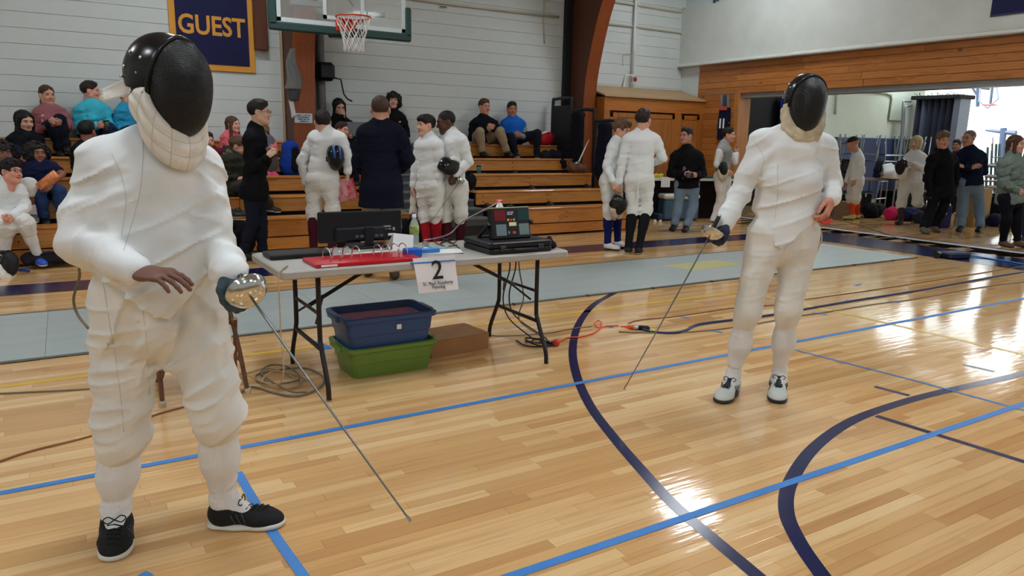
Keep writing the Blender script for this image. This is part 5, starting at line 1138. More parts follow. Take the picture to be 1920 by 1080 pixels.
def fencing_mask(t, c, R, k=1.0, bib=BIB, h=0.006, detail=True, tongue=False, trim=None):
    """worn or held mask: wire face, rim, side band, padded bib (parts of t). local: face +Y, up +Z, origin at the middle of the face opening"""
    def L(p): return c+R @ (np.asarray(p, float)*k)
    def put(name, ops, m, hh=h, **kw):
        v, f = sdf(ops, hh, **kw); return fmesh(name, xf(v, R, c, k), f, m, t)
    rimn = (0, -1, 0.16)
    put('wire_face', [el((0, 0.005, 0.012), (0.108, 0.150, 0.150), 0.03), el((0, 0.030, -0.075), (0.082, 0.105, 0.105), 0.05), plane((0, 0.012, 0), rimn)], MESH)
    put('side_band', [el((0, -0.035, 0.045), (0.112, 0.150, 0.128), 0.03), rc((0, -0.05, 0.0), (0, -0.03, -0.05), 0.110, 0.105, 0.04, ((0, 1, 0), 0.95)), plane((0, 0.020, 0), (0, 1, -0.16)), plane((0, -0.145, 0.0), (0, -1, 0.25)), plane((0, 0, -0.032), (0, -0.12, -1)), el((0, -0.07, 0.0), (0.096, 0.13, 0.118), 0.01, sub=True)], VINYL)
    ring = []
    for a in np.linspace(0, 2*PI, 49)[:-1]:
        x, z = 0.110*math.sin(a), 0.156*math.cos(a)+0.004
        if z < -0.05: x *= 1-0.9*(abs(z+0.05))*1.0
        z2 = z-(0.022 if z < -0.1 else 0); ring.append(L((x, 0.016+z2*0.16, z2)))
    MB().tube(ring, 0.009*k, 8, closed=True).build('rim', VINYL, t, True)
    # bib: padded skirt hanging from the lower rim round the throat
    nu, nv = 40, 12; vs = []
    for sgn in (1, 0):
        for i in range(nu+1):
            th = (i/nu*2-1)*2.15; s_, cth = math.sin(th), math.cos(th); e = (1-cth)/2
            top = np.array([0.108*s_*(1 if abs(th) < 1.57 else 1.03), 0.058*max(cth, 0)+(0.055*min(cth, 0))*1.6+0.012, -0.135*max(cth, 0)**0.8-0.010*(1-max(cth, 0)**0.8)-0.004])
            bot = np.array([0.112*s_, 0.085*max(cth, 0)+0.11*min(cth, 0)-0.015, -0.285*max(cth, 0)**0.7-0.150*(1-max(cth, 0)**0.7)+0.15*max(0, abs(th)-1.6)])
            for q in range(nv+1):
                u = q/nv; p = top*(1-u)+bot*u; out = np.array([s_, max(cth, -0.3), 0]); out /= np.linalg.norm(out)+1e-6
                puff = 0.016*math.sin(PI*u)+0.011*abs(math.sin(u*PI*3.0))**0.6*abs(math.sin(i/nu*PI*8))**0.6; vs.append(p+out*(puff+0.004)-(0 if sgn else out*0.016))
    N = (nu+1)*(nv+1); fs = []
    for i in range(nu):
        for q in range(nv):
            a = i*(nv+1)+q; b = a+nv+1; fs += [(a, a+1, b+1, b), (N+a, N+b, N+b+1, N+a+1)]
    for i in range(nu):
        a, b = i*(nv+1), (i+1)*(nv+1); fs += [(a, b, N+b, N+a), (a+nv, N+a+nv, N+b+nv, b+nv)]
    for q in range(nv):
        fs += [(q, N+q, N+q+1, q+1), (nu*(nv+1)+q, nu*(nv+1)+q+1, N+nu*(nv+1)+q+1, N+nu*(nv+1)+q)]
    bo = obj('bib', [L(p) for p in vs], fs, bib, t, True)
    if detail:
        for q in (4, 8): MB().tube([L(vs[i*(nv+1)+q]) for i in range(nu+1)], 0.0012*k, 5).build('stitch_line', SEAMB, bo, True)
        for i in range(5, nu, 5): MB().tube([L(vs[i*(nv+1)+q]) for q in range(nv+1)], 0.0012*k, 5).build('stitch_line', SEAMB, bo, True)
    if trim: MB().tube([L(vs[i*(nv+1)+nv]) for i in range(nu+1)], 0.004*k, 6).build('bib_piping', trim, t, True)
    if detail:
        for sx in (-1, 1):
            for p in ((0.100, -0.08, 0.095), (0.108, -0.02, 0.08), (0.108, -0.10, 0.045), (0.114, -0.03, 0.03), (0.110, -0.11, 0.012)): MB().ball(L((sx*p[0], p[1], p[2])), 0.006*k, 8, 5).build('stud', STUD, t, True)
            for i in range(3): MB().ball(L((sx*(0.121-0.002*i), 0.004-0.030*i, -0.030)), 0.0045*k, 8, 5).build('snap', STUD, t, True)
    return bo
def seam_on(o, pts, r, m, t, off=0.001, name='seam'):
    """thin stitched seam laid on a mesh along pixel points"""
    me = o.data; V_ = [v.co for v in me.vertices]; F_ = [tuple(p.vertices) for p in me.polygons]; bv = BVHTree.FromPolygons(V_, F_); P = []
    for p in spline([np.array([q[0], q[1], 0.0]) for q in pts], 6):
        d = ray(p[0], p[1]); hit = bv.ray_cast(Vector(CPOS), Vector(unit(d)))
        if hit[0] is not None: P.append(np.array(hit[0])+np.array(hit[1])*off)
    if len(P) > 2: return MB().tube(P, r, 5).build(name, m, t, True)
SEAM = mat('seam_thread', (205, 203, 196), 0.9)
def epee(guard, tip, grip_end, label, bell_r=0.062, cover=None):
    """weapon: bell guard, blade, grip, pommel, point"""
    g, tp = np.asarray(guard), np.asarray(tip); d = unit(tp-g); t = thing('epee', g, label, 'epee')
    P = [g+(tp-g)*u+UP*(-0.004*math.sin(u*PI)) for u in np.linspace(0, 1, 10)]
    MB().tube(P, list(np.linspace(0.0048, 0.0026, 10)), 6).build('blade', mat('blade_steel', (112, 112, 112), 0.35, metal=0.8), t, True)
    MB().lathe(g, [(0.006, 0.012), (0.030, 0.010), (0.048, 0.002), (bell_r-0.004, -0.014), (bell_r, -0.030), (bell_r+0.002, -0.033), (bell_r-0.002, -0.033), (bell_r-0.006, -0.015), (0.045, -0.001), (0.01, 0.006)], 28, axis=d).build('bell_guard', mat('bell_steel', (214, 214, 210), 0.16, metal=0.95, bump=0.12, bscale=30), t, True)
    ge = np.asarray(grip_end); MB().tube(spline([g-d*0.005, g*0.6+ge*0.4+UP*0.004, ge], 5), [0.010]*5+[0.012]*6, 8).build('grip', blk, t, True)
    MB().ball(ge, 0.013, 10, 6).build('pommel', STUD, t, True); MB().tube([tp-d*0.018, tp], 0.0045, 7).build('point', STUD, t)
    return t
def tip_for(g, px, L, lo, hi):
    best = None
    for d in np.linspace(lo, hi, 120):
        T = ath(px[0], px[1], d)
        if T[2] < 0.012: continue
        e = abs(np.linalg.norm(T-g)-L)
        if best is None or e < best[0]: best = (e, T)
    return best[1]

def fencer(label, J, d0, face, hface, hpitch, hroll, spec):
    R = Rig(d0, face, J, spec['stat'], spec['bulk'], hface, hpitch, hroll); j = R.J; k = R.s; h = spec['h']
    t = thing('person', (R.pel[0], R.pel[1], 0), label, 'person')
    sk = skin_mat(spec['skin']); hm = hair_mat(spec['hair'])
    P = R.torso(-0.03)
    for q in 'ab': P += R.arm(q, -0.016, o2=-0.008)+R.leg(q, -0.02)+[rc(j['a'+q]-UP*0.02, j['a'+q]*0.55+j['t'+q]*0.45, 0.026, 0.018, 0.03)]
    P.append(rc(j['nk'], j['hd']-R.HR[:, 2]*0.05, 0.05, 0.05, 0.02)); v, f = sdf(P, 0.016); vs, qs, ms = [v], [f], [np.zeros(len(f), int)]; n = len(v)
    hv = xf(HEAD[0], R.HR, j['hd']-R.HR[:, 1]*0.045, k*0.93); vs.append(hv); qs.append(HEAD[1]+n); ms.append(HEAD[2]); n += len(hv)
    Rh, isl = R.handframe(spec['bare']); hv, hf = spec['barehand']; hv = xf(hv, Rh, j['w'+spec['bare']], k, isl); vs.append(hv); qs.append((hf[:, ::-1] if isl else hf)+n); ms.append(np.zeros(len(hf), int)); n += len(hv)
    fmesh('body', np.concatenate(vs), np.concatenate(qs), [sk, sk, hm, EYEW, IRIS], t, np.concatenate(ms))
    # breeches
    o = spec['br']; ops = [rc(R.pel+R.spine*0.16, R.pel, o['waist'], o['hip'], 0.06, (R.tf, 0.74)), el(R.pel-R.tf*0.04-R.spine*0.01, (o['hip']*0.9, 0.12, 0.13), 0.06, np.stack([R.left, R.tf, R.spine], 1))]; fo = []
    for q in 'ab':
        a, e, an = j['p'+q], j['k'+q], j['a'+q]; ax = e-a; lowk = e+(an-e)*o['low']
        ops += [rc(a-ax*0.05, e, o['thigh'], o['knee'], 0.03), rc(e, lowk, o['knee'], o['cuff'], 0.03), rc(lowk, lowk+unit(an-e)*0.02, o['cuff']*0.93, o['cuff']*0.90, 0.008)]
        for i in range(3): fo.append((a+ax*(0.15+0.3*i), ax, o['fold']*0.7, 0.075, 0.22, 0.14))
        fo += [(e+(an-e)*0.02, an-e+R.left*0.1, o['fold']*0.9, 0.06, 0.32, 0.10), (a+ax*0.1+R.tf*0.08, R.left+0.6*ax, o['fold'], 0.06, 0.2, 0.12)]
    v, f = sdf(ops, h, fo, 0.0025, 0.06); br = fmesh('breeches', v, f, white_k, t)
    # jacket with pointed front
    o = spec['jk']; sh, pel = R.sh, R.pel; Lv = pel-sh; fl = (R.tf, o['flat'])
    ops = [rc(sh+Lv*0.16, sh+Lv*0.62, o['chest'], o['waist'], 0.07, fl), rc(sh+Lv*0.62, pel-R.spine*0.02, o['waist'], o['hip'], 0.07, (R.tf, o['flat']+0.04)), rc(pel, pel-R.spine*o['point']+R.tf*0.05, 0.10, 0.07, 0.08), rc(j['sa']+(sh-j['sa'])*0.15, j['sb']+(sh-j['sb'])*0.15, o['yoke'], o['yoke'], 0.08), rc(j['nk']-R.spine*0.03, sh, 0.08, 0.11, 0.08)]
    for b in o.get('bumps', []): ops.append(el(sh+Lv*b[0]+R.left*b[1]+R.tf*b[2], b[3], 0.07))
    vx = o['vtx']; V0 = ath(vx[1][0], vx[1][1], d0-0.1)
    for pa in (vx[0], vx[2]):
        A = ath(pa[0], pa[1], d0-0.1); e = unit(A-V0); nn = unit(np.cross(e, R.view)); nn = nn if nn[2] < 0 else -nn; ops.append(plane(V0, nn))
    fo = [(sh+Lv*0.75+R.tf*0.1, Lv+R.left*0.12, o['fold']*1.3, 0.055, 0.30, 0.16), (sh+Lv*0.35+R.tf*0.1, Lv-R.left*0.2, o['fold']*0.5, 0.11, 0.3, 0.14)]
    for q in 'ab':
        a, e, w_ = j['s'+q], j['e'+q], j['w'+q]; sl = o['sl']; cu = w_-unit(w_-e)*o['cuff'+q]
        ops += [rc(a, e, sl[0], sl[1], 0.035), rc(e, cu, sl[1]*0.97, sl[2+(q == 'b')], 0.016)]
        fo += [(a+(e-a)*0.35, e-a+R.left*0.15, o['fold'], 0.09, 0.25, 0.10), (e, (w_-e)-(a-e)*0.3, o['fold']*1.15, 0.055, 0.25, 0.085), (e+(cu-e)*0.55, w_-e, o['fold']*0.9, 0.06, 0.25, 0.08), (a-UP*0.07+R.tf*0.04, unit(e-a)+R.left*(0.8 if (a-sh) @ R.left < 0 else -0.8), o['fold']*1.2, 0.05, 0.2, 0.07)]
    v, f = sdf(ops, h, fo, 0.0022, 0.05); jk = fmesh('jacket', v, f, white_c, t)
    for q in 'ab':
        a, e = j['k'+q], j['a'+q]; so = spec['sock']; st = a+(e-a)*0.18; ops = [rc(st, a+(e-a)*0.5-R.f*0.01, so[0], so[1], 0.03), rc(a+(e-a)*0.45-R.f*0.008, e+UP*0.01, so[1], so[2], 0.04), rc(e, e*0.65+j['t'+q]*0.35-UP*0.02, so[2], 0.036, 0.03)]
        v, f = sdf(ops, h, [(e+UP*0.05, e-a, 0.006, 0.022, 0.1, 0.06), ((a+e)/2, e-a, 0.003, 0.05, 0.15, 0.15)]); fmesh('sock', v, f, white_s, t)
    return t, R, jk, br

# ---- left fencer
J1 = dict(hd=(322, 160, -0.05), nk=(302, 262, 0.0), sa=(192, 314, -0.07), sb=(370, 318, 0.09), ea=(147, 450, -0.12), eb=(399, 462, 0.05), wa=(262, 512, -0.26), wb=(433, 508, -0.08), ha=(330, 518, -0.30), hb=(462, 552, -0.12),
          pa=(240, 575, -0.02), pb=(352, 575, 0.04), ka=(228, 812, -0.03), kb=(408, 772, 0.0), aa=onz(218, 962, 0.095), ab=onz(420, 940, 0.10), ta=onz(213, 1046, 0.02), tb=onz(534, 975, 0.02))
J1['palma'] = V(0, 0.3, -1.0)
HAND_HI = _hand(0.30, 0.6, 0.35, 0.0034)
t1, R1, jk1, br1 = fencer('fencer in white with black mask in the left foreground, black trainers, sword lowered', J1, 2.46, 26, 40, -6, 0,
    dict(stat=1.80, bulk=1.2, h=0.0075, skin=(120, 84, 72), hair=(30, 24, 22), bare='a', barehand=HAND_HI, br=dict(waist=0.19, hip=0.206, thigh=0.124, knee=0.090, cuff=0.078, low=0.13, fold=0.017),
         jk=dict(chest=0.205, waist=0.194, hip=0.222, flat=0.76, point=0.16, yoke=0.074, vtx=((150, 492), (318, 600), (408, 505)), fold=0.017, sl=(0.086, 0.072, 0.048, 0.054), cuffa=0.02, cuffb=0.0), sock=(0.066, 0.064, 0.046)))
black_kn = mat('black_knit', (16, 16, 18), 0.8, bump=0.4, bscale=200); wsole = mat('white_sole', (214, 212, 204), 0.6); shl = mat('lace_black', (12, 12, 13), 0.7); sgrey = mat('stripe_grey', (60, 60, 64), 0.7)
def fine_shoe(t, R, q, upper, sole, kk, laces, tongue=None, stripes=None, toecap=None):
    an, toe = R.J['a'+q], R.J['t'+q]; d = toe-an; d[2] = 0; L = np.linalg.norm(d); d = unit(d); sd = np.cross(d, UP); z0 = V(an[0], an[1], 0)
    heel = z0-d*0.065*kk; tip = V(toe[0], toe[1], 0); Lf = (tip-heel) @ d
    ops = [rc(heel+d*0.045*kk+UP*0.055, z0+d*0.02+UP*0.062, 0.038*kk, 0.040*kk, 0.03), rc(z0+d*0.02+UP*0.050, tip-d*0.075*kk+UP*0.036, 0.042*kk, 0.046*kk, 0.04, (UP, 0.78)), rc(tip-d*0.085*kk+UP*0.030, tip-d*0.042*kk+UP*0.026, 0.047*kk, 0.040*kk, 0.03, (UP, 0.62)), rc(z0+UP*0.05, z0+UP*0.098, 0.041*kk, 0.043*kk, 0.03), plane((0, 0, 0.016), (0, 0, -1)), plane(z0+UP*0.108, (-d[0]*0.25, -d[1]*0.25, 1)), rc(z0+UP*0.07-d*0.004, z0+UP*0.15, 0.031*kk, 0.036*kk, 0.01, sub=True)]
    v, f = sdf(ops, 0.005); so = fmesh('shoe', v, f, upper, t)
    ops = [rc(heel+d*0.042*kk+UP*0.012, z0+d*0.05+UP*0.012, 0.042*kk, 0.042*kk, 0.03, (UP, 0.42)), rc(z0+d*0.05+UP*0.012, tip-d*0.06*kk+UP*0.012, 0.042*kk, 0.049*kk, 0.03, (UP, 0.40)), rc(tip-d*0.08*kk+UP*0.013, tip-d*0.044*kk+UP*0.016, 0.050*kk, 0.044*kk, 0.02, (UP, 0.40)), plane((0, 0, 0.001), (0, 0, -1))]
    v, f = sdf(ops, 0.005); fmesh('sole', v, f, sole, so)
    me = so.data; bv = BVHTree.FromPolygons([v_.co for v_ in me.vertices], [tuple(p.vertices) for p in me.polygons])
    def on(p, off=0.002):
        hit = bv.ray_cast(Vector(p+UP*0.1), Vector((0, 0, -1))); return np.array(hit[0])+np.array(hit[1])*off if hit[0] is not None else p
    if tongue:
        P = [on(z0+d*u+UP*0.1, 0.003) for u in np.linspace(0.055, Lf-0.15, 8)]; MB().tube(P, 0.016*kk, 8).build('tongue', tongue, so, True)
    for i in range(5):
        u = 0.065+i*0.020; a, b = on(z0+d*u+sd*0.022, 0.004), on(z0+d*(u+0.012)-sd*0.022, 0.004); m_ = on(z0+d*(u+0.006), 0.006); MB().tube([a, m_, b], 0.0026, 5).build('lace', laces, so, True)
    k0 = on(z0+d*0.058, 0.008)
    for s_ in (-1, 1):
        MB().tube(spline([k0, k0+sd*s_*0.02+UP*0.014, k0+sd*s_*0.036+UP*0.004, k0+sd*s_*0.022-UP*0.008+d*0.006, k0], 5), 0.0022, 5).build('lace_loop', laces, so, True)
    if stripes:
        for i in range(3):
            for s_ in (-1, 1):
                P = []
                for w_ in np.linspace(0.030, 0.068, 5):
                    p0 = z0+d*(0.055+i*0.018-(w_-0.03)*0.5)+UP*w_+sd*s_*0.12; hit = bv.ray_cast(Vector(p0), Vector(-sd*s_))
                    if hit[0] is not None: P.append(np.array(hit[0])+np.array(hit[1])*0.001)
                if len(P) > 1: MB().tube(P, 0.003, 5).build('stripe', stripes, so, True)
    return so
for q in 'ab': fine_shoe(t1, R1, q, black_kn, wsole, 1.04, shl, None, sgrey)
fencing_mask(t1, R1.J['hd'], R1.HR, 0.92, BIB)
# loose back strap of the mask
def L1(p): return R1.J['hd']+R1.HR @ (V(*p)*1.10)
vs, fs = sheet(ath(237, 147, 2.50), ath(242, 178, 2.50), ath(186, 168, 2.56), ath(199, 192, 2.56), 8, 8, lambda u, v: 0.01*math.sin(u*3+v*2), 0.006); obj('mask_strap', vs, fs, BIB, t1, True)
glv = mat('glove_teal', (56, 76, 84), 0.75, var=0.15, bump=0.3, bscale=80); glv_d = mat('glove_palm', (38, 44, 50), 0.7)
GRIP_HI = _hand(0.95, 0.0, 0.8, 0.004, glove=0.0035)
def glove(t, R, q, tmpl, m, cuff_m, cuff_len, cuff_r, k=1.1):
    Rh, isl = R.handframe(q); hv, hf = tmpl; w_, e = R.J['w'+q], R.J['e'+q]; o = fmesh('glove', xf(hv, Rh, w_, k, isl), hf[:, ::-1] if isl else hf, m, t)
    if cuff_len: v, f = sdf([rc(w_-unit(w_-e)*cuff_len, w_+unit(R.J['h'+q]-w_)*0.02, cuff_r, cuff_r*0.8, 0.02)], 0.006, None, 0.004, 0.03); fmesh('glove_cuff', v, f, cuff_m, o)
    return o
J = R1.J
J['palmb'] = -R1.right*0.6+UP*-0.4+R1.view*0.6
glove(t1, R1, 'b', GRIP_HI, glv, glv, 0.02, 0.046)
G1 = ath(470, 556, 2.30); T1 = tip_for(G1, (770, 978), 0.93, 1.7, 2.55)
epee(G1, T1, G1-unit(T1-G1)*0.11+V(0, 0, 0.02), 'epee with silver bell guard held low by the left fencer', 0.068)
for pts in ([(268, 262), (268, 300), (262, 360), (250, 410), (232, 470)], [(210, 288), (228, 330), (236, 380), (228, 440)]): seam_on(jk1, pts, 0.0010, SEAM, t1)
for pts in ([(194, 530), (205, 600), (218, 680), (228, 760), (232, 810)], [(262, 540), (275, 640), (280, 740)]): seam_on(br1, pts, 0.0010, SEAM, t1)
# cord hanging from the sleeve
MB().tube(spline([ath(160, 470, 2.50), ath(149, 500, 2.58), ath(149, 520, 2.6), ath(138, 560, 2.62), ath(146, 590, 2.62), ath(165, 615, 2.52)], 5), 0.005, 6).build('body_cord', mat('cord_olive', (120, 108, 84), 0.6), t1, True)

# ---- right fencer
J2 = dict(hd=(1512, 192, -0.06), nk=(1497, 262, 0.0), sa=(1428, 268, 0.0), sb=(1542, 276, 0.03), ea=(1388, 362, 0.0), eb=(1558, 342, 0.02), wa=(1358, 418, -0.10), wb=(1560, 374, -0.08), ha=(1340, 438, -0.13), hb=(1546, 414, -0.12),
          pa=(1435, 446, 0.0), pb=(1500, 446, 0.02), ka=(1402, 582, -0.02), kb=(1478, 578, -0.01), aa=onz(1374, 706, 0.10), ab=onz(1461, 702, 0.10), ta=onz(1350, 752, 0.02), tb=onz(1457, 752, 0.02))
t2, R2, jk2, br2 = fencer('fencer in white with black mask walking at right, white shoes, bare left hand', J2, 4.10, 8, 20, -8, -3,
    dict(stat=1.74, bulk=1.0, h=0.0085, skin=(214, 150, 130), hair=(60, 40, 28), bare='b', barehand=_hand(0.55, 0.1, 0.3, 0.0040), br=dict(waist=0.156, hip=0.170, thigh=0.106, knee=0.074, cuff=0.066, low=0.16, fold=0.007),
         jk=dict(chest=0.172, waist=0.156, hip=0.186, flat=0.73, point=0.14, yoke=0.072, vtx=((1408, 398), (1463, 472), (1536, 408)), fold=0.010, sl=(0.074, 0.062, 0.056, 0.046), cuffa=0.0, cuffb=0.01,
                 bumps=[(0.36, 0.075, 0.075, (0.07, 0.07, 0.07)), (0.36, -0.075, 0.075, (0.07, 0.07, 0.07))]), sock=(0.056, 0.060, 0.040)))
wshoe = mat('white_leather', (206, 212, 210), 0.5, var=0.06); dsole = mat('dark_sole', (44, 46, 50), 0.6)
for q in 'ab': fine_shoe(t2, R2, q, wshoe, dsole, 1.0, shl, mat('tongue_dark', (36, 40, 48), 0.7), sgrey)
fencing_mask(t2, R2.J['hd'], R2.HR, 0.87, BIB2, trim=mat('piping_tan', (190, 170, 110), 0.7))
v, f = sdf([rc(R2.J['nk']-R2.tf*0.08+UP*0.10, R2.J['nk']-R2.tf*0.10-UP*0.02, 0.055, 0.03, 0.03)], 0.007, None, 0.01, 0.02); fmesh('hair', v, f, hair_mat((70, 44, 30)), t2)
glv2 = mat('glove_navy', (40, 46, 66), 0.7, var=0.1); R2.J['palma'] = R2.right*0.8+UP*-0.2+R2.view*0.5
glove(t2, R2, 'a', GRIP_HI, glv2, white_c, 0.0, 0.05, 1.05)
G2 = ath(1331, 442, 3.92); T2 = tip_for(G2, (1170, 730), 0.90, 3.2, 4.0)
epee(G2, T2, G2-unit(T2-G2)*0.10+V(0, 0, 0.02), 'epee with silver bell guard lowered by the right fencer', 0.064)
for pts in ([(1458, 305), (1458, 360), (1453, 410)], [(1412, 262), (1432, 296), (1424, 330)]): seam_on(jk2, pts, 0.0012, SEAM, t2)
MB().box(ath(1512, 402, 3.93), ath(1524, 416, 3.925)).build('badge_print', mat('badge_dark', (90, 84, 84), 0.8), t2)
(MB().tube(spline([ath(1532, 345, 4.12), ath(1534, 380, 4.10), ath(1536, 420, 4.08), ath(1541, 445, 4.06), ath(1533, 470, 4.06)], 5), 0.004, 6).build('body_cord', mat('cord_cream', (200, 190, 150), 0.6), t2, True))
tag(MB().tube(spline([ath(1534, 408, 4.0), ath(1545, 418, 3.98), ath(1560, 412, 3.98)], 5), [0.012]*11, 8).build('cord_plug', mat('plug_red3', (206, 60, 52), 0.4), None, True), 'red plug held in the bare hand of the right fencer', 'plug')

# ================================================================= PEOPLE IN THE BACKGROUND
def make_rig(face, J, foot=None, seat=None, d=None, stat=1.72, bulk=1.0, hface=None, hpitch=0, hroll=0, seated=False):
    """pixel joints -> Rig. foot=(px,py): stands there on the floor; seat=(px,py,row): sits on that bleacher row"""
    row = None
    if seat is not None: row = seat[2]; d = hdist(ony(seat[0], seat[1], ROWY[row]+0.17))
    elif d is None: d = hdist(onz(*foot))
    a = math.radians(face); sg = 1 if math.cos(a) >= -1e-6 else -1; k = stat/1.74; K = {}
    off = dict(s=0.165*k, p=0.085*k)
    for n_, q in J.items():
        side = n_[-1]
        if hasattr(q, 'shape'): K[n_] = q; continue
        if row is not None and n_[0] in 'ka' and len(n_) == 2:
            p = ony(q[0], q[1], ROWY[row]-(0.20 if n_[0] == 'k' else 0.13)-(0.03 if side == 'b' else 0))
            if n_[0] == 'a': p[2] = max(p[2], (ROWZ[row-1]-0.03 if row else 0.0)+0.088*k)
            if n_[0] == 'k': p[2] = max(p[2], ROWZ[row]+0.03)
            K[n_] = p; continue
        if len(q) == 3: K[n_] = q; continue
        dz = 0.0
        if n_[0] in 'sewh' and n_ not in ('hd',): dz = sg*off['s']*math.sin(a)*(1 if side == 'b' else -1)
        if n_[0] in 'pkat' and len(n_) == 2: dz = sg*off['p']*math.sin(a)*(1 if side == 'b' else -1)
        K[n_] = (q[0], q[1], dz)
    r = Rig(d, face, K, stat, bulk, hface, hpitch, hroll); j = r.J
    if row is not None:
        dz = ROWZ[row]+0.10-(j['pa'][2]+j['pb'][2])/2
        for q in ('pa', 'pb'): j[q][2] += dz
        r.pel = (j['pa']+j['pb'])/2; r.spine = unit(r.sh-r.pel); r.tf = unit(r.f-r.spine*(r.f @ r.spine)); r.left = np.cross(r.spine, r.tf)
    for q in 'ab':
        if 'a'+q in J and foot and len(J['a'+q]) == 2: j['a'+q] = onz(J['a'+q][0], J['a'+q][1], 0.09*k)
        if 'a'+q in j and 't'+q not in j:
            if row is not None: sd = unit(r.f+V(0, -0.9, 0)); sd[2] = 0
            else: sd = r.f
            j['t'+q] = j['a'+q]+sd*0.185*k-UP*0.068*k
    return r
C_ = lambda n_, c, **kw: cloth(n_, c, **kw)
wj, wb_ = white_c, white_k
DK = hair_mat; sole_d = mat('sole_dark', (30, 30, 32), 0.7); sh_blk = mat('shoe_black', (22, 22, 24), 0.55); sh_brn = mat('shoe_brown', (74, 54, 42), 0.6); sh_wht = mat('shoe_white', (222, 224, 224), 0.5)
navy_c = C_('navy', (24, 30, 54)); black_c = C_('black', (21, 21, 25)); denim = C_('denim', (44, 54, 82)); denim_l = C_('pale_denim', (120, 142, 164)); denim_d = C_('dark_denim', (28, 32, 46)); khaki = C_('khaki', (158, 142, 118))
FEN = dict(hem=-0.02, collar=0.045, fold=0.007, crotch=True)
# --- standing by the bleachers
r = make_rig(82, dict(hd=(486, 207), nk=(479, 238), sa=(468, 262), sb=(488, 262), ea=(474, 315), eb=(494, 312), wa=(503, 292, -0.16), wb=(507, 288, 0.0), pa=(472, 358), pb=(484, 358), ka=(474, 418), kb=(490, 418), aa=(456, 474), ab=(492, 472)), foot=(462, 486), stat=1.80, hface=78)
person('man with glasses in black jacket standing in profile holding a phone', r, (222, 176, 150), ('short', (26, 22, 20)), (black_c, 'jacket', 0.020, dict(hem=0.10, collar=0.04)), (denim_d, 'trousers', 0.006), None, (sh_blk, sole_d), hands=('grip', 'relaxed'), glasses=blk)
PH = lambda c, label, f: tag(MB().box(np.asarray(c)-V(0.036, 0.005, 0.07), np.asarray(c)+V(0.036, 0.005, 0.07), 0.004, R=f).build('phone', blk), label, 'phone')
PH(r.J['wa']+r.f*0.12+UP*0.02, 'black phone in the hands of the standing man in black', rotz(0.6) @ rotx(1.1))
r = make_rig(172, dict(hd=(605, 226), nk=(613, 248), sa=(588, 260), sb=(640, 262), ea=(566, 302), eb=(652, 298), wa=(574, 345, 0.05), wb=(652, 326), pa=(590, 338), pb=(620, 338), ka=(588, 396), kb=(624, 392), aa=(588, 470), ab=(622, 472)), foot=(605, 482), stat=1.76, hface=184, hpitch=-3)
person('fencer in white seen from behind bending down, maroon socks, mask under arm', r, (218, 168, 146), ('short', (40, 28, 22)), (wj, 'jacket', 0.022, dict(FEN, collar=0.10)), (wb_, 'breeches', 0.012), (C_('maroon', (70, 24, 34)), 0.16), (sh_wht, sole_d), hands=('relaxed', 'grip'))
RO = r
r = make_rig(180, dict(hd=(713, 202), nk=(713, 230), sa=(682, 252), sb=(748, 252), ea=(671, 305), eb=(765, 300), wa=(684, 322, 0.15), wb=(752, 318, 0.15), pa=(697, 352), pb=(733, 352), ka=(694, 425), kb=(738, 425), aa=(690, 503), ab=(740, 508)), foot=(715, 518), stat=1.82, bulk=1.12)
person('man in dark navy blazer and khaki trousers standing with his back turned', r, (200, 150, 126), ('crop', (74, 52, 42)), (C_('blazer', (17, 20, 36)), 'jacket', 0.024, dict(hem=0.20, flare=0.03, collar=0.02, name='blazer')), (khaki, 'trousers', 0.012), None, (sh_brn, sole_d))
r = make_rig(-38, dict(hd=(799, 232), nk=(806, 257), sa=(787, 274), sb=(822, 274), ea=(779, 318), eb=(826, 318), wa=(774, 352), wb=(822, 350), ha=(773, 372), pa=(795, 352), pb=(819, 352), ka=(797, 402), kb=(818, 400), aa=(800, 468), ab=(818, 466)), foot=(806, 478), stat=1.68, hface=-62)
person('dark-haired young fencer in white with red socks looking to the left', r, (224, 172, 150), ('fringe', (36, 26, 22)), (wj, 'jacket', 0.02, FEN), (wb_, 'breeches', 0.012), (C_('red_sock', (158, 24, 36)), 0.16), (sh_wht, sole_d), hands=('grip', 'relaxed'))
RT = r
v, f = sdf([rc(r.J['wa']-UP*0.08, r.J['wa']-UP*0.17, 0.036, 0.042, 0.02, (r.f, 0.6)), rc(r.J['wa']-UP*0.17, r.J['wa']-UP*0.27, 0.042, 0.035, 0.02, (r.f, 0.6))]+[rc(r.J['wa']-UP*0.25+r.right*x, r.J['wa']-UP*0.32+r.right*x*1.3, 0.012, 0.010, 0.008) for x in (-0.03, -0.01, 0.01, 0.03)], 0.008, None, 0.004, 0.03)
tag(fmesh('fencing_glove', v, f, BIB), 'cream fencing glove dangling from the young fencer hand', 'glove')
r = make_rig(-40, dict(hd=(836, 226), nk=(848, 250), sa=(828, 266), sb=(867, 266), ea=(822, 308), eb=(878, 304), wa=(828, 320), wb=(852, 330, -0.2), hb=(846, 352, -0.22), pa=(833, 350), pb=(862, 350), ka=(836, 402), kb=(864, 400), aa=(838, 466), ab=(862, 464)), foot=(848, 477), stat=1.78, hface=-72, hpitch=-12)
person('dark-skinned fencer in white with maroon socks holding mask and foil', r, (92, 60, 46), ('crop', (22, 18, 18)), (wj, 'jacket', 0.022, FEN), (wb_, 'breeches', 0.014), (C_('maroon', (70, 24, 34)), 0.20), (sh_wht, sole_d), hands=('relaxed', 'grip'))
RU = r
t = thing('fencing_mask', ath(838, 308, r.d0-0.22), 'mask with white bib tucked under the arm of the dark-skinned fencer', 'mask')
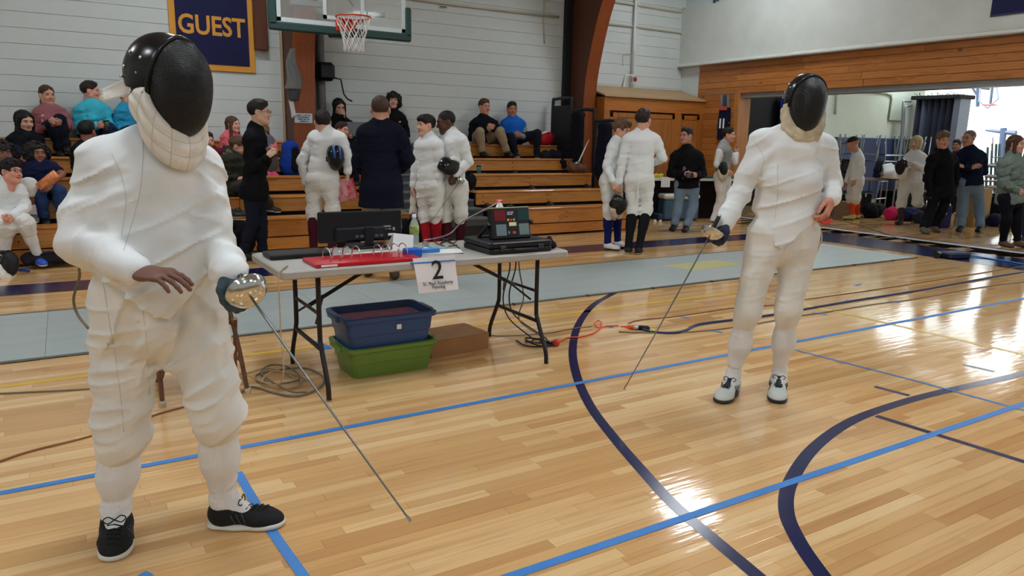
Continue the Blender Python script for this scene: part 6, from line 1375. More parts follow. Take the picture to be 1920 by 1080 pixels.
fencing_mask(t, ath(842, 312, r.d0-0.20), frame3(r.right*0.8-r.view*0.4-UP*0.5, -r.view*0.8-UP*0.3-r.right*0.3), 0.82, BIB, 0.009, False)
epee(ath(862, 340, r.d0-0.22), ath(806, 418, r.d0-0.55), ath(853, 330, r.d0-0.22), 'foil with silver guard held by the dark-skinned fencer', 0.05)
# --- pair of fencers before the cupboard
r = make_rig(68, dict(hd=(1166, 241), nk=(1157, 264), sa=(1148, 278), sb=(1170, 278), ea=(1138, 312), eb=(1168, 312), wa=(1150, 342, -0.25), wb=(1172, 340), pa=(1140, 340), pb=(1152, 342), ka=(1142, 394), kb=(1157, 394), aa=(1139, 456), ab=(1158, 452)), foot=(1148, 467), stat=1.74, hface=62, hpitch=-10)
person('fencer with navy socks leaning in towards his friend before the cupboard', r, (220, 166, 140), ('mop', (110, 82, 58)), (wj, 'jacket', 0.02, FEN), (wb_, 'breeches', 0.012), (C_('navy_sock', (24, 36, 98)), 0.12), (sh_wht, sole_d))
r = make_rig(176, dict(hd=(1206, 222), nk=(1203, 246), sa=(1176, 264), sb=(1230, 264), ea=(1166, 306), eb=(1242, 296), wa=(1160, 346), wb=(1226, 306, 0.12), pa=(1186, 338), pb=(1211, 338), ka=(1186, 392), kb=(1212, 392), aa=(1178, 463), ab=(1198, 464)), foot=(1190, 473), stat=1.82, hface=160)
person('tall fencer in white seen from behind with black knee socks', r, (216, 162, 138), ('short', (46, 32, 28)), (wj, 'jacket', 0.02, FEN), (wb_, 'breeches', 0.008), (C_('black_sock', (26, 24, 28)), 0.16), (sh_blk, sh_wht), hands=('grip', 'relaxed'))
RY = r
MB().tube(spline([r.pel-r.tf*0.16+UP*0.04, r.pel-r.tf*0.15-UP*0.10, r.pel-r.tf*0.13-UP*0.28], 4), 0.008, 6).build('waist_strap', white_c, r.root)
t = thing('fencing_mask', ath(1150, 384, r.d0), 'mask with red and white bib dangling from the tall fencer hand', 'mask')
fencing_mask(t, ath(1157, 384, r.d0-0.02), frame3(r.right*0.9-UP*0.35, UP*0.8-r.view*0.4), 0.80, mat('bib_red', (176, 24, 40), 0.7, col2=(224, 214, 196), vscale=9), 0.009, False)
# --- man with camera
r = make_rig(-14, dict(hd=(1287, 252), nk=(1288, 277), sa=(1265, 294), sb=(1311, 294), ea=(1257, 326), eb=(1318, 326), wa=(1284, 326, -0.26), wb=(1306, 328, -0.24), pa=(1276, 346), pb=(1300, 346), ka=(1272, 386), kb=(1300, 386), aa=(1264, 422), ab=(1287, 424)), foot=(1275, 431), stat=1.74, bulk=1.08, hface=-38)
person('man in black jacket and pale jeans holding a camera by the cupboard', r, (206, 150, 132), ('short', (40, 30, 28)), (black_c, 'jacket', 0.026, dict(hem=0.06, collar=0.03)), (denim_l, 'trousers', 0.014), None, (sh_blk, sole_d), hands=('grip', 'grip'), glasses=mat('red_frame', (110, 50, 50), 0.4))
v, f = sdf([rc(r.sh-UP*0.02+r.tf*0.075, r.sh-UP*0.34+r.tf*0.085, 0.06, 0.055, 0.02, (r.tf, 0.8))], 0.01); fmesh('grey_shirt', v, f, C_('grey_shirt', (120, 124, 128)), r.root)
t = thing('camera', r.J['wb']+r.tf*0.05, 'black camera with red strap held by the man in black', 'camera'); c = (r.J['wa']+r.J['wb'])/2+r.tf*0.07-UP*0.01
MB().box(c-V(0.065, 0.035, 0.045), c+V(0.065, 0.035, 0.045), 0.012).build('camera_body', blk, t); MB().lathe(c+r.tf*0.03, [(0.034, 0), (0.036, 0.05), (0.03, 0.055)], 14, axis=r.tf).build('camera_lens', mat('lens_grey', (90, 90, 96), 0.2), t, True); MB().box(c+V(-0.03, -0.02, 0.045), c+V(0.03, 0.02, 0.065), 0.006).build('viewfinder', mat('strap_red2', (196, 40, 40), 0.5), t)
# --- fencer with grey lame at the pine jamb
r = make_rig(78, dict(hd=(1366, 251), nk=(1357, 270), sa=(1350, 284), sb=(1366, 284), ea=(1344, 308), eb=(1378, 304), wa=(1364, 322), wb=(1382, 286), hb=(1384, 274), pa=(1349, 332), pb=(1360, 332), ka=(1352, 374), kb=(1362, 374), aa=(1337, 408), ab=(1354, 405)), foot=(1342, 416), stat=1.72)
person('fencer in grey vest standing at the pine door jamb', r, (216, 160, 136), ('short', (34, 26, 24)), (C_('lame_grey', (146, 148, 146)), 'vest', 0.026, dict(hem=-0.03, collar=0.06, under=(wj, 0.016), name='lame_vest')), (wb_, 'breeches', 0.010), (white_s, 0.18), (sh_wht, sole_d))
t = thing('fencing_mask', ath(1352, 318, r.d0-0.25), 'dark mask tucked under the arm of the grey-vested fencer', 'mask'); fencing_mask(t, ath(1356, 316, r.d0-0.22), frame3(-r.view*0.7+r.right*0.3, UP), 0.72, BIB2, 0.011, False)
# --- room beyond
r = make_rig(-96, dict(hd=(1599, 267), nk=(1606, 285), sa=(1612, 298), sb=(1603, 298), ea=(1616, 322), eb=(1594, 322), wa=(1606, 338), wb=(1586, 342), pa=(1608, 338), pb=(1601, 338), ka=(1604, 372), kb=(1596, 372), aa=(1608, 402), ab=(1599, 404)), foot=(1603, 411), stat=1.72, hpitch=-14)
person('fencer in white with dark cap and orange socks in the further room', r, (200, 146, 122), ('cap', (30, 32, 34)), (wj, 'jacket', 0.026, FEN), (wb_, 'breeches', 0.02), (C_('orange_sock', (216, 74, 40)), 0.30), (mat('shoe_yellow', (196, 190, 110), 0.6), sole_d))
r = make_rig(-22, dict(hd=(1718, 266), nk=(1716, 285), sa=(1702, 296), sb=(1732, 297), ea=(1690, 314), eb=(1736, 320), wa=(1704, 318, -0.26), wb=(1712, 308, -0.26), pa=(1698, 342), pb=(1720, 342), ka=(1690, 382), kb=(1720, 380), aa=(1689, 412), ab=(1738, 392, 0.3), tb=(1742, 402, 0.35)), foot=(1692, 419), stat=1.70)
person('blonde fencer with bob haircut carrying a mask in the further room', r, (222, 182, 162), ('bob', (206, 192, 140)), (wj, 'jacket', 0.022, FEN), (wb_, 'breeches', 0.02), (C_('grey_sock', (70, 62, 70)), 0.18), (sh_blk, sole_d), female=True)
t = thing('fencing_mask', ath(1690, 312, r.d0-0.3), 'mask with white trim held by the blonde fencer', 'mask'); fencing_mask(t, ath(1690, 313, r.d0-0.3), frame3(-r.view*0.6-r.right*0.5-UP*0.3, UP), 0.82, BIB, 0.012, False)
r = make_rig(24, dict(hd=(1768, 261), nk=(1768, 284), sa=(1746, 300), sb=(1787, 300), ea=(1739, 336), eb=(1792, 334), wa=(1744, 368), wb=(1786, 364), pa=(1754, 360), pb=(1779, 360), ka=(1744, 398), kb=(1766, 396), aa=(1731, 427), ab=(1752, 424)), foot=(1738, 435), stat=1.80)
person('fair-haired man in black hoodie and black trousers at the opening', r, (222, 158, 134), ('mop', (120, 96, 66)), (black_c, 'jacket', 0.028, dict(hem=0.10, hood=True, collar=0.02)), (C_('black_trouser', (19, 20, 24)), 'trousers', 0.010), None, (mat('shoe_taupe', (92, 84, 72), 0.7), sole_d), hands=(None, None))
r = make_rig(-12, dict(hd=(1817, 257), nk=(1818, 277), sa=(1797, 293), sb=(1841, 293), ea=(1793, 322), eb=(1845, 322), wa=(1822, 314, -0.24), wb=(1806, 312, -0.22), pa=(1805, 344), pb=(1831, 344), ka=(1806, 386), kb=(1836, 386), aa=(1802, 424), ab=(1838, 425)), foot=(1808, 432), stat=1.82, bulk=1.1, hface=-34)
person('grey-haired man with glasses in navy sweater and pale jeans, arms crossed', r, (216, 160, 138), ('crop', (128, 118, 108)), (navy_c, 'jacket', 0.022, dict(hem=0.03, collar=0.02, name='sweater')), (denim_l, 'trousers', 0.016), None, (sh_blk, sole_d), glasses=blk)
r = make_rig(58, dict(hd=(1906, 268), nk=(1898, 292), sa=(1882, 308), sb=(1912, 308), ea=(1880, 344), eb=(1920, 344), wa=(1908, 358, -0.15), wb=(1922, 362), pa=(1884, 372), pb=(1906, 372), ka=(1888, 412), kb=(1906, 412), aa=(1880, 452), ab=(1908, 452)), foot=(1886, 464), stat=1.68, bulk=1.1, hface=66)
puff = C_('puffer', (118, 132, 124))
person('woman in grey-green puffer jacket and brown ankle boots at the right edge', r, (220, 162, 142), ('long', (84, 52, 38)), (puff, 'jacket', 0.034, dict(hem=0.07, collar=0.05, fold=0.016)), (C_('black_leggings', (22, 22, 28)), 'leggings', 0.006), None, (mat('boot_brown', (84, 56, 44), 0.6), sole_d, 0.06), female=True)
for i in range(5):
    c = r.sh+(r.pel-r.sh)*(0.25+0.18*i); MB().tube([c+r.left*(0.185*math.cos(a))*1.05+r.tf*(0.142*math.sin(a)) for a in np.linspace(0, 2*PI, 25)[:-1]], 0.004, 5, closed=True).build('quilt_seam', C_('puffer_seam', (80, 92, 86)), r.root, True)
r = make_rig(-70, dict(hd=(1942, 268), nk=(1940, 290), sa=(1945, 306), sb=(1934, 306), ea=(1942, 340), eb=(1926, 342), wa=(1930, 356), wb=(1914, 356), pa=(1936, 368), pb=(1930, 368), ka=(1932, 406), kb=(1924, 406), aa=(1930, 442), ab=(1924, 444)), foot=(1928, 452), stat=1.68)
person('person in dark jacket and blue jeans cut off by the right edge', r, (224, 160, 148), ('long', (70, 48, 38)), (C_('plum', (60, 40, 60)), 'jacket', 0.02, dict(hem=0.06)), (C_('blue_jeans', (36, 52, 104)), 'trousers', 0.008), None, (mat('shoe_navy', (34, 44, 60), 0.6), sh_wht), female=True)
r = make_rig(-20, dict(hd=(1794, 271), nk=(1794, 286), sa=(1782, 296), sb=(1806, 296), ea=(1778, 318), eb=(1810, 318), wa=(1786, 330), wb=(1802, 330), pa=(1788, 336), pb=(1800, 336), ka=(1788, 365), kb=(1800, 365), aa=(1788, 392), ab=(1800, 392)), foot=(1794, 400), stat=1.68)
person('dark-haired person half hidden between the hoodie man and the sweater man', r, (150, 104, 84), ('short', (24, 24, 30)), (C_('plaid', (60, 40, 48), var=0.6), 'jacket', 0.02, dict(hem=0.06)), (denim_d, 'trousers', 0.01), None, (sh_blk, sole_d))
# --- seated on the right of the aisle, top row
SH = dict(seated=True)
r = make_rig(30, dict(hd=(908, 198), nk=(905, 220), sa=(887, 234), sb=(928, 234), ea=(884, 258), eb=(936, 254), wa=(914, 242, -0.32), wb=(924, 240, -0.30), pa=(893, 264), pb=(912, 264), ka=(900, 247), kb=(938, 246), aa=(904, 284), ab=(950, 284)), seat=(905, 264, 4), stat=1.78, hface=34, **SH)
person('seated man in dark blazer and khaki trousers, hands clasped, top row', r, (210, 152, 128), ('short', (86, 60, 40)), (C_('blazer2', (20, 20, 30)), 'jacket', 0.024, dict(hem=0.05, collar=0.02, name='blazer')), (khaki, 'trousers', 0.012), (C_('dark_sock', (40, 36, 36)), 0.6), (sh_blk, sole_d))
MB().box(r.sh-UP*0.22+r.tf*0.135-r.left*0.022, r.sh-UP*0.02+r.tf*0.12+r.left*0.022, 0.006).build('tie', mat('tie_maroon', (110, 40, 52), 0.6), r.root)
r = make_rig(10, dict(hd=(960, 203), nk=(961, 222), sa=(944, 235), sb=(980, 235), ea=(936, 258), eb=(986, 258), wa=(964, 254, -0.34), wb=(974, 254, -0.34), pa=(950, 265), pb=(973, 265), ka=(958, 256), kb=(1008, 250, -0.36), aa=(966, 286), ab=(1006, 288)), seat=(962, 265, 4), stat=1.76, **SH)
person('seated man in bright blue vest and dark jeans, top row', r, (186, 128, 100), ('short', (26, 22, 22)), (C_('blue_vest', (30, 100, 196)), 'vest', 0.030, dict(hem=0.02, collar=0.06, under=(C_('grey_sleeve', (140, 146, 150)), 0.014), name='vest')), (denim_d, 'trousers', 0.010), None, (sh_blk, sh_wht))
# --- seated behind the aisle
r = make_rig(-4, dict(hd=(738, 186), nk=(739, 208), sa=(724, 222), sb=(756, 222), ea=(718, 250), eb=(764, 248), wa=(730, 266, -0.3), wb=(762, 264, -0.2), pa=(730, 268), pb=(750, 268), ka=(728, 268), kb=(752, 268), aa=(728, 300), ab=(752, 300)), seat=(740, 268, 4), stat=1.68, **SH)
person('woman with curly black hair in black top sitting against the wall', r, (212, 160, 140), ('curly', (26, 20, 20)), (black_c, 'jacket', 0.010, dict(hem=0.05, collar=0.0, name='top')), (denim_d, 'trousers', 0.008), None, (sh_blk, sole_d), female=True)
r = make_rig(20, dict(hd=(636, 198), nk=(634, 220), sa=(616, 236), sb=(656, 236), ea=(616, 258), eb=(662, 256), wa=(644, 216, -0.22), wb=(660, 256, -0.35), ha=(642, 206, -0.2), pa=(625, 268), pb=(648, 268), ka=(628, 266), kb=(656, 266), aa=(630, 300), ab=(656, 300)), seat=(636, 268, 4), stat=1.66, hpitch=-14, **SH)
person('woman in black coat with hand at chin behind a laptop', r, (206, 158, 132), ('long', (18, 16, 18)), (black_c, 'jacket', 0.026, dict(hem=0.05, collar=0.02, name='coat')), (denim_d, 'trousers', 0.008), None, (sh_blk, sole_d), female=True, glasses=blk)
t = thing('laptop', ath(668, 252, r.d0-0.45), 'open silver-grey laptop before the woman in black coat', 'laptop'); c = ath(668, 256, r.d0-0.42)
lp_m = mat('laptop_grey', (112, 116, 120), 0.35, metal=0.5); MB().box(c+V(-0.17, -0.01, 0), c+V(0.17, 0.22, 0.016), 0.004, R=rotz(-0.35), o=c).build('keyboard_half', lp_m, t); MB().box(c+V(-0.17, -0.012, 0.016), c+V(0.17, -0.003, 0.22), 0.003, R=rotz(-0.35), o=c).build('screen_half', lp_m, t)
r = make_rig(50, dict(hd=(641, 242), nk=(637, 260), sa=(628, 272), sb=(650, 272), ea=(628, 294), eb=(656, 292), wa=(648, 302, -0.2), wb=(660, 300, -0.1), pa=(630, 306), pb=(645, 306), ka=(655, 304, -0.3), kb=(665, 304, -0.1), aa=(658, 338, -0.3), ab=(668, 338, -0.1)), seat=(638, 306, 2), stat=1.55, **SH)
person('boy in dark teal shirt seated behind the bending fencer', r, (214, 154, 132), ('short', (58, 38, 30)), (C_('teal_dark', (34, 58, 78)), 'jacket', 0.012, dict(hem=0.03)), (denim_d, 'trousers', 0.008), None, (sh_blk, sole_d))
# --- girls left of the post
r = make_rig(34, dict(hd=(437, 231), nk=(432, 250), sa=(419, 262), sb=(447, 262), ea=(417, 286), eb=(450, 284), wa=(438, 278, -0.22), wb=(444, 276, -0.2), pa=(424, 292), pb=(442, 292), ka=(436, 292), kb=(456, 292), aa=(440, 322), ab=(458, 322)), seat=(432, 292, 3), stat=1.45, hface=50, **SH)
person('girl in pink sweater with long brown hair sitting by the wall', r, (228, 176, 158), ('long', (92, 62, 44)), (C_('pink', (222, 104, 116)), 'jacket', 0.012, dict(hem=0.03, collar=0.0, name='sweater')), (denim, 'trousers', 0.006), None, (sh_blk, sole_d), female=False)
PH(r.J['wa']+r.f*0.10+UP*0.03, 'small phone held by the girl in the pink sweater', rotz(0.9) @ rotx(0.6))
r = make_rig(24, dict(hd=(494, 246), nk=(500, 262), sa=(490, 272), sb=(511, 272), ea=(488, 292), eb=(516, 290), wa=(506, 288, -0.22), wb=(512, 290, -0.24), pa=(494, 300), pb=(509, 300), ka=(500, 300), kb=(513, 300), aa=(502, 326), ab=(513, 326)), seat=(502, 300, 3), stat=1.40, hface=-10, hpitch=-28, **SH)
person('smaller girl in pink bent over a phone beside the standing man', r, (228, 176, 158), ('long', (120, 86, 62)), (C_('pink2', (226, 118, 124)), 'jacket', 0.012, dict(hem=0.03, collar=0.0, name='sweater')), (C_('grey_leg', (96, 100, 110)), 'leggings', 0.006), None, (mat('boot_pink', (206, 80, 110), 0.6), sole_d, 0.08))
PH(r.J['wb']+r.f*0.10+UP*0.02, 'black phone in the lap of the smaller pink girl', rotz(0.3) @ rotx(1.0))
r = make_rig(76, dict(hd=(446, 272), nk=(440, 290), sa=(426, 304), sb=(452, 304), ea=(424, 330), eb=(456, 330), wa=(446, 336), wb=(462, 332), pa=(424, 348), pb=(440, 348), ka=(470, 344, -0.12), kb=(482, 344, 0.1), aa=(500, 384, -0.12), ab=(506, 386, 0.1)), seat=(430, 348, 1), stat=1.62, bulk=1.1, hpitch=-20, **SH)
person('person in olive coat with fur hood hunched behind the standing man', r, (206, 152, 130), ('short', (92, 66, 46)), (C_('olive', (48, 50, 40)), 'jacket', 0.034, dict(hem=0.07, hood=True, fold=0.016, name='coat')), (C_('olive_d', (60, 60, 54)), 'trousers', 0.010), None, (sh_blk, sh_wht))
v, f = sdf([rc(r.J['nk']-r.tf*0.10-UP*0.05+r.left*x, r.J['nk']-r.tf*0.04+UP*0.03+r.left*x*1.2, 0.04, 0.035, 0.03) for x in (-0.10, -0.04, 0.04, 0.10)], 0.011, None, 0.02, 0.022); fmesh('fur_trim', v, f, hair_mat((122, 98, 74)), r.root)
r = make_rig(20, dict(hd=(389, 262), nk=(394, 280), sa=(380, 292), sb=(412, 290), ea=(378, 314), eb=(414, 314), wa=(390, 322), wb=(408, 322), pa=(385, 322), pb=(405, 322), ka=(390, 322), kb=(410, 322), aa=(390, 356), ab=(410, 356)), seat=(395, 322, 2), stat=1.5, **SH)
person('child in maroon top peeping out behind the left fencer shoulder', r, (216, 160, 140), ('short', (60, 42, 34)), (C_('maroon_top', (100, 28, 46)), 'jacket', 0.014, dict(hem=0.03)), (denim, 'trousers', 0.008), None, (sh_blk, sole_d))
# --- spectators at far left
r = make_rig(14, dict(hd=(88, 176), nk=(91, 200), sa=(70, 216), sb=(117, 214), ea=(70, 244), eb=(131, 240), wa=(102, 232, -0.34), wb=(106, 230, -0.34), pa=(86, 254), pb=(112, 254), ka=(98, 232, -0.36), kb=(112, 224, -0.30), aa=(112, 282, -0.36), ab=(124, 274, -0.2)), seat=(95, 254, 4), stat=1.68, hface=22, **SH)
person('woman in dusty pink sweater sitting with crossed legs, top row left', r, (214, 158, 138), ('tied', (74, 48, 34)), (C_('dusty_pink', (158, 98, 104)), 'jacket', 0.018, dict(hem=0.04, collar=0.0, name='sweater')), (denim_d, 'trousers', 0.008), None, (sh_blk, sole_d), female=True)
r = make_rig(38, dict(hd=(169, 168), nk=(172, 192), sa=(149, 210), sb=(198, 208), ea=(146, 240), eb=(208, 236), wa=(184, 236, -0.34), wb=(196, 236, -0.3), pa=(160, 252), pb=(186, 252), ka=(172, 240, -0.36), kb=(204, 240, -0.30), aa=(176, 284, -0.36), ab=(208, 284, -0.3)), seat=(172, 252, 4), stat=1.68, bulk=1.15, hface=80, **SH)
person('woman in turquoise cardigan holding a cup, looking right, top row', r, (220, 160, 136), ('short', (48, 30, 26)), (C_('turquoise', (66, 184, 208)), 'jacket', 0.022, dict(hem=0.06, collar=0.0, name='cardigan')), (C_('navy_jean', (34, 42, 80)), 'trousers', 0.012), None, (sh_blk, sole_d), female=True)
v, f = sdf([rc(r.J['nk']+UP*0.02+r.tf*0.055, r.sh-UP*0.26+r.tf*0.15, 0.035, 0.028, 0.02, (r.tf, 0.5))], 0.009, None, 0.006, 0.02); fmesh('scarf', v, f, mat('scarf_pattern', (206, 186, 160), 0.8, col2=(150, 120, 100), vscale=40), r.root)
cp = (r.J['wa']+r.J['wb'])/2+r.tf*0.10+UP*0.02; t = thing('travel_cup', cp-UP*0.07, 'dark green travel cup held by the woman in turquoise', 'cup'); MB().lathe(cp-UP*0.07, [(0.028, 0), (0.036, 0.12)], 14).build('cup_body', mat('cup_green', (52, 70, 58), 0.4), t, True); MB().lathe(cp+UP*0.05, [(0.038, 0), (0.038, 0.012), (0.03, 0.016)], 14).build('cup_lid', blk, t, True)
r = make_rig(60, dict(hd=(238, 178), nk=(238, 198), sa=(224, 212), sb=(250, 212), ea=(220, 240), eb=(256, 240), wa=(240, 244), wb=(256, 244), pa=(232, 254), pb=(250, 254), ka=(252, 250, -0.2), kb=(264, 250, -0.1), aa=(256, 284, -0.2), ab=(266, 284, -0.1)), seat=(240, 254, 4), stat=1.68, **SH)
person('second person in turquoise blue mostly hidden behind the left fencer mask', r, (214, 160, 138), ('short', (40, 28, 26)), (C_('turq2', (48, 150, 192)), 'jacket', 0.02, dict(hem=0.05)), (denim_d, 'trousers', 0.01), None, (sh_blk, sole_d))
r = make_rig(12, dict(hd=(46, 224), nk=(46, 250), sa=(22, 268), sb=(72, 268), ea=(16, 298), eb=(80, 298), wa=(38, 300, -0.3), wb=(60, 300, -0.3), pa=(32, 300), pb=(62, 300), ka=(34, 306), kb=(66, 306), aa=(36, 342), ab=(66, 342)), seat=(46, 300, 3), stat=1.66, hface=28, hpitch=-10, **SH)
person('woman with long black hair in black coat on the second highest row', r, (214, 164, 140), ('long', (14, 13, 15)), (black_c, 'jacket', 0.028, dict(hem=0.05, collar=0.02, name='coat')), (denim_d, 'trousers', 0.008), None, (sh_blk, sole_d), female=True)
r = make_rig(20, dict(hd=(163, 244), nk=(165, 266), sa=(146, 284), sb=(186, 282), ea=(140, 312), eb=(192, 310), wa=(160, 322, -0.3), wb=(184, 322, -0.3), pa=(154, 320), pb=(178, 320), ka=(160, 320), kb=(186, 320), aa=(162, 356), ab=(186, 356)), seat=(165, 320, 2), stat=1.72, hface=150, **SH)
person('person in black shirt half hidden behind the left fencer arm', r, (150, 100, 84), ('short', (20, 18, 20)), (C_('black2', (30, 30, 34)), 'tee', 0.014, dict(hem=0.04, name='shirt')), (denim_d, 'trousers', 0.010), None, (sh_blk, sole_d))
r = make_rig(10, dict(hd=(6, 284), nk=(4, 306), sa=(-16, 322), sb=(24, 322), ea=(-20, 346), eb=(30, 346), wa=(-6, 356, -0.3), wb=(20, 356, -0.3), pa=(-6, 350), pb=(18, 350), ka=(2, 352), kb=(54, 348, -0.40), aa=(2, 400), ab=(61, 402, -0.44)), seat=(5, 350, 1), stat=1.70, **SH)
person('fencer with dark curly hair and bare calf behind the boy with glasses', r, (132, 90, 72), ('curly', (22, 18, 18)), (wj, 'jacket', 0.02, FEN), (wb_, 'breeches', 0.014), (white_s, 0.72), (mat('shoe_grey', (120, 120, 118), 0.6), sh_wht))
r = make_rig(16, dict(hd=(70, 284), nk=(73, 304), sa=(52, 318), sb=(97, 317), ea=(46, 344), eb=(118, 326, -0.1), wa=(72, 350, -0.28), wb=(96, 346, -0.3), pa=(64, 352), pb=(90, 352), ka=(74, 362), kb=(112, 358), aa=(84, 412), ab=(116, 408)), seat=(76, 352, 1), stat=1.55, **SH)
person('smiling girl in navy shirt with big curly hair holding a chips bag', r, (150, 98, 76), ('afro', (20, 16, 16)), (C_('navy_tee', (26, 32, 62)), 'tee', 0.014, dict(hem=0.04, collar=0.0, name='shirt')), (C_('jeans_blue', (48, 70, 116)), 'trousers', 0.008), None, (sh_blk, sole_d), female=False)
t = thing('chips_bag', ath(85, 338, r.d0-0.42), 'orange chips bag with white print in the girl lap', 'bag'); q = [ath(66, 345, r.d0-0.44), ath(76, 357, r.d0-0.44), ath(100, 318, r.d0-0.40), ath(113, 332, r.d0-0.40)]
og = mat('chips_orange', (222, 104, 34), 0.35, col2=(238, 170, 120), vscale=30)
for s_ in (1, -1):
    vs, fs = sheet(q[0], q[1], q[2], q[3], 6, 10, lambda u, v: s_*0.035*math.sin(u*PI)*math.sin(v*PI)**0.6+0.004*math.sin(u*19+v*11), 0.002); obj('bag_side', vs, fs, og, t, True)
r = make_rig(30, dict(hd=(20, 320), nk=(12, 344), sa=(-12, 362), sb=(36, 360), ea=(-22, 392), eb=(48, 390), wa=(4, 408, -0.25), wb=(22, 408, -0.32), pa=(-2, 412), pb=(26, 412), ka=(12, 424), kb=(48, 420, -0.40), aa=(10, 480), ab=(72, 482)), seat=(12, 412, 0), stat=1.66, hface=44, hpitch=8, hroll=-10, **SH)
person('boy fencer with glasses in white sitting on the lowest row, blue shoe', r, (226, 160, 138), ('mop', (26, 22, 22)), (wj, 'jacket', 0.022, FEN), (wb_, 'breeches', 0.016), (white_s, 0.16), (mat('shoe_blue', (36, 84, 190), 0.5), sh_wht), glasses=blk, hands=('grip', 'grip'))
# bag with red print and mask held by the bending fencer
t = thing('fencing_mask', ath(629, 295, RO.d0-0.05), 'black mask with blue stripe under the bending fencer arm', 'mask')
fencing_mask(t, ath(629, 296, RO.d0-0.12), frame3(-UP*0.75-RO.view*0.45, -RO.view*0.8+UP*0.5), 0.86, mat('bib_dark', (24, 24, 30), 0.7), 0.008, False)
MB().tube([ath(624, 273, RO.d0-0.20), ath(627, 285, RO.d0-0.25), ath(628, 296, RO.d0-0.27)], 0.014, 6).tube([ath(636, 274, RO.d0-0.20), ath(638, 286, RO.d0-0.25), ath(638, 298, RO.d0-0.26)], 0.010, 6).build('stripe', mat('mask_blue', (50, 96, 170), 0.4), t, True)
t = thing('drawstring_bag', RO.J['wb']-UP*0.4, 'white bag with red print hanging from the bending fencer hand', 'bag')
q = [ath(634, 384, RO.d0-0.02), ath(668, 372, RO.d0), ath(636, 336, RO.d0-0.02), ath(662, 334, RO.d0)]
for s_ in (1, -1): vs, fs = sheet(q[0], q[1], q[2], q[3], 8, 10, lambda u, v: s_*0.05*math.sin(u*PI)*math.sin(v*PI)**0.7+0.006*math.sin(u*12+v*9), 0.003); obj('bag_side', vs, fs, mat('bag_white_red', (222, 196, 200), 0.7, col2=(200, 40, 60), vscale=14), t, True)
MB().tube(spline([ath(660, 334, RO.d0-0.02), ath(664, 350, RO.d0-0.04), ath(672, 372, RO.d0-0.04)], 5), 0.010, 6).build('red_cord', mat('cord_red', (196, 34, 44), 0.6), t, True)

# ================================================================= BAGS AND SMALL THINGS AROUND THE BLEACHERS
def rowpt(px, py, k): return ony(px, py, ROWY[k])
def soft(ops, m, name, label, cat, h=0.012, wob=0.008, ws=0.04):
    v, f = sdf(ops, h, None, wob, ws); return tag(fmesh(name, v, f, m), label, cat)
# blue backpack standing on the bleacher
c = ony(546, 318, 10.95); c[2] = ROWZ[2]+0.0; t = thing('backpack', c, 'bright blue backpack with black front standing beside the arch', 'backpack')
v, f = sdf([rc(c+V(0, 0, 0.13), c+V(0, 0, 0.36), 0.17, 0.13, 0.05, ((0, 1, 0), 0.55)), plane(c, (0, 0, -1))], 0.012, None, 0.01, 0.06); fmesh('pack_body', v, f, cloth('pack_blue', (26, 62, 150)), t)
v, f = sdf([rc(c+V(0.05, -0.08, 0.10), c+V(0.05, -0.07, 0.34), 0.075, 0.055, 0.04, ((0, 1, 0), 0.5)), plane(c, (0, 0, -1))], 0.012); fmesh('front_pocket', v, f, black_c, t)
MB().tube(spline([c+V(-0.03, 0, 0.44), c+V(0, 0, 0.49), c+V(0.04, 0, 0.44)], 5), 0.01, 6).build('grab_loop', black_c, t, True)
# red bag on the top row
c = ony(1016, 270, 11.68); c[2] = ROWZ[4]; t = thing('sports_bag', c, 'red sports bag with cream trim on the top bleacher row', 'bag')
v, f = sdf([rc(c+V(-0.14, 0, 0.10), c+V(0.14, 0, 0.13), 0.12, 0.12, 0.06), plane(c, (0, 0, -1))], 0.012, None, 0.015, 0.07); fmesh('bag_body', v, f, cloth('bag_red', (190, 34, 44)), t)
MB().tube(spline([c+V(-0.26, -0.05, 0.14), c+V(-0.1, -0.11, 0.20), c+V(0.08, -0.08, 0.26)], 5), 0.022, 8).build('cream_trim', cloth('trim_cream', (214, 206, 184)), t, True)
# dark coats hanging on the guard rails
for k, (Y0_, z0_, lab) in enumerate(((10.95, 1.90, 'long dark coat hanging on the middle guard rail'), (10.15, 1.70, 'navy coat hanging on the lowest guard rail'))):
    t = thing('hanging_coat', (8.0, Y0_, z0_-0.9), lab, 'coat'); v, f = sdf([rc(V(8.0, Y0_-0.10, z0_), V(8.0, Y0_+0.12, z0_), 0.06, 0.06, 0.06), rc(V(8.0, Y0_, z0_-0.1), V(7.99, Y0_+0.02, z0_-0.75), 0.17, 0.20, 0.06, ((1, 0, 0), 0.32))], 0.014, [(V(8.0, Y0_, z0_-0.4), V(0, 1, 0), 0.03, 0.08, 0.6, 0.4)], 0.008, 0.07); fmesh('coat_body', v, f, cloth('coat_hang%d' % k, ((26, 26, 32), (24, 28, 44))[k]), t)
    v, f = sdf([rc(V(7.97, Y0_-0.14, z0_-0.02), V(7.95, Y0_-0.19, z0_-0.55), 0.055, 0.045, 0.04)], 0.014, None, 0.01, 0.06); fmesh('coat_sleeve', v, f, cloth('coat_hang%d' % k, (24, 26, 36)), t)
# coats on the rows by the rails
for px, py, k, rr, lab in ((1040, 290, 3, (0.20, 0.10), 'black coat thrown over the end of the second highest row'), (1062, 312, 3, (0.12, 0.09), 'dark navy jacket slipping down beside the brown handbag')):
    c = ony(px, py, ROWY[k]+0.12); c[2] = ROWZ[k]; soft([rc(c+V(-rr[0], 0, 0.04), c+V(rr[0], 0.05, 0.06), rr[1], rr[1]*0.8, 0.06), rc(c+V(0.05, -0.05, 0.05), c+V(0.10, -0.19, -0.12), 0.07, 0.05, 0.05)], cloth('coat_%d' % px, (22, 24, 34)), 'coat', lab, 'coat', 0.014, 0.03, 0.06)
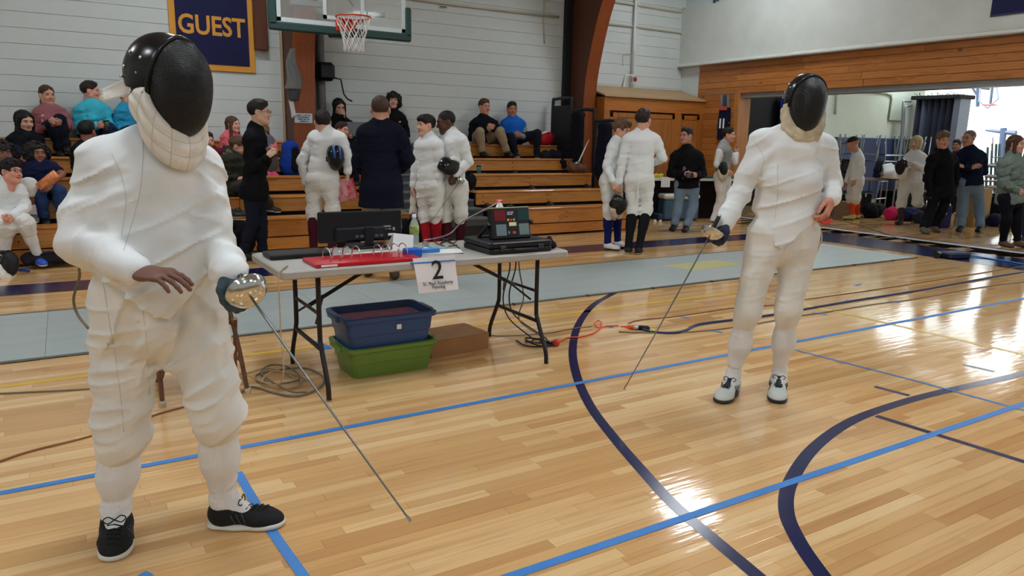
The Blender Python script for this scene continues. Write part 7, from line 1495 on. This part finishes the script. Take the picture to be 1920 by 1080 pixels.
# brown handbag
c = ony(1084, 326, ROWY[2]+0.12); c[2] = ROWZ[2]; t = thing('handbag', c, 'brown leather handbag on the bleacher beside the rail', 'handbag')
v, f = sdf([rc(c+V(-0.12, 0, 0.09), c+V(0.12, 0, 0.07), 0.09, 0.08, 0.05), plane(c, (0, 0, -1))], 0.012, None, 0.02, 0.05); fmesh('bag_body', v, f, mat('leather_brown', (104, 66, 46), 0.5, var=0.2), t)
MB().tube(spline([c+V(-0.08, -0.03, 0.15), c+V(0.0, -0.05, 0.20), c+V(0.09, -0.03, 0.15)], 5), 0.009, 6).build('bag_strap', mat('leather_dark', (70, 44, 32), 0.5), t, True)
a_, b_ = ony(1084, 306, ROWY[2]+0.10), ony(1104, 262, ROWY[2]+0.16); t = thing('walking_stick', a_, 'slim white stick leaning over the brown handbag', 'stick')
MB().tube([a_, b_], [0.014, 0.009], 8).build('shaft', wh, t, True); MB().tube([a_+V(-0.06, -0.01, 0.0), a_+V(0.02, 0, 0.01)], 0.018, 8).build('handle', wh, t, True)
# teal cup and notebook on the third row
c = ony(898, 323, ROWY[2]+0.06); c[2] = ROWZ[2]; t = thing('paper_cup', c, 'teal paper cup with dark lid standing on a bleacher board', 'cup')
MB().lathe(c+V(0, 0, 0.011), [(0.030, 0), (0.040, 0.11)], 16).build('cup_body', mat('cup_teal', (40, 116, 118), 0.5), t, True); MB().lathe(c+V(0, 0, 0.121), [(0.042, 0), (0.042, 0.012), (0.034, 0.018)], 16).build('cup_lid', blk, t, True)
tag(MB().box(c+V(-0.10, -0.05, 0.001), c+V(0.14, 0.06, 0.010), 0.002).build('notebook', mat('notebook_tan', (196, 170, 120), 0.7)), 'tan notebook lying under the teal cup', 'notebook')
# black bags
def bag_at(px, py, Y_, z, sz, m, label, name='duffel_bag', cat='bag'):
    c = ony(px, py, Y_); c[2] = z; t = thing(name, c, label, cat)
    v, f = sdf([rc(c+V(-sz[0], 0, sz[2]*0.5), c+V(sz[0], 0, sz[2]*0.52), sz[2]*0.5, sz[2]*0.48, 0.05, ((0, 1, 0), sz[1]/sz[2]*2)), plane(c, (0, 0, -1))], 0.013, None, 0.012, 0.06); fmesh('bag_body', v, f, m, t)
    MB().tube(spline([c+V(-sz[0]*0.5, -sz[1]*0.6, sz[2]*0.8), c+V(0, -sz[1]*0.9, sz[2]*1.05), c+V(sz[0]*0.5, -sz[1]*0.6, sz[2]*0.8)], 5), 0.012, 6).build('bag_handle', m, t, True); return t
bag_at(432, 470, 9.10, 0.0, (0.10, 0.14, 0.44), black_c, 'black rucksack on the floor left of the standing man', 'backpack', 'backpack')
bag_at(872, 345, 10.18, ROWZ[1], (0.06, 0.12, 0.28), cloth('bag_blk2', (26, 27, 32)), 'black bag on the bleacher behind the dark-skinned fencer')
bag_at(664, 402, 9.25, 0.0, (0.10, 0.13, 0.34), cloth('bag_plum', (46, 36, 52)), 'plum coloured bag on the floor beside the man in the blazer')
bag_at(764, 400, 9.20, 0.0, (0.08, 0.12, 0.36), cloth('bag_blk3', (24, 24, 28)), 'black bag on the floor right of the man in the blazer')
bag_at(96, 496, 9.22, 0.04, (0.20, 0.10, 0.13), cloth('bag_blk4', (42, 42, 50)), 'flat dark gear bag on the floor behind the blue shoe')
# loose shoes on the bleacher
for k, (px, py, lab) in enumerate(((430, 400, 'black loose shoe on the bleacher left of its pair'), (446, 402, 'black loose shoe on the bleacher right of its pair'))):
    c = ony(px, py, ROWY[0]+0.13); c[2] = ROWZ[0]; t = thing('loose_shoe', c, lab, 'shoe'); shoe(t, c+V(0, 0, 0.085), c+V(0.16, -0.06, 0.02), 0.95, sh_blk, sh_wht, 0.01)
# mask lying on the floor at far left
P0 = onz(14, 518); t = thing('fencing_mask', P0, 'black mask with white bib lying on the floor at far left', 'mask'); fencing_mask(t, P0+V(0, 0, 0.13), frame3(V(0.8, -0.5, 0.1), V(0.2, 0.3, 1)), 0.80, BIB, 0.009, False)
tag(MB().tube(spline([onz(36, 506, .03), onz(46, 506, .035), onz(56, 508, .02)], 4), [0.02]*9, 8).build('blue_grip', mat('grip_blue', (44, 70, 130), 0.6), None, True), 'blue grip lying beside the mask on the floor', 'grip')

# brown folding chair half hidden behind the left fencer
t = thing('folding_chair', (0.56, 4.2, 0), 'brown steel folding chair half hidden behind the left fencer', 'chair'); br_ = mat('chair_brown', (112, 76, 58), 0.45, metal=0.3)
for x0, dx in ((0.345, 0.0), (0.785, -0.06)):
    MB().tube(spline([(x0, 4.15, 0.0), (x0+dx*0.4, 4.20, 0.25), (x0+dx, 4.28, 0.55), (x0+dx, 4.33, 0.78)], 5), 0.0125, 8).build('front_leg', br_, t, True)
    MB().lathe((x0, 4.15, 0.0), [(0.016, 0), (0.018, 0.025), (0.014, 0.035)], 10).build('foot_cap', mat('cap_cream', (190, 178, 150), 0.6), t)
    MB().tube([(x0+0.02, 4.62, 0.0), (x0+dx+0.02, 4.18, 0.44)], 0.0115, 8).build('rear_leg', br_, t); MB().ball((x0+dx*0.75, 4.25, 0.41), 0.024, 10, 6).build('pivot', br_, t, True)
MB().tube(spline([(0.35, 4.16, 0.16), (0.37, 4.16, 0.21), (0.42, 4.17, 0.225), (0.70, 4.17, 0.225), (0.75, 4.17, 0.21), (0.77, 4.16, 0.16)], 4), 0.010, 8).build('stretcher', br_, t, True)
slab(0.36, 0.72, 4.16, 4.52, 0.42, 0.445, 0.05, 0.006).build('seat', br_, t, 'auto'); MB().box((0.34, 4.31, 0.60), (0.72, 4.33, 0.78), 0.008).build('backrest', br_, t)

# ---- table, cooler and food by the cupboard
t = thing('refreshment_table', (9.8, 9.9, 0), 'long white table with snacks before the corner cupboard', 'table')
TA, TB = V(8.85, 10.58, 0), V(11.1, 9.88, 0); td = unit(TB-TA); tn = np.cross(UP, td)
def tpt(u, w_, z): return TA+td*u+tn*w_+UP*z
Lt = np.linalg.norm(TB-TA)
MB().prism([tpt(0, 0, 0.74), tpt(Lt, 0, 0.74), tpt(Lt, 0.6, 0.74), tpt(0, 0.6, 0.74)], (0, 0, 0.04)).build('table_top', mat('table_white', (214, 216, 212), 0.5), t)
for u in (0.15, Lt-0.15):
    for w_ in (0.08, 0.52): MB().tube([tpt(u, w_, 0), tpt(u, w_, 0.74)], 0.018, 8).build('leg', leg_m, t)
MB().prism([tpt(0.05, 0.12, 0.02), tpt(Lt-0.05, 0.12, 0.02), tpt(Lt-0.05, 0.14, 0.02), tpt(0.05, 0.14, 0.02)], (0, 0, 0.715)).build('dark_skirt', cloth('skirt', (30, 22, 22)), t)
tag(MB().prism([tpt(0.72, -0.012, 0.62), tpt(0.90, -0.012, 0.62), tpt(0.90, -0.012, 0.80), tpt(0.72, -0.012, 0.80)], tn*0.006).build('price_sheet', wh), 'small white sheet hanging on the snack table edge', 'paper')
tag(MB().prism([tpt(1.45, 0.1, 0.782), tpt(2.4, 0.1, 0.782), tpt(2.4, 0.5, 0.782), tpt(1.45, 0.5, 0.782)], (0, 0, 0.03)).build('green_tray', mat('tray_green', (22, 88, 56), 0.5)), 'dark green tray on the snack table', 'tray')
for i in range(7):
    c = tpt(0.50+0.10*(i % 4)+0.03*(i // 4), 0.22+0.12*(i // 4), 0.782); soft([rc(c+V(-0.03, 0, 0.035), c+V(0.04, 0.01, 0.045), 0.034, 0.04, 0.02), plane(c, (0, 0, -1))], mat('snack_yellow', (214, 196, 60), 0.4), 'snack_bag', 'yellow snack bag in the heap on the table', 'bag', 0.009, 0.01, 0.02)['group'] = 'yellow snack bags on the table'
c = tpt(0.62, 0.40, 0.782); t = thing('paper_bag', c, 'brown paper grocery bag behind the yellow snacks', 'bag'); q = MB(); 
for zz, e in ((0, 0.14), (0.2, 0.15), (0.38, 0.145)): q.v += [tuple(c+td*sx*e+tn*sy*0.08+UP*zz+td*(0.01 if zz == 0.2 else 0)) for sx, sy in ((-1, -1), (1, -1), (1, 1), (-1, 1))]
q.f = [(4*i+k, 4*i+(k+1) % 4, 4*i+4+(k+1) % 4, 4*i+4+k) for i in range(2) for k in range(4)]+[(0, 3, 2, 1), (8, 9, 10, 11)]; q.m = [0]*len(q.f); q.build('bag_body', mat('kraft', (134, 88, 56), 0.8, var=0.15), t)
MB().tube(spline([c+td*-0.05-tn*0.08+UP*0.38, c-tn*0.09+UP*0.45, c+td*0.05-tn*0.08+UP*0.38], 5), 0.006, 6).build('bag_handle', mat('kraft_d', (100, 66, 44), 0.8), t, True)
c0 = onz(1276, 414); t = thing('cooler', c0, 'blue wheeled cooler with white lid under the snack table', 'cooler'); Rc = np.stack([td, tn, UP], 1); Mx = lambda p: c0+Rc @ np.asarray(p, float)
def cbx(lo, hi, ch, name, m): b = MB().box(lo, hi, ch); b.v = [tuple(Mx(p)) for p in b.v]; return b.build(name, m, t, 'auto')
cbx((-0.36, -0.02, 0.02), (0.36, 0.38, 0.40), 0.03, 'cooler_body', mat('cooler_blue', (64, 96, 122), 0.5)); cbx((-0.37, -0.03, 0.405), (0.37, 0.39, 0.50), 0.03, 'cooler_lid', mat('cooler_white', (214, 214, 206), 0.5)); cbx((-0.46, -0.04, 0.0), (-0.37, 0.36, 0.14), 0.03, 'side_grip', mat('cooler_dark', (46, 66, 88), 0.5))
for k, px in enumerate(((1228, 416), (1238, 417))): blob(onz(*px), 0.03, wh, 'paper_ball', ('crumpled white paper ball on the floor near the cooler, left one', 'crumpled white paper ball on the floor near the cooler, right one')[k], 'paper', 5+k, n=10, mm=6)

# ================================================================= THE ROOM BEYOND THE OPENING
# curtain before a flat dark panel that stands in for shade in the recess
struct(MB().box((12.6, YA-0.04, 0.0), (15.85, YA+0.0005, 2.6)).build('recess_shade_panel', mat('painted_recess_shade', (22, 22, 26), 0.8)))
t = thing('stage_curtain', (15.2, YA-0.15, 0), 'royal blue curtain hanging in the dark recess of the far wall', 'curtain'); cur = cloth('royal_blue', (24, 44, 120))
for i in range(4):
    x0 = 14.45+i*0.34; vs, fs = sheet((x0, YA-0.14, 0.05), (x0+0.34, YA-0.14, 0.05), (x0, YA-0.14, 2.58), (x0+0.34, YA-0.14, 2.58), 14, 6, lambda u, v: 0.05*math.sin(u*2*PI*2+v), 0.006); obj('curtain_fold', vs, fs, cur, t, True)
# conduits on the pale wall
for px, lab in (([(1569, 172), (1567, 205), (1566, 214)], 'short conduit drop on the pale green wall'), ([(1620, 172), (1660, 175), (1670, 178), (1672, 185), (1666, 225), (1690, 226)], 'bent conduit on the pale green wall')): wallpipe(px, YA, 0.025, 'conduit', lab, mat('conduit_green', (150, 160, 140), 0.5))
t = thing('bent_tube_rail', ony(1695, 250, YA-0.2), 'two bent grey tube rails beside the folded partition', 'railing')
for px in ([(1690, 255), (1693, 195), (1698, 190), (1708, 190)], [(1693, 250), (1697, 205), (1702, 199), (1710, 198)]): MB().tube(spline([ony(*px[0], 11.75)*[1, 1, 0]]+[ony(*q, 11.75) for q in px], 5), 0.03, 8).build('tube', mat('tube_grey', (150, 160, 166), 0.3, metal=0.5), t, True)
# folded accordion partition
t = thing('folded_partition', (20.1, 11.3, 0), 'dark folded accordion partition parked at the corner', 'partition'); acc = mat('accordion', (52, 56, 72), 0.4, var=0.2); acc2 = mat('accordion_l', (84, 92, 112), 0.4)
for i in range(14):
    y0 = 10.66+i*0.083; xx = 19.85; s_ = 0.07 if i % 2 else -0.07
    MB().prism([(xx-s_, y0, 0.03), (xx+s_, y0+0.083, 0.03), (xx+s_+0.5, y0+0.083, 0.03), (xx-s_+0.5, y0, 0.03)], (0, 0, 2.66)).build('pleat', acc if i % 5 else acc2, t)
MB().box((19.70, 10.60, 2.69), (20.5, 11.86, 2.79), 0.01).build('top_brush', mat('brush_black', (14, 14, 18), 0.9), t)
for i in range(16): MB().tube([(19.72+random.random()*0.4, 10.64+i*0.078, 2.78), (19.72+random.random()*0.4, 10.64+i*0.078, 2.84+random.random()*0.07)], 0.008, 5).build('hanger_pin', blk, t)
# tables loaded with upturned chairs and stands
def side_table(x, y, L, Wd, label):
    t = thing('side_table', (x, y, 0), label, 'table'); MB().box((x-L/2, y-Wd/2, 0.72), (x+L/2, y+Wd/2, 0.75), 0.006).build('table_top', mat('table_brown', (112, 84, 66), 0.5), t)
    for sx in (-1, 1):
        for sy in (-1, 1): MB().tube([(x+sx*(L/2-0.08), y+sy*(Wd/2-0.08), 0), (x+sx*(L/2-0.08), y+sy*(Wd/2-0.08), 0.72)], 0.02, 8).build('leg', stl, t)
side_table(14.6, 10.0, 1.8, 0.75, 'brown table with upturned chairs behind the capped fencer'); side_table(16.5, 9.85, 1.8, 0.75, 'brown table with upturned chairs behind the blonde fencer'); side_table(18.3, 8.3, 1.6, 0.75, 'brown table with upturned chairs behind the sweater man')
ch_b = mat('chair_shell', (30, 34, 44), 0.5); ch_m = mat('chair_tube', (168, 176, 184), 0.25, metal=0.8)
def proto_chair():
    t = thing('stacking_chair', (0, 0, 0), 'x', 'chair'); P = []
    v = MB(); v.add(*sheet((-0.21, -0.2, 0.44), (0.21, -0.2, 0.44), (-0.20, 0.2, 0.43), (0.20, 0.2, 0.43), 4, 4, lambda u, w_: -0.02*math.sin(u*PI), 0.012)); P.append(v.build('seat', ch_b, t, True))
    v = MB(); v.add(*sheet((-0.19, 0.21, 0.52), (0.19, 0.21, 0.52), (-0.19, 0.27, 0.80), (0.19, 0.27, 0.80), 4, 4, lambda u, w_: 0.03*math.sin(u*PI), 0.010)); P.append(v.build('backrest', ch_b, t, True))
    for sx in (-1, 1):
        P.append(MB().tube([(sx*0.23, -0.22, 0), (sx*0.20, -0.18, 0.43)], 0.012, 6).build('leg', ch_m, t)); P.append(MB().tube(spline([(sx*0.23, 0.26, 0), (sx*0.20, 0.20, 0.43), (sx*0.195, 0.25, 0.78)], 4), 0.012, 6).build('leg', ch_m, t, True))
        P.append(MB().tube([(sx*0.20, -0.19, 0.43), (sx*0.20, 0.20, 0.43)], 0.010, 6).build('side_rail', ch_m, t))
    return t, P
proto, parts_ = proto_chair(); spots = []
for tx, ty, n_ in ((14.6, 10.0, 6), (16.5, 9.85, 6), (18.3, 8.3, 6)):
    for i in range(n_): spots.append((tx-0.62+0.62*(i % 3), ty, 0.755+0.80+(0.13 if i >= 3 else 0.0), i, tx))
where = {14.6: 'on the table behind the capped fencer', 16.5: 'on the table behind the blonde fencer', 18.3: 'on the table behind the sweater man'}
for n_, (x, y, z, i, tx) in enumerate(spots):
    if n_ == 0: o, ch = proto, parts_
    else:
        o = proto.copy(); COL.objects.link(o); ch = []
        for p in parts_: c = p.copy(); COL.objects.link(c); c.parent = o; ch.append(c)
    o.location = (x, y, z); o.rotation_euler = (PI, 0, (0.15, PI+0.2, 1.7)[i % 3]+tx)
    o['label'] = ('leftmost', 'middle', 'rightmost')[i % 3]+(' upper' if i >= 3 else ' lower')+' upturned dark chair with steel legs '+where[tx]; o['group'] = 'upturned chairs '+where[tx]
for tx, ty, lab in ((14.6, 10.0, 'behind the capped fencer'), (16.5, 9.85, 'behind the blonde fencer'), (18.3, 8.3, 'behind the sweater man')):  # black chests added to darken the space below the tables
    t = thing('dark_mass_chest', (tx, ty, 0), 'long black chest added as dark mass under the table '+lab, 'chest'); MB().box((tx-0.62, ty-0.24, 0.0), (tx+0.62, ty+0.24, 0.40), 0.02).build('chest_body', black_c, t); MB().box((tx-0.63, ty-0.25, 0.405), (tx+0.63, ty+0.25, 0.47), 0.02).build('chest_lid', blk, t)
    for sx in (-0.35, 0.35): MB().box((tx+sx-0.03, ty-0.262, 0.36), (tx+sx+0.03, ty-0.24, 0.44), 0.004).build('chest_latch', stl, t)
# floor clutter in the further room
def carton(px, w_, d_, h_, m, label):
    c = onz(*px); t = thing('carton', c, label, 'box'); MB().box(c+V(-w_/2, 0, 0), c+V(w_/2, d_, h_), 0.006).build('carton_body', m, t); MB().box(c+V(-w_/2, 0, h_), c+V(w_/2, d_/2-0.004, h_+0.006)).build('carton_flap', m, t); MB().box(c+V(-w_/2, d_/2+0.004, h_), c+V(w_/2, d_, h_+0.006)).build('carton_flap', m, t)
cd = mat('carton_tan', (150, 116, 88), 0.8, var=0.1); carton((1596, 409), 0.34, 0.3, 0.32, cd, 'tan carton behind the orange socks'); carton((1838, 424), 0.55, 0.35, 0.70, mat('board_tan', (176, 140, 86), 0.7), 'tall tan carton behind the pale jeans'); carton((1560, 404), 0.4, 0.3, 0.3, mat('carton_dark', (60, 56, 60), 0.8), 'dark carton left of the capped fencer')
def floorbag(px, r, m, label): c = onz(*px); soft([rc(c+V(-r*0.6, 0, r*0.55), c+V(r*0.6, 0.05, r*0.6), r*0.6, r*0.55, 0.06), plane(c, (0, 0, -1))], m, 'gym_bag', label, 'bag', 0.016, 0.03, 0.08)
floorbag((1676, 412), 0.22, cloth('hot_pink', (206, 44, 96)), 'hot pink gym bag on the floor beside the blonde fencer'); floorbag((1708, 414), 0.22, cloth('indigo', (40, 44, 84)), 'indigo gym bag behind the blonde fencer'); floorbag((1640, 408), 0.26, cloth('near_black', (24, 26, 34)), 'black gym bag under the far table'); floorbag((1868, 424), 0.2, cloth('bag_navy', (30, 36, 60)), 'navy bag beside the puffer woman'); floorbag((1728, 418), 0.18, cloth('bag_slate', (50, 54, 66)), 'slate bag left of the hoodie man')
t = thing('folding_crate', onz(1772, 428), 'purple cloth crate with white label behind the hoodie man', 'crate'); c = onz(1772, 427)
MB().box(c+V(-0.18, 0, 0), c+V(0.18, 0.3, 0.40), 0.02).build('crate_body', cloth('purple', (56, 50, 110)), t); MB().box(c+V(-0.14, -0.006, 0.24), c+V(-0.02, -0.001, 0.30)).build('crate_label', wh, t)
for k, (px, py) in enumerate(((1750, 426), (1790, 425), (1636, 405))):
    t = thing('barrier_frame', onz(px, py), ('thin grey metal frame behind the hoodie man left leg', 'thin grey metal frame between hoodie man and sweater man', 'thin grey metal frame under the far table')[k], 'frame'); c = onz(px, py)
    MB().tube([c, c+V(0.10, 0, 0.72), c+V(0.55, 0.1, 0.72), c+V(0.55, 0.1, 0)], 0.014, 6).build('frame_tube', ch_m, t); MB().tube([c+V(0.05, 0, 0.36), c+V(0.55, 0.1, 0.36)], 0.012, 6).build('cross_tube', ch_m, t)
# long fencing bag on the table
blob(V(15.7, 9.62, 0.755), (0.42, 0.16, 0.20), white_c, 'white_jacket_pile', 'pile of white fencing jackets on the table beside the blonde fencer', 'clothes', 9, 0.3)
# ---- far gym: goal, score board, equipment post
t = thing('basketball_goal', (30.0, 15.4, 3.0), 'basketball goal seen against the bright far wall', 'basketball goal'); dkb = mat('goal_steel', (52, 62, 84), 0.5)
a_ = [onx(*q, 30.4) for q in ((1838, 161), (1868, 161), (1872, 185), (1852, 203), (1836, 190))]
MB().tube(a_+[a_[0]], 0.035, 6).build('board_frame', mat('goal_frame', (110, 124, 150), 0.5), t); P = onx(1855, 197, 30.0); MB().tube([P+0.23*V(math.cos(a), math.sin(a), 0) for a in np.linspace(0, 2*PI, 19)[:-1]], 0.02, 6, closed=True).build('rim', org, t, True)
MB().tube([onx(1840, 165, 30.45), onx(1840, 165, 30.45)*[0, 1, 1]+V(31.0, 0, 0)], 0.05, 6).tube([onx(1834, 150, 30.6), onx(1833, 200, 30.6)], 0.07, 6).tube([onx(1815, 152, 30.6), onx(1833, 180, 30.6)], 0.04, 6).tube([onx(1862, 152, 30.6), onx(1857, 195, 30.6)], 0.05, 6).build('support', dkb, t)
t = thing('scoreboard', onx(1905, 189, 30.9), 'light blue scoreboard with dark edge on the bright far wall', 'scoreboard')
MB().box(onx(1893, 150, 30.995), onx(1935, 189, 30.80), 0.01).build('display_panel', mat('score_blue', (96, 160, 206), 0.4), t); MB().box(onx(1884, 150, 30.995), onx(1892, 187, 30.78), 0.01).build('dark_edge', mat('score_dark', (40, 60, 100), 0.4), t)
t = thing('equipment_post', onx(1882, 330, 24.0), 'dark T-shaped equipment post in the far gym', 'post'); MB().tube([onx(1882, 240, 24.0), onx(1876, 330, 24.0)*[1, 1, 0]], 0.09, 8).build('upright', dkb, t); MB().tube([onx(1848, 244, 24.0), onx(1905, 250, 24.0)], [0.03, 0.08], 8).build('crossarm', dkb, t)
t = thing('rolling_rack', onx(1860, 330, 22.5), 'dark equipment rack in the far gym beside the post', 'rack')
for px in (1852, 1860, 1868, 1874): MB().tube([onx(px, 282-(px % 3)*6, 22.5), onx(px-2, 360, 22.5)*[1, 1, 0]], 0.035, 6).build('rack_post', mat('rack_teal', (34, 54, 60), 0.5), t)
for py in (310, 330, 350): MB().tube([onx(1848, py, 22.5), onx(1880, py+2, 22.5)], 0.06, 6).build('rack_shelf', mat('rack_dark', (40, 44, 54), 0.5), t)
